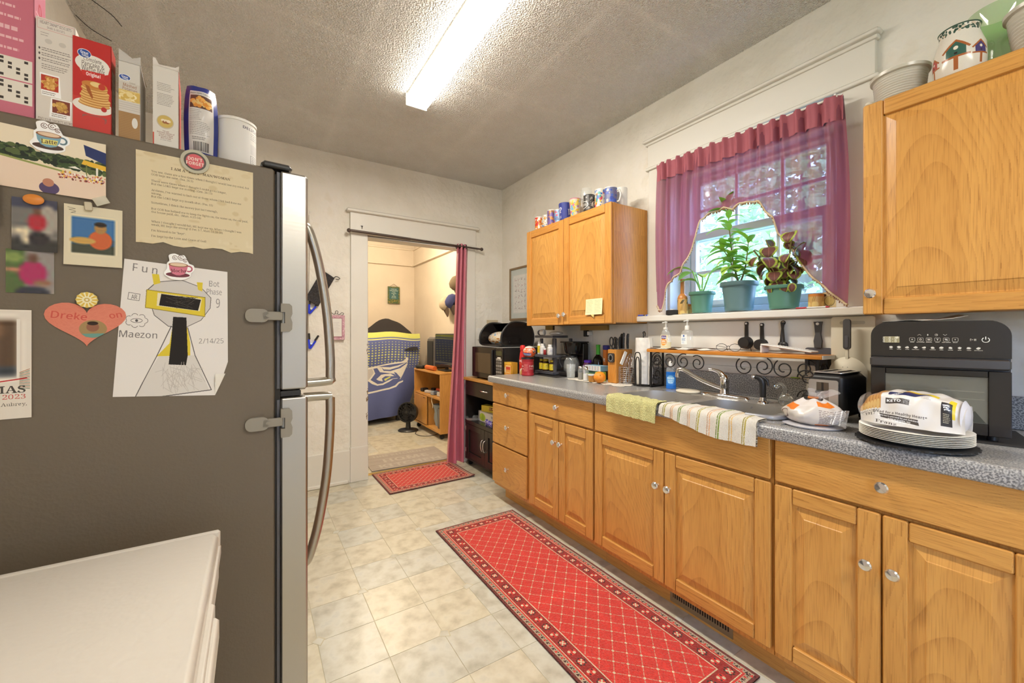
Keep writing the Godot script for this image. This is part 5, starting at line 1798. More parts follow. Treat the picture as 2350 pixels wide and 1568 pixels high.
func back_room():
	# tall covered chair with the team blanket
	var b = thing("covered_chair", "dark high-backed chair draped with black cloth in the back room", "chair", W(1.45, 0, 6.02))
	part(b, "seat_block", MB.new().bb(Vector3(-0.56, 0.08, -0.42), Vector3(0.36, 1.1, 0.3), 0.06), mats.black_matte)
	for x in [-0.5, 0.3]:
		for z in [-0.35, 0.22]:
			part(b, "leg", MB.new().bb(Vector3(x - 0.03, 0, z - 0.03), Vector3(x + 0.03, 0.1, z + 0.03), 0.005), mats.black)
	var cloth = mt("black_cloth", c8(40, 36, 36), 0.95)
	var heap = func(u, v):
		var x = -0.6 + 1.17 * u
		var pk = 1.47 - 0.9 * pow(absf(x - 0.24) / 1.2, 1.25) + 0.012 * sin(u * 23.0)
		return Vector3(x, lerpf(pk, 1.0, v), lerpf(-0.12, 0.31, pow(v, 0.7)) + 0.012 * sin(u * 19.0 + v * 4.0))
	part(b, "cloth", MB.new().sheet(26, 14, heap, 0.006), cloth)
	var bl = thing("team_blanket", "navy and lime blanket with a bird head emblem hanging over the chair", "blanket", W(1.45, 0, 5.68))
	var hang = func(u, v):
		var top = 1.27 - 0.03 * u + 0.012 * sin(u * 12.0)
		var bot = 0.05 + 0.05 * u
		var x = lerpf(-0.62, 0.62 - 0.2 * v * v, u)
		var y = lerpf(top, bot, v)
		var z = 0.012 * sin(u * 17.0 + 1.0) * (0.4 + v) + 0.05 * v - 0.10 * pow(1.0 - v, 8.0) - 0.14 * pow(u, 6.0) * (0.2 + v)
		return Vector3(x, y, z + 0.02 * sin(v * 7.0 + u * 3.0))
	part(bl, "fabric", MB.new().sheet(44, 30, hang, 0.006), pm("blanket", blanket_canvas(), 0.95))
	# fan
	var f = thing("floor_fan", "small round black floor fan standing before the blanket", "fan", W(1.66, 0, 5.08), -0.5)
	part(f, "base", MB.new().at(Vector3.ZERO, 0, 0, 0, Vector3(1.0, 1, 0.85)).lt([0, 0, 0.125, 0, 0.128, 0.01, 0.11, 0.024, 0.05, 0.034, 0, 0.036], 30), mats.black)
	part(f, "stem", MB.new().lt([0.035, 0.03, 0.03, 0.06, 0.028, 0.13], 16), mats.black)
	var F = Transform3D(Basis.from_euler(Vector3(PI / 2 - 0.15, -0.25, 0)), Vector3(0, 0.235, 0.0))
	var hm = MB.new()
	hm.x = F
	hm.lt([0.0, -0.12, 0.05, -0.115, 0.1, -0.08, 0.125, -0.03, 0.13, 0.02, 0.128, 0.035, 0.12, 0.035, 0.118, 0.0, 0.09, -0.04, 0.0, -0.05], 34)
	part(f, "shroud", hm, mats.black)
	for k in 4:
		hm = MB.new()
		hm.x = F
		var rr = 0.028 + k * 0.028
		var pts = []
		for a in 26:
			pts.append(Vector3(cos(TAU * a / 26) * rr, 0.05 - 0.012 * (k / 3.0), sin(TAU * a / 26) * rr))
		hm.tube(pts, 0.0022, 6, true)
		part(f, "guard_ring", hm, mats.black)
	for k in 18:
		hm = MB.new()
		hm.x = F
		var a = TAU * k / 18
		hm.tube([Vector3(cos(a) * 0.02, 0.051, sin(a) * 0.02), Vector3(cos(a + 0.25) * 0.08, 0.046, sin(a + 0.25) * 0.08), Vector3(cos(a + 0.3) * 0.125, 0.03, sin(a + 0.3) * 0.125)], 0.0018, 5)
		part(f, "guard_wire", hm, mats.black)
	hm = MB.new()
	hm.x = F
	hm.cyl(0.022, 0.02, 0.0, 0.056, 18, 0.003)
	part(f, "hub", hm, mats.black)
	for k in 3:
		hm = MB.new()
		hm.x = F * Transform3D(Basis.from_euler(Vector3(0, TAU * k / 3, 0)))
		hm.sheet(5, 5, func(u, v): return Vector3(0.02 + 0.085 * u, 0.005 + 0.02 * (v - 0.5), (v - 0.5) * (0.03 + 0.05 * u)), 0.002)
		part(f, "blade", hm, mats.black)
	solo("fan_cord", "black power cord curling on the back room floor", "cord", MB.new().tube(spline([W(1.74, 0.006, 4.98), W(1.68, 0.006, 4.86), W(1.7, 0.006, 4.72), W(1.8, 0.006, 4.66), W(1.92, 0.006, 4.72), W(1.98, 0.006, 4.9)], 8), 0.0035, 6), mats.black)
	# rolling media cart, open side towards the room
	var R = -PI / 2
	var oak = mats.oak
	var t = thing("media_cart", "oak media cart on casters in the back room", "cart", W(1.81, 0, 5.3), R)
	rng.seed = 31
	part(t, "top", grain(MB.new()).bb(Vector3(0, 0.755, -0.43), Vector3(0.9, 0.777, 0.0), 0.004, 0), oak)
	for x in [0.0, 0.88]:
		part(t, "side_panel", grain(MB.new()).bb(Vector3(x, 0.07, -0.42), Vector3(x + 0.02, 0.755, -0.004), 0.002), oak)
	part(t, "shelf", grain(MB.new()).bb(Vector3(0.02, 0.455, -0.42), Vector3(0.88, 0.475, -0.01), 0.002, 0), oak)
	part(t, "bottom", grain(MB.new()).bb(Vector3(0.02, 0.07, -0.42), Vector3(0.88, 0.095, -0.005), 0.002, 0), oak)
	part(t, "divider", grain(MB.new()).bb(Vector3(0.44, 0.095, -0.42), Vector3(0.455, 0.455, -0.03), 0.002), oak)
	part(t, "back_panel", MB.new().bb(Vector3(0.02, 0.095, -0.43), Vector3(0.88, 0.755, -0.42)), mats.oak_inner)
	var dr = part(t, "door", grain(MB.new()).bb(Vector3(0.025, 0.1, -0.02), Vector3(0.455, 0.45, -0.002), 0.004), oak)
	part(dr, "finger_pull", MB.new().at(Vector3(0.38, 0.43, -0.001)).prism(rrect(0.06, 0.012, 0.005), 0, 0.002), mats.oak_inner)
	for x in [0.06, 0.84]:
		for z in [-0.38, -0.05]:
			var ca = part(t, "caster", MB.new().at(Vector3(x, 0.028, z), 0, 0, PI / 2).cyl(0.028, 0.028, -0.012, 0.012, 18, 0.003), mats.black)
			part(ca, "fork", MB.new().bb(Vector3(x - 0.016, 0.03, z - 0.012), Vector3(x + 0.016, 0.072, z + 0.012), 0.003), mats.iron)
	# on the cart
	var tv = thing("television", "flat black television standing on the oak cart", "television", W(1.97, 0.778, 4.68), R)
	part(tv, "housing", MB.new().bb(Vector3(-0.27, 0.05, -0.05), Vector3(0.33, 0.455, 0.0), 0.008), mats.black)
	part(tv, "screen", MB.new().bb(Vector3(-0.255, 0.07, -0.001), Vector3(0.315, 0.44, 0.0015)), mt("tv_glass", c8(22, 25, 28), 0.06))
	part(tv, "stand", MB.new().bb(Vector3(-0.1, 0.0, -0.1), Vector3(0.16, 0.014, 0.04), 0.005).bb(Vector3(0.0, 0.01, -0.045), Vector3(0.06, 0.07, -0.02), 0.004), mats.black)
	var spk = thing("floor_speaker", "dark grey box standing at the far end of the oak cart's top", "speaker", W(1.96, 0.778, 5.1), R)
	part(spk, "case", MB.new().bb(Vector3(-0.12, 0, -0.2), Vector3(0.12, 0.41, 0), 0.03), mt("speaker_grey", c8(96, 92, 88), 0.6))
	part(spk, "grille", MB.new().bb(Vector3(-0.1, 0.03, -0.001), Vector3(0.1, 0.36, 0.003), 0.002), mats.black_matte)
	var gadget = [["game_pad", "black controller on the media cart's top", "controller", W(1.86, 0.778, 5.15), MB.new().at(Vector3.ZERO, 0.3).bb(Vector3(-0.05, 0, -0.08), Vector3(0.05, 0.045, 0.08), 0.018), mats.black], ["charger_box", "orange and blue snack tube lying on the media cart's top", "tube", W(1.87, 0.808, 4.82), MB.new().at(Vector3.ZERO, 0, PI / 2).cyl(0.028, 0.028, -0.17, 0.12, 20, 0.004), mt("snack_orange", c8(206, 104, 40), 0.4)]]
	for q in gadget:
		solo(q[0], q[1], q[2], q[4], q[5], q[3])
	rng.seed = 41
	var cols = [c8(36, 34, 36), c8(30, 30, 34), c8(196, 190, 186), c8(212, 84, 52), c8(150, 160, 172), c8(60, 52, 48), c8(206, 200, 190), c8(168, 150, 40)]
	var nm = ["black cable box on the media cart's middle shelf", "black power strip on the media cart's middle shelf", "white plug adapter on the media cart's middle shelf", "red packet on the media cart's middle shelf", "pale blue pouch on the media cart's middle shelf", "brown case on the media cart's middle shelf", "white remote on the media cart's middle shelf", "yellow box at the back of the media cart's middle shelf"]
	for k in 8:
		var s = Vector3(rng.randf_range(0.04, 0.1), rng.randf_range(0.03, 0.07), rng.randf_range(0.05, 0.12))
		var p = W(1.9 + 0.1 * (k % 2), 0.476, 5.15 - k * 0.09)
		solo("shelf_gadget", nm[k], "gadget", MB.new().box(Vector3(0, s.y * 0.5, 0), s, 0.008), mt("gadget%d" % k, cols[k], 0.4), p, rng.randf() * 0.8, "odds and ends on the media cart")
	solo("grey_vase", "grey plastic bottle standing on the media cart's bottom shelf", "bottle", MB.new().lt([0, 0, 0.05, 0, 0.055, 0.02, 0.06, 0.2, 0.05, 0.24, 0.0, 0.245], 20), mt("vase_grey", c8(120, 116, 112), 0.5), W(1.92, 0.096, 4.6))
	solo("plastic_sack", "crumpled pale blue bag beside the grey bottle on the media cart", "bag", MB.new().sheet(10, 10, func(u, v): return Vector3(0.07 * cos(u * 5.0) * (1.0 - 0.3 * v), 0.26 * (1.0 - v), 0.08 * sin(u * 5.0) + 0.02 * sin(v * 9.0 + u * 7.0)), 0.001), mt("sack_blue", c8(150, 164, 172), 0.3), W(1.95, 0.096, 4.76))
	var chn = []
	for k in 12:
		chn.append(W(1.803, 0.478 - 0.012 * k, 4.62 + 0.02 * sin(k * 0.5)))
	solo("bead_string", "string of pale beads hanging from the media cart's shelf", "beads", MB.new().tube(chn, 0.005, 8), mt("bead_cream", c8(206, 190, 160), 0.4))
	# wall plaque
	var cv = Cv.new(128, 176, c8(70, 92, 52))
	cv.speck(240, 8, [c8(160, 130, 50), c8(60, 84, 46), c8(128, 116, 48)], 2, 6)
	cv.rect(14, 14, 100, 118, c8(52, 96, 98))
	for k in 7:
		cv.text(64, 26 + k * 15, 15, ["Count your", "many blessings", "Thank", "for grace", "the", "one day", "at a time"][k], c8(200, 210, 190), 1, "db", 0.8)
	var pq = thing("wall_plaque", "small green and gold plaque hanging on the back room's far wall", "plaque", W(1.91, 1.72, 6.575))
	part(pq, "panel", MB.new().card(0.19, 0.27, 0.012, Vector3(0, 0.135, 0)), pm("plaque", cv, 0.5))
	part(pq, "hanger", MB.new().tube([Vector3(-0.06, 0.27, 0.008), Vector3(0, 0.315, 0.008), Vector3(0.06, 0.27, 0.008)], 0.003, 6), mats.bare_wood)
	# caps and a dress on the right hand wall
	for q in [[1.62, 5.05, "tan and brown baseball cap hanging on the back room wall", c8(186, 170, 144), c8(92, 74, 58)], [1.86, 4.72, "patterned brown cap hanging highest on the back room wall", c8(120, 104, 82), c8(96, 80, 62)], [1.64, 4.85, "navy and brown cap hanging behind the tan cap", c8(60, 66, 110), c8(70, 56, 46)]]:
		var cp = thing("baseball_cap", q[2], "cap", W(2.235, q[0], q[1]), R, "caps on the wall")
		cp.rotation.x = 0.0
		part(cp, "crown", MB.new().at(Vector3(0, 0, 0.05), 0, 1.0, 0.5, Vector3(1, 1, 1.1)).lt([0.085, -0.02, 0.09, 0.02, 0.08, 0.07, 0.05, 0.1, 0.0, 0.11], 22), mt("cap%.0f" % (q[0] * 100), q[3], 0.9))
		part(cp, "brim", MB.new().at(Vector3(0.0, -0.05, 0.08), 0, 0.4, 0.4).sheet(10, 5, func(u, v): return Vector3((u - 0.5) * 0.17, -0.02 - 0.1 * v * sqrt(maxf(0.0, 1.0 - pow((u - 0.5) * 1.9, 2.0))), 0.03 * (1.0 - pow((u - 0.5) * 2.0, 2.0))), 0.004), mt("brim%.0f" % (q[0] * 100), q[4], 0.9))
	cv = Cv.new(128, 256, c8(206, 204, 198))
	for k in 24:
		cv.line(0, k * 14 - 60, 128, k * 14, 2, c8(120, 124, 128))
		cv.line(0, k * 14, 128, k * 14 - 60, 2, c8(130, 132, 136))
	var ds = thing("hung_garment", "pale checked garment hanging on the back room wall beside the curtain", "garment", W(2.235, 1.12, 4.62), R)
	part(ds, "cloth", MB.new().sheet(16, 12, func(u, v): return Vector3((u - 0.5) * (0.16 + 0.14 * v), 0.6 - 0.58 * v, 0.04 + 0.025 * cos(u * 16.0) + 0.02 * v), 0.003), pm("garment", cv, 0.9))
	part(ds, "hook", MB.new().tube([Vector3(0, 0.58, 0), Vector3(0, 0.6, 0.04)], 0.005, 8), mats.iron)
	# door mat with pale wood print and faint lettering
	cv = Cv.new(640, 384, c8(160, 150, 140))
	rng.seed = 51
	for k in 160:
		var y = rng.randf() * 384
		cv.line(rng.randf() * 400, y, 200 + rng.randf() * 440, y + rng.randf_range(-5, 5), 2, [c8(172, 163, 152), c8(146, 136, 126), c8(182, 173, 162)][k % 3])
	for k in 4:
		cv.rect(0, 92 + k * 84, 640, 3, c8(122, 112, 104))
	cv.text(320, 60, 66, "THIS KITCHEN IS", c8(174, 165, 154), 1, "db", 0.95)
	cv.text(320, 190, 110, "HOME", c8(176, 167, 156), 1, "db", 1.2)
	cv.text(320, 312, 96, "KITCHEN", c8(176, 167, 156), 1, "db", 1.25)
	solo("door_mat", "grey wood print mat with pale lettering beyond the doorway", "mat", MB.new().sheet(12, 8, func(u, v): return Vector3(-0.38 + 0.76 * u, 0.009 + 0.001 * sin(u * 14.0), -0.25 + 0.49 * v), 0.007), pm("mat", cv, 0.9), W(1.275, 0, 3.957), -0.02)


func microwave_corner():
	var R = -PI / 2
	# black cart with an oak top
	var t = thing("microwave_cart", "black kitchen cart with an oak top, open shelf and two doors", "cart", W(1.69, 0, 3.49), R)
	rng.seed = 61
	var bk = mt("cart_black", c8(34, 30, 29), 0.25)
	var w = 0.78
	part(t, "top", grain(MB.new()).bb(Vector3(-0.01, 0.80, -0.43), Vector3(w + 0.01, 0.826, 0.015), 0.004, 0), mats.oak)
	for x in [0.0, w - 0.022]:
		part(t, "side_panel", MB.new().bb(Vector3(x, 0.06, -0.42), Vector3(x + 0.022, 0.80, 0.0), 0.003), bk)
	part(t, "back_panel", MB.new().bb(Vector3(0.02, 0.06, -0.42), Vector3(w - 0.02, 0.8, -0.41)), bk)
	var dw = part(t, "drawer", MB.new().bb(Vector3(0.024, 0.665, -0.38), Vector3(w - 0.024, 0.795, 0.004), 0.003), bk)
	part(dw, "handle", MB.new().tube([Vector3(0.34, 0.73, 0.004), Vector3(0.345, 0.733, 0.022), Vector3(0.39, 0.733, 0.026), Vector3(0.435, 0.733, 0.022), Vector3(0.44, 0.73, 0.004)], 0.006, 8), mats.chrome)
	part(t, "shelf", MB.new().bb(Vector3(0.02, 0.40, -0.41), Vector3(w - 0.02, 0.435, 0.012), 0.003), bk)
	part(t, "bottom", MB.new().bb(Vector3(0.02, 0.06, -0.41), Vector3(w - 0.02, 0.08, 0.0), 0.003), bk)
	for q in [[0.024, 0.388], [0.392, w - 0.024]]:
		var d = part(t, "door", MB.new().bb(Vector3(q[0], 0.083, -0.012), Vector3(q[1], 0.397, -0.004), 0.002), bk)
		var a = q[0]
		var b = q[1]
		part(d, "stile", MB.new().bb(Vector3(a, 0.083, -0.005), Vector3(a + 0.06, 0.397, 0.006), 0.003).bb(Vector3(b - 0.06, 0.083, -0.005), Vector3(b, 0.397, 0.006), 0.003), bk)
		part(d, "rail", MB.new().bb(Vector3(a + 0.06, 0.083, -0.005), Vector3(b - 0.06, 0.14, 0.006), 0.003).bb(Vector3(a + 0.06, 0.345, -0.005), Vector3(b - 0.06, 0.397, 0.006), 0.003), bk)
		var hx = b - 0.018 if a < 0.1 else a + 0.018
		part(d, "handle", MB.new().tube(spline([Vector3(hx, 0.31, 0.004), Vector3(hx, 0.3, 0.024), Vector3(hx, 0.26, 0.032), Vector3(hx, 0.22, 0.024), Vector3(hx, 0.21, 0.004)], 5), 0.0045, 8), mats.chrome)
		if a < 0.1:
			for y in [0.13, 0.33]:
				part(d, "hinge", MB.new().bb(Vector3(a - 0.004, y, 0.004), Vector3(a + 0.008, y + 0.04, 0.009), 0.002), mats.chrome)
	for x in [0.03, w - 0.03]:
		for z in [-0.38, -0.04]:
			part(t, "caster", MB.new().at(Vector3(x, 0.028, z), 0, 0, PI / 2).cyl(0.028, 0.028, -0.01, 0.01, 16, 0.003), mats.black)
			part(t, "caster_fork", MB.new().bb(Vector3(x - 0.013, 0.03, z - 0.01), Vector3(x + 0.013, 0.062, z + 0.01), 0.002), mats.iron)
	# things on its shelf
	var cv = Cv.new(256, 96, c8(216, 196, 60))
	cv.rect(96, 18, 70, 44, c8(120, 26, 24))
	cv.text(131, 40, 34, "GLAD", c8(240, 220, 90), 1, "db", 0.95)
	cv.lines(170, 24, 80, 3, 14, 6, c8(150, 120, 40), 4)
	var bx = thing("wrap_box", "yellow box lettered Glad on the black cart's shelf", "box", W(1.80, 0.53, 3.22), R + 0.25)
	part(bx, "front_panel", MB.new().card(0.26, 0.055, 0.002, Vector3(0.06, 0.027, 0.03)), pm("glad", cv, 0.4))
	part(bx, "carton", MB.new().bb(Vector3(-0.07, 0, -0.03), Vector3(0.19, 0.055, 0.0295), 0.001), mt("glad_yellow", c8(206, 186, 60), 0.5))
	cv = Cv.new(256, 128, c8(212, 208, 198))
	cv.ell(60, 70, 44, 48, c8(176, 196, 60))
	cv.pl([60, 20, 90, 60, 70, 110, 44, 80], c8(150, 180, 50))
	cv.rect(0, 0, 20, 128, c8(150, 150, 150))
	cv.text(220, 40, 36, "1000", c8(80, 74, 72), 1, "db", 0.95)
	cv.lines(110, 80, 120, 3, 12, 4, c8(130, 124, 118), 6)
	bx = thing("bag_box", "white and green box lettered 1000 on the black cart's shelf", "box", W(1.75, 0.437, 3.22), R)
	part(bx, "front_panel", MB.new().card(0.32, 0.092, 0.002, Vector3(0.05, 0.046, 0.0)), pm("bagbox", cv, 0.5))
	part(bx, "carton", MB.new().bb(Vector3(-0.11, 0, -0.12), Vector3(0.21, 0.092, -0.0005), 0.001), mats.carton_white)
	solo("plastic_cover", "clear plastic cover lying in front of the boxes on the cart shelf", "cover", MB.new().lt([0, 0, 0.07, 0, 0.075, 0.02, 0.08, 0.022], 24), mats.wrap, W(1.735, 0.437, 3.40))
	cv = Cv.new(128, 64, c8(58, 48, 160))
	cv.speck(120, 6, [c8(226, 222, 230), c8(90, 80, 190), c8(230, 226, 236)], 2, 6)
	solo("snack_pack", "blue and white snack packet at the front of the cart shelf", "packet", MB.new().at(Vector3(0, 0.025, 0), R).sheet(8, 6, func(u, v): return Vector3(-0.06 + 0.12 * u, 0.025 - 0.05 * v, 0.012 * sin(u * PI) * sin(v * PI) + 0.003 * sin(u * 13.0)), 0.02), pm("snack", cv, 0.3), W(1.705, 0.437, 3.06))
	# microwave
	var mw = thing("microwave", "black microwave oven on the cart under the bread bin", "microwave", W(1.72, 0.827, 3.395), R)
	var ww = 0.55
	part(mw, "case", MB.new().bb(Vector3(0, 0.012, -0.37), Vector3(ww, 0.288, -0.012), 0.004), mats.black)
	var md = part(mw, "door", MB.new().bb(Vector3(0.001, 0.014, -0.012), Vector3(0.42, 0.287, 0.006), 0.005), mats.black_gloss)
	part(md, "window", MB.new().bb(Vector3(0.07, 0.06, 0.005), Vector3(0.35, 0.235, 0.0075)), mt("mw_glass", c8(86, 72, 54), 0.08))
	part(md, "handle", MB.new().bb(Vector3(0.392, 0.03, 0.005), Vector3(0.41, 0.27, 0.028), 0.006), mats.black_gloss)
	part(mw, "control_panel", MB.new().bb(Vector3(0.424, 0.014, -0.012), Vector3(ww - 0.001, 0.287, 0.005), 0.004), mats.black_gloss)
	part(mw, "display", MB.new().bb(Vector3(0.44, 0.225, 0.004), Vector3(0.535, 0.26, 0.0056)), mt("mw_display", c8(60, 62, 34), 0.3))
	for j in 6:
		for i in 3:
			part(mw, "button", MB.new().bb(Vector3(0.442 + i * 0.032, 0.05 + j * 0.026, 0.004), Vector3(0.468 + i * 0.032, 0.07 + j * 0.026, 0.0066), 0.001), mt("mw_button%d" % (j % 2), [c8(118, 112, 104), c8(150, 144, 134)][j % 2], 0.4))
	part(mw, "sticker", MB.new().at(Vector3(0.49, 0.2, 0.0052)).card(0.05, 0.02, 0.0008), mats.paper)
	for x in [0.04, ww - 0.04]:
		for z in [-0.33, -0.04]:
			part(mw, "foot", MB.new().at(Vector3(x, 0, z)).cyl(0.012, 0.012, 0, 0.013, 12), mats.black)
	solo("paper_liner", "white paper sheet between the microwave and the bread bin", "paper", MB.new().bb(Vector3(-0.17, 0, -0.2), Vector3(0.19, 0.003, 0.2), 0.001), mats.paper, W(1.92, 1.116, 3.09))
	# bread bin, its open front towards the room
	var b = thing("bread_bin", "black roll-top bread bin with a loaf inside on the microwave", "bread bin", W(1.9, 1.1285, 3.09), R)
	var hw = 0.195
	var shape = spline([Vector2(-0.155, 0.02), Vector2(-0.16, 0.1), Vector2(-0.12, 0.175), Vector2(-0.02, 0.2), Vector2(0.08, 0.19), Vector2(0.15, 0.12), Vector2(0.165, 0.05), Vector2(0.14, 0.008), Vector2(0.0, 0.002), Vector2(-0.13, 0.004)], 5, true)
	for x in [-hw, hw - 0.012]:
		var pr = MB.new().at(Vector3(x, 0, 0), PI / 2)
		var flip = []
		for p in shape:
			flip.append(Vector2(-p.x, p.y))
		pr.prism(flip, 0, 0.012)
		part(b, "end_panel", pr, mats.black_gloss)
		var rim = []
		for p in shape:
			rim.append(Vector3(x + 0.006, p.y, p.x))
		part(b, "end_rim", MB.new().tube(rim, 0.009, 8, true), mats.black)
	var roll = func(u, v):
		var a = lerpf(1.35, PI + 0.5, v)
		return Vector3(lerpf(-hw + 0.012, hw - 0.012, u), 0.095 + 0.1 * sin(a), 0.15 * cos(a))
	part(b, "roll_cover", MB.new().sheet(4, 14, roll, 0.003), mats.black_gloss)
	part(b, "tray", MB.new().bb(Vector3(-hw + 0.012, 0.002, -0.15), Vector3(hw - 0.012, 0.012, 0.15), 0.003), mats.black)
	part(b, "pin", MB.new().at(Vector3(hw + 0.001, 0.035, 0.09), 0, 0, PI / 2).cyl(0.004, 0.004, -0.002, 0.001, 10), mats.chrome)
	cv = Cv.new(256, 128, c8(206, 170, 116))
	cv.rect(120, 0, 136, 128, c8(218, 208, 190))
	cv.ell(60, 40, 18, 16, c8(70, 140, 200))
	cv.speck(300, 7, [c8(232, 224, 210), c8(186, 130, 70), c8(120, 160, 196), c8(226, 200, 150)], 2, 7)
	solo("bagged_loaf", "bagged sliced loaf lying in the open bread bin", "bread", MB.new().at(Vector3.ZERO).ball(Vector3(0, 0.055, 0), Vector3(0.09, 0.062, 0.165), 20, 12), pm("loaf_bag", cv, 0.25), W(1.85, 1.1345, 3.10))
	# torn electrical box cover behind the bin
	solo("wall_box", "beige cover plate on the wall above the bread bin", "cover plate", MB.new().bb(Vector3(-0.06, 0, 0), Vector3(0.06, 0.13, 0.02), 0.003), mt("beige", c8(200, 186, 156), 0.6), W(2.03, 1.24, 3.579))
	# framed print on the window wall
	cv = Cv.new(256, 320, c8(196, 204, 200))
	cv.rect(36, 46, 184, 232, c8(228, 222, 216))
	cv.rect(44, 54, 168, 216, c8(232, 228, 222))
	rng.seed = 71
	for j in 6:
		for i in 4:
			var x = 52 + i * 40
			var y = 62 + j * 34
			cv.path([x, y, x + 34, y, x + 34, y + 28, x, y + 28], 1, c8(170, 164, 166), true)
			for k in 5:
				cv.ell(x + 6 + rng.randf() * 22, y + 5 + rng.randf() * 18, rng.randf_range(2, 5), rng.randf_range(2, 6), [c8(150, 130, 140), c8(176, 150, 150), c8(130, 134, 130), c8(190, 120, 130)][k % 4])
	var fr = thing("framed_print", "framed print with a pale mat beside the far wall cabinet", "picture", W(2.149, 1.36, 3.23), R)
	part(fr, "print", MB.new().card(0.34, 0.5, 0.008, Vector3(0, 0.255, 0.0)), pm("print", cv, 0.5))
	var fm = mt("frame_gold", c8(140, 116, 84), 0.4, 0.3)
	part(fr, "frame", MB.new().bb(Vector3(-0.18, 0, 0), Vector3(-0.16, 0.51, 0.02), 0.004).bb(Vector3(0.16, 0, 0), Vector3(0.18, 0.51, 0.02), 0.004).bb(Vector3(-0.16, 0, 0), Vector3(0.16, 0.02, 0.02), 0.004).bb(Vector3(-0.16, 0.49, 0), Vector3(0.16, 0.51, 0.02), 0.004), fm)
	part(fr, "pane", MB.new().bb(Vector3(-0.16, 0.02, 0.011), Vector3(0.16, 0.49, 0.013)), mats.glass)


func rug_canvas(w, h, cellx, celly):
	# patterned red rug: cream-and-black outer band, dark red band with rosettes, red field with a dashed lattice
	var red = c8(228, 62, 52)
	var dk = c8(168, 44, 38)
	var cr = c8(238, 220, 186)
	var bk = c8(70, 44, 40)
	var cv = Cv.new(w, h, c8(120, 52, 46))
	cv.rect(10, 10, w - 20, h - 20, c8(196, 176, 150))
	var k = 0
	var st = 15
	for y in range(12, h - 12, st):
		for x in [14, w - 26]:
			cv.pl([x, y, x + 12, y + 5, x, y + 10], bk if k % 2 else red)
			cv.ell(x + 8, y + 11, 2.5, 2.5, bk)
		k += 1
	for x in range(28, w - 28, st):
		for y in [14, h - 26]:
			cv.pl([x, y, x + 5, y + 12, x + 10, y], bk if k % 2 else red)
			cv.ell(x + 12, y + 7, 2.5, 2.5, bk)
		k += 1
	cv.rect(28, 28, w - 56, h - 56, red)
	cv.rect(34, 34, w - 68, h - 68, cr)
	cv.rect(37, 37, w - 74, h - 74, dk)
	var B = 82
	var spots = []
	var nx = int(round((w - 2.0 * 60) / 45.0))
	var ny = int(round((h - 2.0 * 60) / 45.0))
	for i in nx + 1:
		spots.append(Vector2(60 + (w - 120.0) * i / nx, 60))
		spots.append(Vector2(60 + (w - 120.0) * i / nx, h - 60))
	for j in range(1, ny):
		spots.append(Vector2(60, 60 + (h - 120.0) * j / ny))
		spots.append(Vector2(w - 60, 60 + (h - 120.0) * j / ny))
	for i in spots.size():
		var p = spots[i]
		var odd = int(round((p.x + p.y) / 45.0)) % 2
		if odd:
			for a in 8:
				cv.ell(p.x + cos(a * PI / 4) * 13, p.y + sin(a * PI / 4) * 13, 4, 4, bk)
			cv.ell(p.x, p.y, 11, 11, red)
			for a in 4:
				cv.ell(p.x + cos(a * PI / 2 + 0.78) * 8, p.y + sin(a * PI / 2 + 0.78) * 8, 3.4, 3.4, cr)
			cv.ell(p.x, p.y, 4.5, 4.5, cr)
		else:
			cv.ell(p.x, p.y, 17, 12, red)
			cv.ell(p.x - 7, p.y - 5, 5.5, 5.5, cr)
			cv.ell(p.x + 7, p.y + 5, 5.5, 5.5, cr)
			cv.ell(p.x + 8, p.y - 6, 3.5, 3.5, bk)
			cv.ell(p.x - 8, p.y + 6, 3.5, 3.5, bk)
	cv.rect(B, B, w - 2 * B, h - 2 * B, cr)
	cv.rect(B + 4, B + 4, w - 2 * B - 8, h - 2 * B - 8, red)
	var fx = B + 4.0
	var fy = B + 4.0
	var fw = w - 2 * B - 8.0
	var fh = h - 2 * B - 8.0
	var cx = int(round(fw / cellx))
	var cy = int(round(fh / celly))
	var dx = fw / cx
	var dy = fh / cy
	for i in cx:
		for j in cy:
			var x = fx + i * dx
			var y = fy + j * dy
			for e in [[0.06, 0.06, 0.94, 0.94], [0.94, 0.06, 0.06, 0.94]]:
				for s in 5:
					var a = lerpf(e[0], e[2], (s + 0.12) / 5.0)
					var b = lerpf(e[1], e[3], (s + 0.12) / 5.0)
					var a2 = lerpf(e[0], e[2], (s + 0.88) / 5.0)
					var b2 = lerpf(e[1], e[3], (s + 0.88) / 5.0)
					cv.line(x + a * dx, y + b * dy, x + a2 * dx, y + b2 * dy, 2.6, c8(222, 178, 150))
			cv.ell(x + dx * 0.5, y + dy * 0.5, 4.2, 4.2, cr)
			if i > 0 and j > 0:
				cv.ell(x, y, 4.2, 4.2, cr)
	cv.speck(14000, 3, [c8(236, 70, 60), c8(216, 54, 46), c8(206, 52, 46)], 1, 1)
	return cv


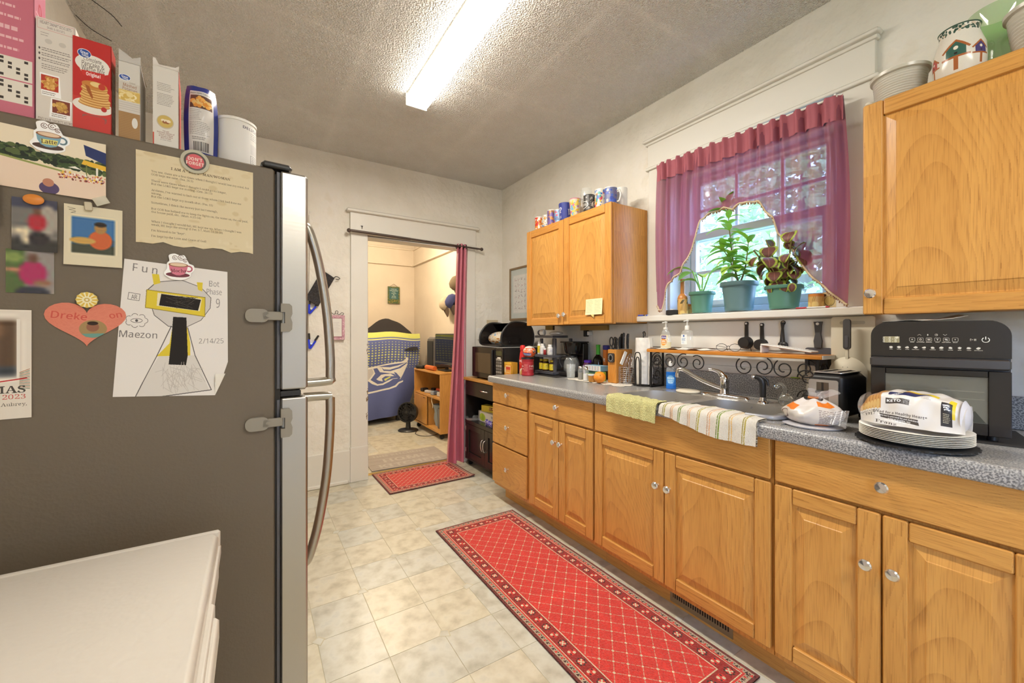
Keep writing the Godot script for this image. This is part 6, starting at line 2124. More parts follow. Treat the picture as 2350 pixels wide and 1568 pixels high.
func rugs():
	var nm = noise_tex(98, 0.2, [], 512, FastNoiseLite.TYPE_SIMPLEX, 2, 10.0)
	var o = {"normal_enabled": true, "normal_texture": nm, "normal_scale": 0.6, "rim_enabled": true, "rim": 0.2}
	solo("runner_rug", "long red patterned runner rug on the floor along the sink cabinets", "rug", MB.new().sheet(8, 24, func(u, v): return Vector3(-0.283 + 0.566 * u, 0.0085 + 0.0008 * sin(v * 20.0 + u * 5.0), -0.82 + 1.64 * v), 0.0065), pm("runner", rug_canvas(480, 1380, 62, 62), 0.95, o), W(1.243, 0, 1.575), 0.004)
	solo("small_rug", "small red patterned rug lying across the doorway", "rug", MB.new().sheet(14, 10, func(u, v): return Vector3(-0.367 + 0.734 * u, 0.0085 + 0.012 * pow(u, 24.0) * pow(v, 14.0), -0.26 + 0.52 * v), 0.0065), pm("rug2", rug_canvas(640, 454, 44, 44), 0.95, o), W(1.242, 0, 3.395), 0.015)


func label_cyl(t, called, r, y0, y1, mat, turn = 0.0, seg = 28):
	return part(t, called, MB.new().at(Vector3.ZERO, turn).lt([r, y0, r, y1], seg), mat)


func bottle_canvas(bg, fg, word, ink, sd):
	var cv = Cv.new(256, 128, bg)
	for k in 3:
		cv.rect(k * 90 + 6, 20, 66, 84, fg)
		cv.text(k * 90 + 39, 44, 22, word, ink, 1, "db", 0.8)
		cv.lines(k * 90 + 12, 66, 52, 3, 11, 4, ink, sd + k)
	return cv


func jar_bottle(called, label, cat, pos, r, h, lidh, body, lid, wrap_mat, grp = ""):
	var t = thing(called, label, cat, pos, 0.6, grp)
	part(t, "body", MB.new().lt([0, 0, r * 0.92, 0, r, r * 0.12, r, h - lidh - r * 0.5, r * 0.72, h - lidh, 0, h - lidh], 24), body)
	if wrap_mat:
		label_cyl(t, "label", r * 1.01, h * 0.12, (h - lidh) * 0.8, wrap_mat)
	part(t, "cap", MB.new().at(Vector3(0, h - lidh, 0)).cyl(r * 0.8, r * 0.78, 0, lidh, 22, r * 0.08), lid)
	return t


func counter_far():
	var Y = 0.9155
	# carton boxes on the cart end
	var cv = Cv.new(256, 192, c8(222, 160, 40))
	cv.rect(0, 0, 256, 16, c8(236, 190, 70))
	cv.ell(34, 70, 26, 26, c8(240, 226, 190))
	cv.rect(150, 40, 106, 140, c8(232, 222, 206))
	cv.rect(160, 90, 70, 30, c8(150, 70, 90))
	cv.rect(60, 20, 30, 150, c8(206, 140, 30))
	var R = -PI / 2
	var t = thing("tea_box", "yellow carton box standing beside the microwave's near side", "box", W(1.73, 0.828, 2.79), R)
	part(t, "front_panel", MB.new().card(0.105, 0.175, 0.001, Vector3(0, 0.0875, 0)), pm("tea", cv, 0.45))
	part(t, "carton", MB.new().bb(Vector3(-0.052, 0, -0.06), Vector3(0.052, 0.174, -0.001), 0.001), mt("tea_yellow", c8(214, 156, 50), 0.5))
	cv = Cv.new(128, 128, c8(224, 152, 60))
	cv.path([6, 6, 122, 6, 122, 122, 6, 122], 4, c8(240, 220, 190), true)
	cv.rect(10, 12, 108, 18, c8(196, 60, 44))
	cv.lines(14, 44, 96, 5, 15, 7, c8(236, 196, 120), 5)
	t = thing("packet_box", "small orange box in front of the yellow carton", "box", W(1.705, 0.828, 2.745), R)
	part(t, "front_panel", MB.new().card(0.075, 0.155, 0.001, Vector3(0.0, 0.0775, 0)), pm("packet", cv, 0.45))
	part(t, "carton", MB.new().bb(Vector3(-0.037, 0, -0.02), Vector3(0.037, 0.154, -0.001), 0.001), mats.tea_yellow)
	# creamer bottle
	cv = Cv.new(256, 256, c8(206, 36, 34))
	for k in 2:
		var x = k * 128 + 64
		cv.text(x, 96, 30, "Original", Color.WHITE, 1, "sb", 0.9)
		cv.ell(x, 210, 44, 50, c8(236, 222, 196))
		cv.ell(x, 218, 34, 40, c8(222, 180, 96))
		cv.rect(x - 60, 120, 120, 5, c8(236, 120, 60))
	t = thing("creamer_bottle", "red plastic creamer bottle behind the coffee can", "bottle", W(1.764, Y, 2.626), 0.9)
	part(t, "body", MB.new().lt([0, 0, 0.024, 0, 0.027, 0.006, 0.027, 0.12, 0.022, 0.165, 0.0165, 0.185], 28), pm("creamer", cv, 0.35))
	part(t, "cap", MB.new().lt([0.017, 0.183, 0.021, 0.19, 0.0215, 0.212, 0.016, 0.226, 0, 0.229], 22), mt("creamer_red", c8(212, 44, 40), 0.35))
	# coffee can
	cv = Cv.new(512, 256, c8(176, 44, 54))
	for k in 2:
		var x = k * 256
		cv.text(x + 80, 104, 52, "Folgers", c8(236, 224, 216), 1, "sb", 0.95)
		cv.text(x + 90, 160, 30, "Classic Roast", c8(236, 214, 206), 1, "sb", 0.9)
		cv.lines(x + 180, 60, 60, 9, 18, 5, c8(226, 170, 160), 20 + k)
		cv.rect(x, 30, 256, 3, c8(206, 96, 90))
	t = thing("coffee_can", "red plastic coffee can with a black lid at the counter's far end", "canister", W(1.755, Y, 2.545), -0.35)
	part(t, "body", MB.new().lt([0, 0, 0.044, 0, 0.048, 0.006, 0.048, 0.014, 0.045, 0.018, 0.045, 0.112, 0.048, 0.116, 0.048, 0.124, 0.044, 0.126], 34), mt("can_red", c8(176, 44, 54), 0.35))
	label_cyl(t, "label", 0.0453, 0.02, 0.11, pm("coffee", cv, 0.35), 0.0, 34)
	part(t, "lid", MB.new().lt([0.045, 0.124, 0.049, 0.126, 0.049, 0.136, 0.046, 0.138, 0, 0.136], 34), mats.black)
	# bread bag on the can
	cv = Cv.new(256, 160, c8(214, 206, 196))
	cv.rect(70, 40, 186, 90, c8(218, 92, 44))
	cv.rect(120, 84, 80, 26, c8(60, 96, 180))
	cv.text(160, 97, 24, "Oroweat", Color.WHITE, 1, "sb", 0.8)
	cv.lines(80, 52, 160, 2, 14, 6, c8(240, 190, 160), 8)
	cv.speck(120, 9, [c8(232, 224, 216), c8(190, 180, 170), c8(90, 84, 80)], 2, 8)
	solo("bun_bag", "orange and white bag of buns resting on the coffee can's lid", "bag", MB.new().at(Vector3(0, 0.042, 0), R, 0.0, 0.1).ball(Vector3.ZERO, Vector3(0.063, 0.044, 0.05), 22, 14), pm("bun_wrap", cv, 0.3), W(1.76, 1.054, 2.53), 2.6)
	# corner rack
	var g = mats.grey_plastic
	t = thing("corner_rack", "dark grey three tier plastic corner rack with bottles on the counter", "rack", W(2.0, Y, 2.54), R)
	var shelf = []
	for k in 13:
		var a = PI * k / 12.0
		shelf.append(Vector2(cos(a) * 0.115, -sin(a) * 0.135 + 0.02))
	shelf.append(Vector2(-0.115, 0.1))
	shelf.append(Vector2(0.115, 0.1))
	for y in [0.026, 0.153, 0.303]:
		part(t, "tier", MB.new().at(Vector3(0, y, 0), 0, PI / 2).prism(shelf, 0.0, 0.018), g)
		if y < 0.2:
			pass
	for p in [[-0.105, -0.085], [0.105, -0.085], [-0.085, 0.055], [0.085, 0.055]]:
		part(t, "upright", MB.new().bb(Vector3(p[0] - 0.013, 0, p[1] - 0.009), Vector3(p[0] + 0.013, 0.28, p[1] + 0.009), 0.003), g)
	var yl = pm("vit_label", bottle_canvas(c8(216, 190, 40), c8(226, 204, 60), "B12", c8(90, 60, 30), 3), 0.4)
	var wl = pm("white_label", bottle_canvas(c8(226, 222, 216), c8(232, 230, 226), "Care", c8(110, 90, 130), 7), 0.4)
	var yc = mt("cap_yellow", c8(214, 180, 30), 0.4)
	var amber = mt("amber", c8(58, 34, 20), 0.15)
	for q in [[0.028, -0.03, 0.09, "large yellow labelled vitamin bottle on the rack's lowest tier"], [0.022, 0.05, 0.086, "vitamin bottle on the rack's lowest tier nearest the coffee maker"], [0.02, -0.084, 0.09, "vitamin bottle at the far end of the rack's lowest tier"]]:
		jar_bottle("vitamin_bottle", q[3], "bottle", W(1.945, Y + 0.0265, 2.54 - q[1]), q[0], q[2], 0.016, amber, yc, yl, "vitamin bottles on the rack")
	for q in [[0.024, -0.055, 0.085, "white and yellow bottle with white cap on the rack's middle tier"], [0.023, 0.04, 0.08, "white bottle on the rack's middle tier nearest the coffee maker"], [0.018, -0.098, 0.1, "taller bottle with grey cap at the far end of the rack's middle tier"]]:
		jar_bottle("pill_bottle", q[3], "bottle", W(1.935, Y + 0.1535, 2.54 - q[1]), q[0], q[2], 0.016, mats.white_plastic, mats.white_plastic, wl if q[1] > -0.08 else yl, "pill bottles on the rack")
	jar_bottle("red_jar", "tiny red jar between white bottles on the rack", "jar", W(1.92, Y + 0.1535, 2.548), 0.012, 0.05, 0.012, mt("red_jar", c8(150, 36, 36), 0.3), mats.white_plastic, null)
	solo("black_ball", "round black pepper grinder top lying on the rack's top tier", "ball", MB.new().ball(Vector3(0, 0.022, 0), 0.022), mats.grey_plastic, W(1.93, Y + 0.3035, 2.625))
	solo("white_ball", "round white bottle base lying on the rack's top tier", "bottle", MB.new().at(Vector3(0, 0.024, 0), 0.3, PI / 2).cyl(0.024, 0.024, -0.02, 0.02, 22, 0.005), mats.white_plastic, W(1.915, Y + 0.3035, 2.57))
	cv = Cv.new(128, 64, c8(196, 156, 50))
	for k in 6:
		cv.rect(k * 22, 0, 10, 64, c8(70, 54, 34))
	solo("spice_packet", "yellow and black striped packet on top of the rack", "packet", MB.new().card(0.085, 0.035, 0.02, Vector3(0, 0.0175, 0)), pm("spice", cv, 0.4), W(1.98, Y + 0.345, 2.55), R + 0.1)
	solo("clear_bag", "crumpled clear bag lying on top of the rack", "bag", MB.new().at(Vector3(0, 0.016, 0)).ball(Vector3.ZERO, Vector3(0.05, 0.015, 0.065), 14, 8), mats.wrap, W(1.97, Y + 0.3045, 2.47))
	# black mat and coffee maker
	solo("counter_mat", "thin black mat under the rack and coffee maker", "mat", MB.new().bb(Vector3(-0.13, 0, -0.2), Vector3(0.13, 0.002, 0.16), 0.001), mats.black_matte, W(1.965, Y - 0.0003, 2.46))
	Y += 0.0018
	t = thing("coffee_maker", "black drip coffee maker with a glass carafe", "coffee maker", W(2.035, Y, 2.328), R)
	part(t, "base", MB.new().bb(Vector3(-0.075, 0, -0.075), Vector3(0.075, 0.03, 0.1), 0.008), mats.black)
	part(t, "tower", MB.new().bb(Vector3(-0.075, 0.028, -0.075), Vector3(0.075, 0.25, -0.015), 0.012), mats.black_gloss)
	part(t, "brew_head", MB.new().at(Vector3(0, 0, 0.02)).lt([0, 0.165, 0.05, 0.165, 0.062, 0.185, 0.07, 0.24, 0.072, 0.25, 0, 0.254], 28), mats.black_gloss)
	part(t, "lid", MB.new().at(Vector3(0, 0.252, 0.0)).prism(rrect(0.15, 0.01, 0.004), -0.07, 0.08), mats.black)
	var ca = part(t, "carafe", MB.new().at(Vector3(0, 0.031, 0.032)).lt([0, 0, 0.05, 0, 0.058, 0.01, 0.061, 0.04, 0.056, 0.075, 0.042, 0.105, 0.038, 0.11], 30), mats.clear)
	part(ca, "collar", MB.new().at(Vector3(0, 0.139, 0.032)).lt([0.038, 0, 0.042, 0.001, 0.042, 0.014, 0.0, 0.016], 26), mats.black)
	part(ca, "handle", MB.new().tube(spline([Vector3(-0.035, 0.145, 0.05), Vector3(-0.075, 0.142, 0.07), Vector3(-0.088, 0.1, 0.075), Vector3(-0.07, 0.06, 0.065)], 6), 0.008, 8), mats.black)
	part(ca, "coffee", MB.new().at(Vector3(0, 0.0335, 0.032)).lt([0, 0, 0.048, 0, 0.055, 0.01, 0.056, 0.02, 0, 0.02], 26), mt("coffee_dark", c8(46, 28, 18), 0.2))
	t = thing("wall_plugs", "black and white plugs in the outlet behind the coffee maker", "plug", W(2.149, 1.19, 2.29), R)
	part(t, "outlet_plate", MB.new().bb(Vector3(-0.036, -0.02, 0), Vector3(0.036, 0.09, 0.006), 0.002), mats.white_plastic)
	part(t, "plug", MB.new().bb(Vector3(-0.03, 0.02, 0.006), Vector3(0.0, 0.07, 0.04), 0.004), mats.black)
	part(t, "plug", MB.new().bb(Vector3(0.004, 0.03, 0.006), Vector3(0.034, 0.06, 0.035), 0.004), mats.white_plastic)
	Y = 0.9155
	# lace cloth
	cv = Cv.new(256, 256, c8(226, 219, 206))
	rng.seed = 83
	for k in 260:
		cv.arc(rng.randf() * 256, rng.randf() * 256, rng.randf_range(4, 12), rng.randf_range(4, 12), 0, TAU, 2, [c8(196, 188, 174), c8(238, 233, 222), c8(184, 178, 168)][k % 3])
	solo("lace_cloth", "white lace cloth under the knife block and shakers", "cloth", MB.new().sheet(16, 24, func(u, v): return Vector3(-0.11 + 0.24 * u + 0.012 * sin(v * 40.0) * (1.0 - u), 0.0026 + 0.0008 * sin(u * 20.0 + v * 31.0), -0.28 + 0.52 * v + 0.008 * sin(u * 24.0)), 0.0016), pm("lace", cv, 0.95), W(1.95, Y, 1.94))
	Y += 0.004
	t = thing("drinking_glass", "clear empty drinking glass in front of the coffee maker", "glass", W(1.893, Y - 0.0035, 2.21))
	part(t, "tumbler", MB.new().lt([0, 0.0, 0.026, 0.0, 0.028, 0.004, 0.033, 0.1, 0.0318, 0.1005, 0.0268, 0.012, 0, 0.01], 30), mats.clear)
	jar_bottle("spread_jar", "glass jar with a purple lid behind the shakers", "jar", W(2.05, Y, 2.205), 0.035, 0.122, 0.018, mt("spread", c8(96, 50, 84), 0.2), mt("purple", c8(96, 40, 190), 0.35), pm("spread_label", bottle_canvas(c8(190, 180, 200), c8(220, 214, 224), "Jam", c8(110, 50, 130), 17), 0.4))
	# wine bottle
	t = thing("wine_bottle", "dark wine bottle with green foil on its neck", "bottle", W(2.085, Y, 2.135))
	part(t, "body", MB.new().lt([0, 0, 0.036, 0, 0.038, 0.006, 0.038, 0.12, 0.03, 0.142, 0.016, 0.158, 0.0145, 0.17], 26), mt("wine_glass", c8(24, 26, 22), 0.1))
	part(t, "foil", MB.new().lt([0.0158, 0.156, 0.0152, 0.165, 0.0145, 0.222, 0.016, 0.225, 0.016, 0.234, 0, 0.235], 22), mt("foil_green", c8(70, 170, 50), 0.3))
	# boxes behind the orange
	cv = Cv.new(256, 64, c8(206, 208, 208))
	for k in 16:
		cv.rect(10 + k * 15, 8, 7, 46, [c8(226, 222, 216), c8(150, 170, 190), c8(190, 150, 140)][k % 3])
	t = thing("teal_tin", "dark green tin box lying behind the orange", "tin", W(1.985, Y, 2.055), R)
	part(t, "tin", MB.new().bb(Vector3(-0.08, 0, -0.04), Vector3(0.07, 0.06, 0.03), 0.004), mt("tin_green", c8(56, 88, 74), 0.35))
	part(t, "label", MB.new().card(0.09, 0.03, 0.001, Vector3(-0.02, 0.025, 0.03)), mt("tin_label", c8(170, 190, 90), 0.5))
	t = thing("sugar_box", "flat pale blue box lying on the green tin", "box", W(1.985, Y + 0.0605, 2.06), R)
	part(t, "side_panel", MB.new().card(0.15, 0.036, 0.001, Vector3(0.01, 0.018, 0.035)), pm("sugar", cv, 0.4))
	part(t, "carton", MB.new().bb(Vector3(-0.065, 0, -0.05), Vector3(0.085, 0.0355, 0.035), 0.001), mt("pale_blue", c8(140, 190, 214), 0.4))
	t = thing("seasoning_shaker", "orange seasoning shaker with a blue lid standing behind the boxes", "shaker", W(2.09, Y, 2.06))
	cv = Cv.new(128, 192, c8(216, 120, 36))
	cv.ell(40, 60, 30, 40, c8(238, 226, 190))
	cv.text(90, 60, 30, "salt", Color.WHITE, 1, "db")
	cv.text(64, 120, 26, "Seasoned", Color.WHITE, 1, "db", 0.9)
	part(t, "body", MB.new().at(Vector3.ZERO, -0.6).lt([0.0, 0.0, 0.0235, 0, 0.0235, 0.2], 26), pm("season", cv, 0.4))
	part(t, "lid", MB.new().at(Vector3(0, 0.2, 0)).cyl(0.0245, 0.0245, 0, 0.032, 26, 0.003), mt("lid_blue", c8(44, 44, 130), 0.4))
	jar_bottle("hot_sauce", "small bottle with a red cap behind the knife block", "bottle", W(2.04, Y, 1.965), 0.017, 0.17, 0.03, mt("sauce", c8(176, 60, 40), 0.25), mt("cap_red", c8(200, 40, 36), 0.35), pm("sauce_label", bottle_canvas(c8(206, 60, 40), c8(226, 196, 60), "Hot", c8(60, 110, 50), 27), 0.4))
	solo("lime_box", "small lime green box behind the orange", "box", MB.new().bb(Vector3(-0.03, 0, -0.02), Vector3(0.03, 0.06, 0.02), 0.001), pm("lime", bottle_canvas(c8(176, 190, 60), c8(196, 190, 190), "Tea", c8(110, 110, 60), 37), 0.4), W(1.93, Y, 1.955), R)
	# shakers
	for q in [["pepper_shaker", "glass pepper shaker beside the drinking glass", W(1.897, Y, 2.11), c8(120, 110, 96)], ["salt_shaker", "glass shaker full of white salt", W(1.875, Y, 2.035), c8(232, 230, 226)]]:
		t = thing(q[0], q[1], "shaker", q[2])
		part(t, "body", MB.new().lt([0, 0, 0.019, 0, 0.02, 0.005, 0.019, 0.06, 0.015, 0.074], 22), mats.clear)
		part(t, "contents", MB.new().lt([0, 0.002, 0.0175, 0.002, 0.0175, 0.045, 0, 0.046], 20), mt(q[0] + "_fill", q[3], 0.9))
		part(t, "cap", MB.new().lt([0.0155, 0.072, 0.0165, 0.076, 0.016, 0.086, 0.01, 0.093, 0, 0.094], 20), mats.chrome)
	t = thing("honey_cup", "short tub of honey colour with a pale lid beside the orange", "tub", W(1.868, Y, 1.968))
	part(t, "tub", MB.new().lt([0, 0, 0.022, 0, 0.027, 0.042], 24), mt("honey", c8(190, 134, 60), 0.3))
	part(t, "lid", MB.new().lt([0.0275, 0.04, 0.029, 0.043, 0.028, 0.048, 0, 0.049], 24), mt("lid_pale", c8(206, 212, 214), 0.4))
	t = thing("orange_fruit", "whole ripe orange on the lace cloth", "orange", W(1.86, Y, 1.892))
	part(t, "peel", MB.new().ball(Vector3(0, 0.036, 0), Vector3(0.0375, 0.036, 0.0375), 26, 18), mt("peel", c8(240, 146, 36), 0.45, 0.0, {"normal_enabled": true, "normal_texture": noise_tex(88, 0.12, [], 256, FastNoiseLite.TYPE_CELLULAR, 1, 4.0), "normal_scale": 0.5}))
	part(t, "stem_scar", MB.new().at(Vector3(-0.02, 0.05, 0.025), 0, 0.9, 0.5).cyl(0.003, 0.002, 0.003, 0.006, 8), mt("scar", c8(120, 110, 50), 0.8))
	# knife block with a timer
	t = thing("knife_block", "beech knife block with a dial timer and black handled knives", "knife block", W(1.925, Y, 1.85), R)
	rng.seed = 91
	part(t, "block", grain(MB.new(), Vector2(0.4, 0.6)).bb(Vector3(-0.036, 0, -0.15), Vector3(0.036, 0.212, 0), 0.003), mt("beech", c8(255, 240, 208), 0.45, 0.0, {"albedo_texture": mats.oak.albedo_texture}))
	cv = Cv.new(128, 160, c8(58, 56, 56))
	for k in 12:
		cv.ell(64 + sin(TAU * k / 12) * 44, 80 - cos(TAU * k / 12) * 56, 6, 6, c8(220, 216, 208))
	cv.ell(64, 80, 26, 34, c8(36, 35, 36))
	part(t, "timer", MB.new().at(Vector3(0, 0.16, 0)).prism(rrect(0.048, 0.058, 0.01), 0, 0.012), pm("timer", cv, 0.35))
	part(t, "timer_knob", MB.new().bb(Vector3(-0.004, 0.145, 0.012), Vector3(0.004, 0.175, 0.02), 0.002), mats.black)
	var kn = [[-0.022, -0.06, 0.075], [-0.012, -0.085, 0.08], [0.0, -0.1, 0.085], [0.012, -0.03, 0.07], [-0.02, -0.11, 0.1], [0.015, -0.09, 0.105], [0.024, -0.12, 0.1]]
	for i in kn.size():
		var q = kn[i]
		var kf = thing("kitchen_knife", ["short knife at the front of the block", "slim knife second from the block's front", "long handled knife in the middle of the block", "small paring knife at the block's near edge", "tall knife at the back of the block", "tallest knife with bright rivets in the block", "rearmost knife in the block"][i], "knife", W(1.925, Y + 0.2, 1.85) + Basis(Vector3.UP, R) * Vector3(q[0], 0, q[1]), R, "knives in the block")
		part(kf, "handle", MB.new().tube([Vector3(0, 0.016, 0), Vector3(0, q[2] * 0.5, 0.002), Vector3(0, q[2], 0.0), Vector3(0, q[2] + 0.012, -0.004)], [0.007, 0.0085, 0.0085, 0.006], 10), mats.black)
		part(kf, "blade", MB.new().bb(Vector3(-0.001, 0.0, -0.008), Vector3(0.001, 0.017, 0.008)), mats.chrome)
		for y in [0.3, 0.7]:
			part(kf, "rivet", MB.new().at(Vector3(0.0075, 0.016 + q[2] * y, 0.001), 0, 0, -PI / 2).cyl(0.002, 0.002, 0, 0.0018, 8), mats.chrome)
	var sc = thing("scissors", "black handled scissors standing in the block", "scissors", W(1.94, Y + 0.2, 1.852), R + 0.3)
	for s in [-1, 1]:
		var lp = []
		for k in 18:
			var a = TAU * k / 18
			lp.append(Vector3(s * 0.013 + cos(a) * 0.0115, 0.062 + sin(a) * 0.028, 0.0))
		part(sc, "loop", MB.new().tube(lp, 0.0038, 8, true), mats.black)
		part(sc, "shank", MB.new().tube([Vector3(s * 0.011, 0.036, 0), Vector3(s * 0.003, 0.012, 0)], 0.0042, 8), mats.black)
	# wire basket with tools
	t = thing("utensil_basket", "small chrome wire basket holding whisks in front of the knife block", "basket", W(1.985, Y, 1.776))
	for k in 9:
		var y = 0.004 + k * 0.0125
		var lp = []
		for p in rrect(0.1, 0.07, 0.02, 4):
			lp.append(Vector3(p.x, y, p.y))
		part(t, "wire_ring", MB.new().tube(lp, 0.0016, 6, true), mats.chrome)
	for p in rrect(0.1, 0.07, 0.02, 2):
		part(t, "wire_post", MB.new().tube([Vector3(p.x, 0.0, p.y), Vector3(p.x, 0.106, p.y)], 0.0016, 6), mats.chrome)
	t = thing("balloon_whisk", "steel whisk leaning in the wire basket", "whisk", W(1.96, Y + 0.006, 1.776))
	t.rotation.z = -0.32
	part(t, "handle", MB.new().tube([Vector3(0, 0, 0), Vector3(0, 0.1, 0)], 0.0045, 10), mats.chrome)
	for k in 5:
		var a = PI * k / 5
		var lp = []
		for j in 13:
			var q = PI * j / 12.0
			lp.append(Vector3(cos(a) * cos(q) * 0.028, 0.1 + sin(q) * 0.09, sin(a) * cos(q) * 0.028))
		part(t, "wire_loop", MB.new().tube(lp, 0.0013, 5), mats.chrome)
	t = thing("server_tongs", "flat steel tongs leaning in the wire basket", "tongs", W(2.015, Y + 0.006, 1.785))
	t.rotation.z = -0.12
	part(t, "arm", MB.new().bb(Vector3(-0.004, 0, -0.006), Vector3(-0.002, 0.16, 0.006)).bb(Vector3(0.004, 0, -0.006), Vector3(0.006, 0.16, 0.006)), mats.chrome)
	part(t, "hinge_end", MB.new().ball(Vector3(0.001, 0.16, 0), Vector3(0.008, 0.008, 0.006), 10, 6), mats.chrome)
	cv = Cv.new(128, 192, c8(216, 210, 200))
	for p in [[64, 80, 18, 16], [40, 52, 9, 12], [62, 44, 9, 13], [84, 50, 9, 12]]:
		cv.ell(p[0], p[1], p[2], p[3], c8(60, 56, 54))
	for p in [[84, 140, 14, 12], [66, 118, 7, 9], [84, 112, 7, 9], [100, 122, 7, 9]]:
		cv.ell(p[0], p[1], p[2], p[3], c8(60, 56, 54))
	t = thing("paw_spatula", "white spatula printed with black paw marks in the wire basket", "spatula", W(1.985, Y + 0.03, 1.752))
	t.rotation.z = -0.42
	part(t, "blade", MB.new().at(Vector3(0, 0.12, 0)).card(0.06, 0.1, 0.004), pm("paw", cv, 0.5))
	part(t, "handle", MB.new().bb(Vector3(-0.006, -0.02, 0), Vector3(0.006, 0.075, 0.004), 0.001), mats.clear)
	t = thing("bag_clip", "long white plastic clip leaning on the knife block", "clip", W(1.94, Y + 0.12, 1.79))
	t.rotation.z = -0.5
	part(t, "bar", MB.new().bb(Vector3(-0.012, 0, 0), Vector3(0.012, 0.09, 0.008), 0.002), mats.white_plastic)
	Y = 0.9155
	# paper towel stand
	t = thing("paper_towel_holder", "black wire paper towel stand with a looped side arm", "holder", W(2.02, Y, 1.675))
	var lp = []
	for k in 24:
		lp.append(Vector3(cos(TAU * k / 24) * 0.066, 0.006, sin(TAU * k / 24) * 0.066))
	part(t, "base_ring", MB.new().tube(lp, 0.004, 8, true), mats.iron)
	part(t, "base_bar", MB.new().tube([Vector3(-0.066, 0.006, 0), Vector3(0.066, 0.006, 0)], 0.004, 8), mats.iron)
	part(t, "post", MB.new().tube(spline([Vector3(-0.006, 0.006, 0), Vector3(-0.006, 0.3, 0), Vector3(-0.01, 0.318, 0), Vector3(0.0, 0.33, 0), Vector3(0.01, 0.318, 0), Vector3(0.008, 0.3, 0)], 6), 0.003, 8), mats.iron)
	for s in [0.0, 1.0]:
		var ww = 0.022 - 0.009 * s
		var top = 0.205 - 0.028 * s
		part(t, "side_arm", MB.new().tube(spline([Vector3(-0.08, 0.006, -ww + 0.02), Vector3(-0.082, top - 0.03, -ww + 0.02), Vector3(-0.082, top, 0.02), Vector3(-0.082, top - 0.03, ww + 0.02), Vector3(-0.08, 0.006, ww + 0.02)], 6), 0.0032, 8), mats.iron)
	t = thing("paper_towel_roll", "white paper towel roll on its black stand", "roll", W(2.02, Y + 0.012, 1.675))
	part(t, "roll", MB.new().lt([0.02, 0, 0.05, 0, 0.051, 0.004, 0.051, 0.276, 0.05, 0.28, 0.02, 0.28, 0.019, 0.1], 40), mt("towel_paper", c8(232, 228, 220), 0.95, 0.0, {"normal_enabled": true, "normal_texture": noise_tex(97, 0.06, [], 256, FastNoiseLite.TYPE_CELLULAR, 1, 5.0), "normal_scale": 0.4}))
	part(t, "loose_end", MB.new().sheet(3, 8, func(u, v): return Vector3(-0.02 + 0.005 * sin(v * 5.0), 0.28 * (1.0 - v), 0.0485 + 0.007 * u), 0.0008), mats.towel_paper)


func scroll(m, c, r, a0, turns, dir, z):
	var pts = []
	var n = int(22 * turns)
	for k in n + 1:
		var q = float(k) / n
		var a = a0 + dir * TAU * turns * q
		var rr = r * (1.0 - 0.72 * q)
		pts.append(Vector3(c.x + cos(a) * rr, c.y + sin(a) * rr, z))
	m.tube(pts, 0.0028, 6)


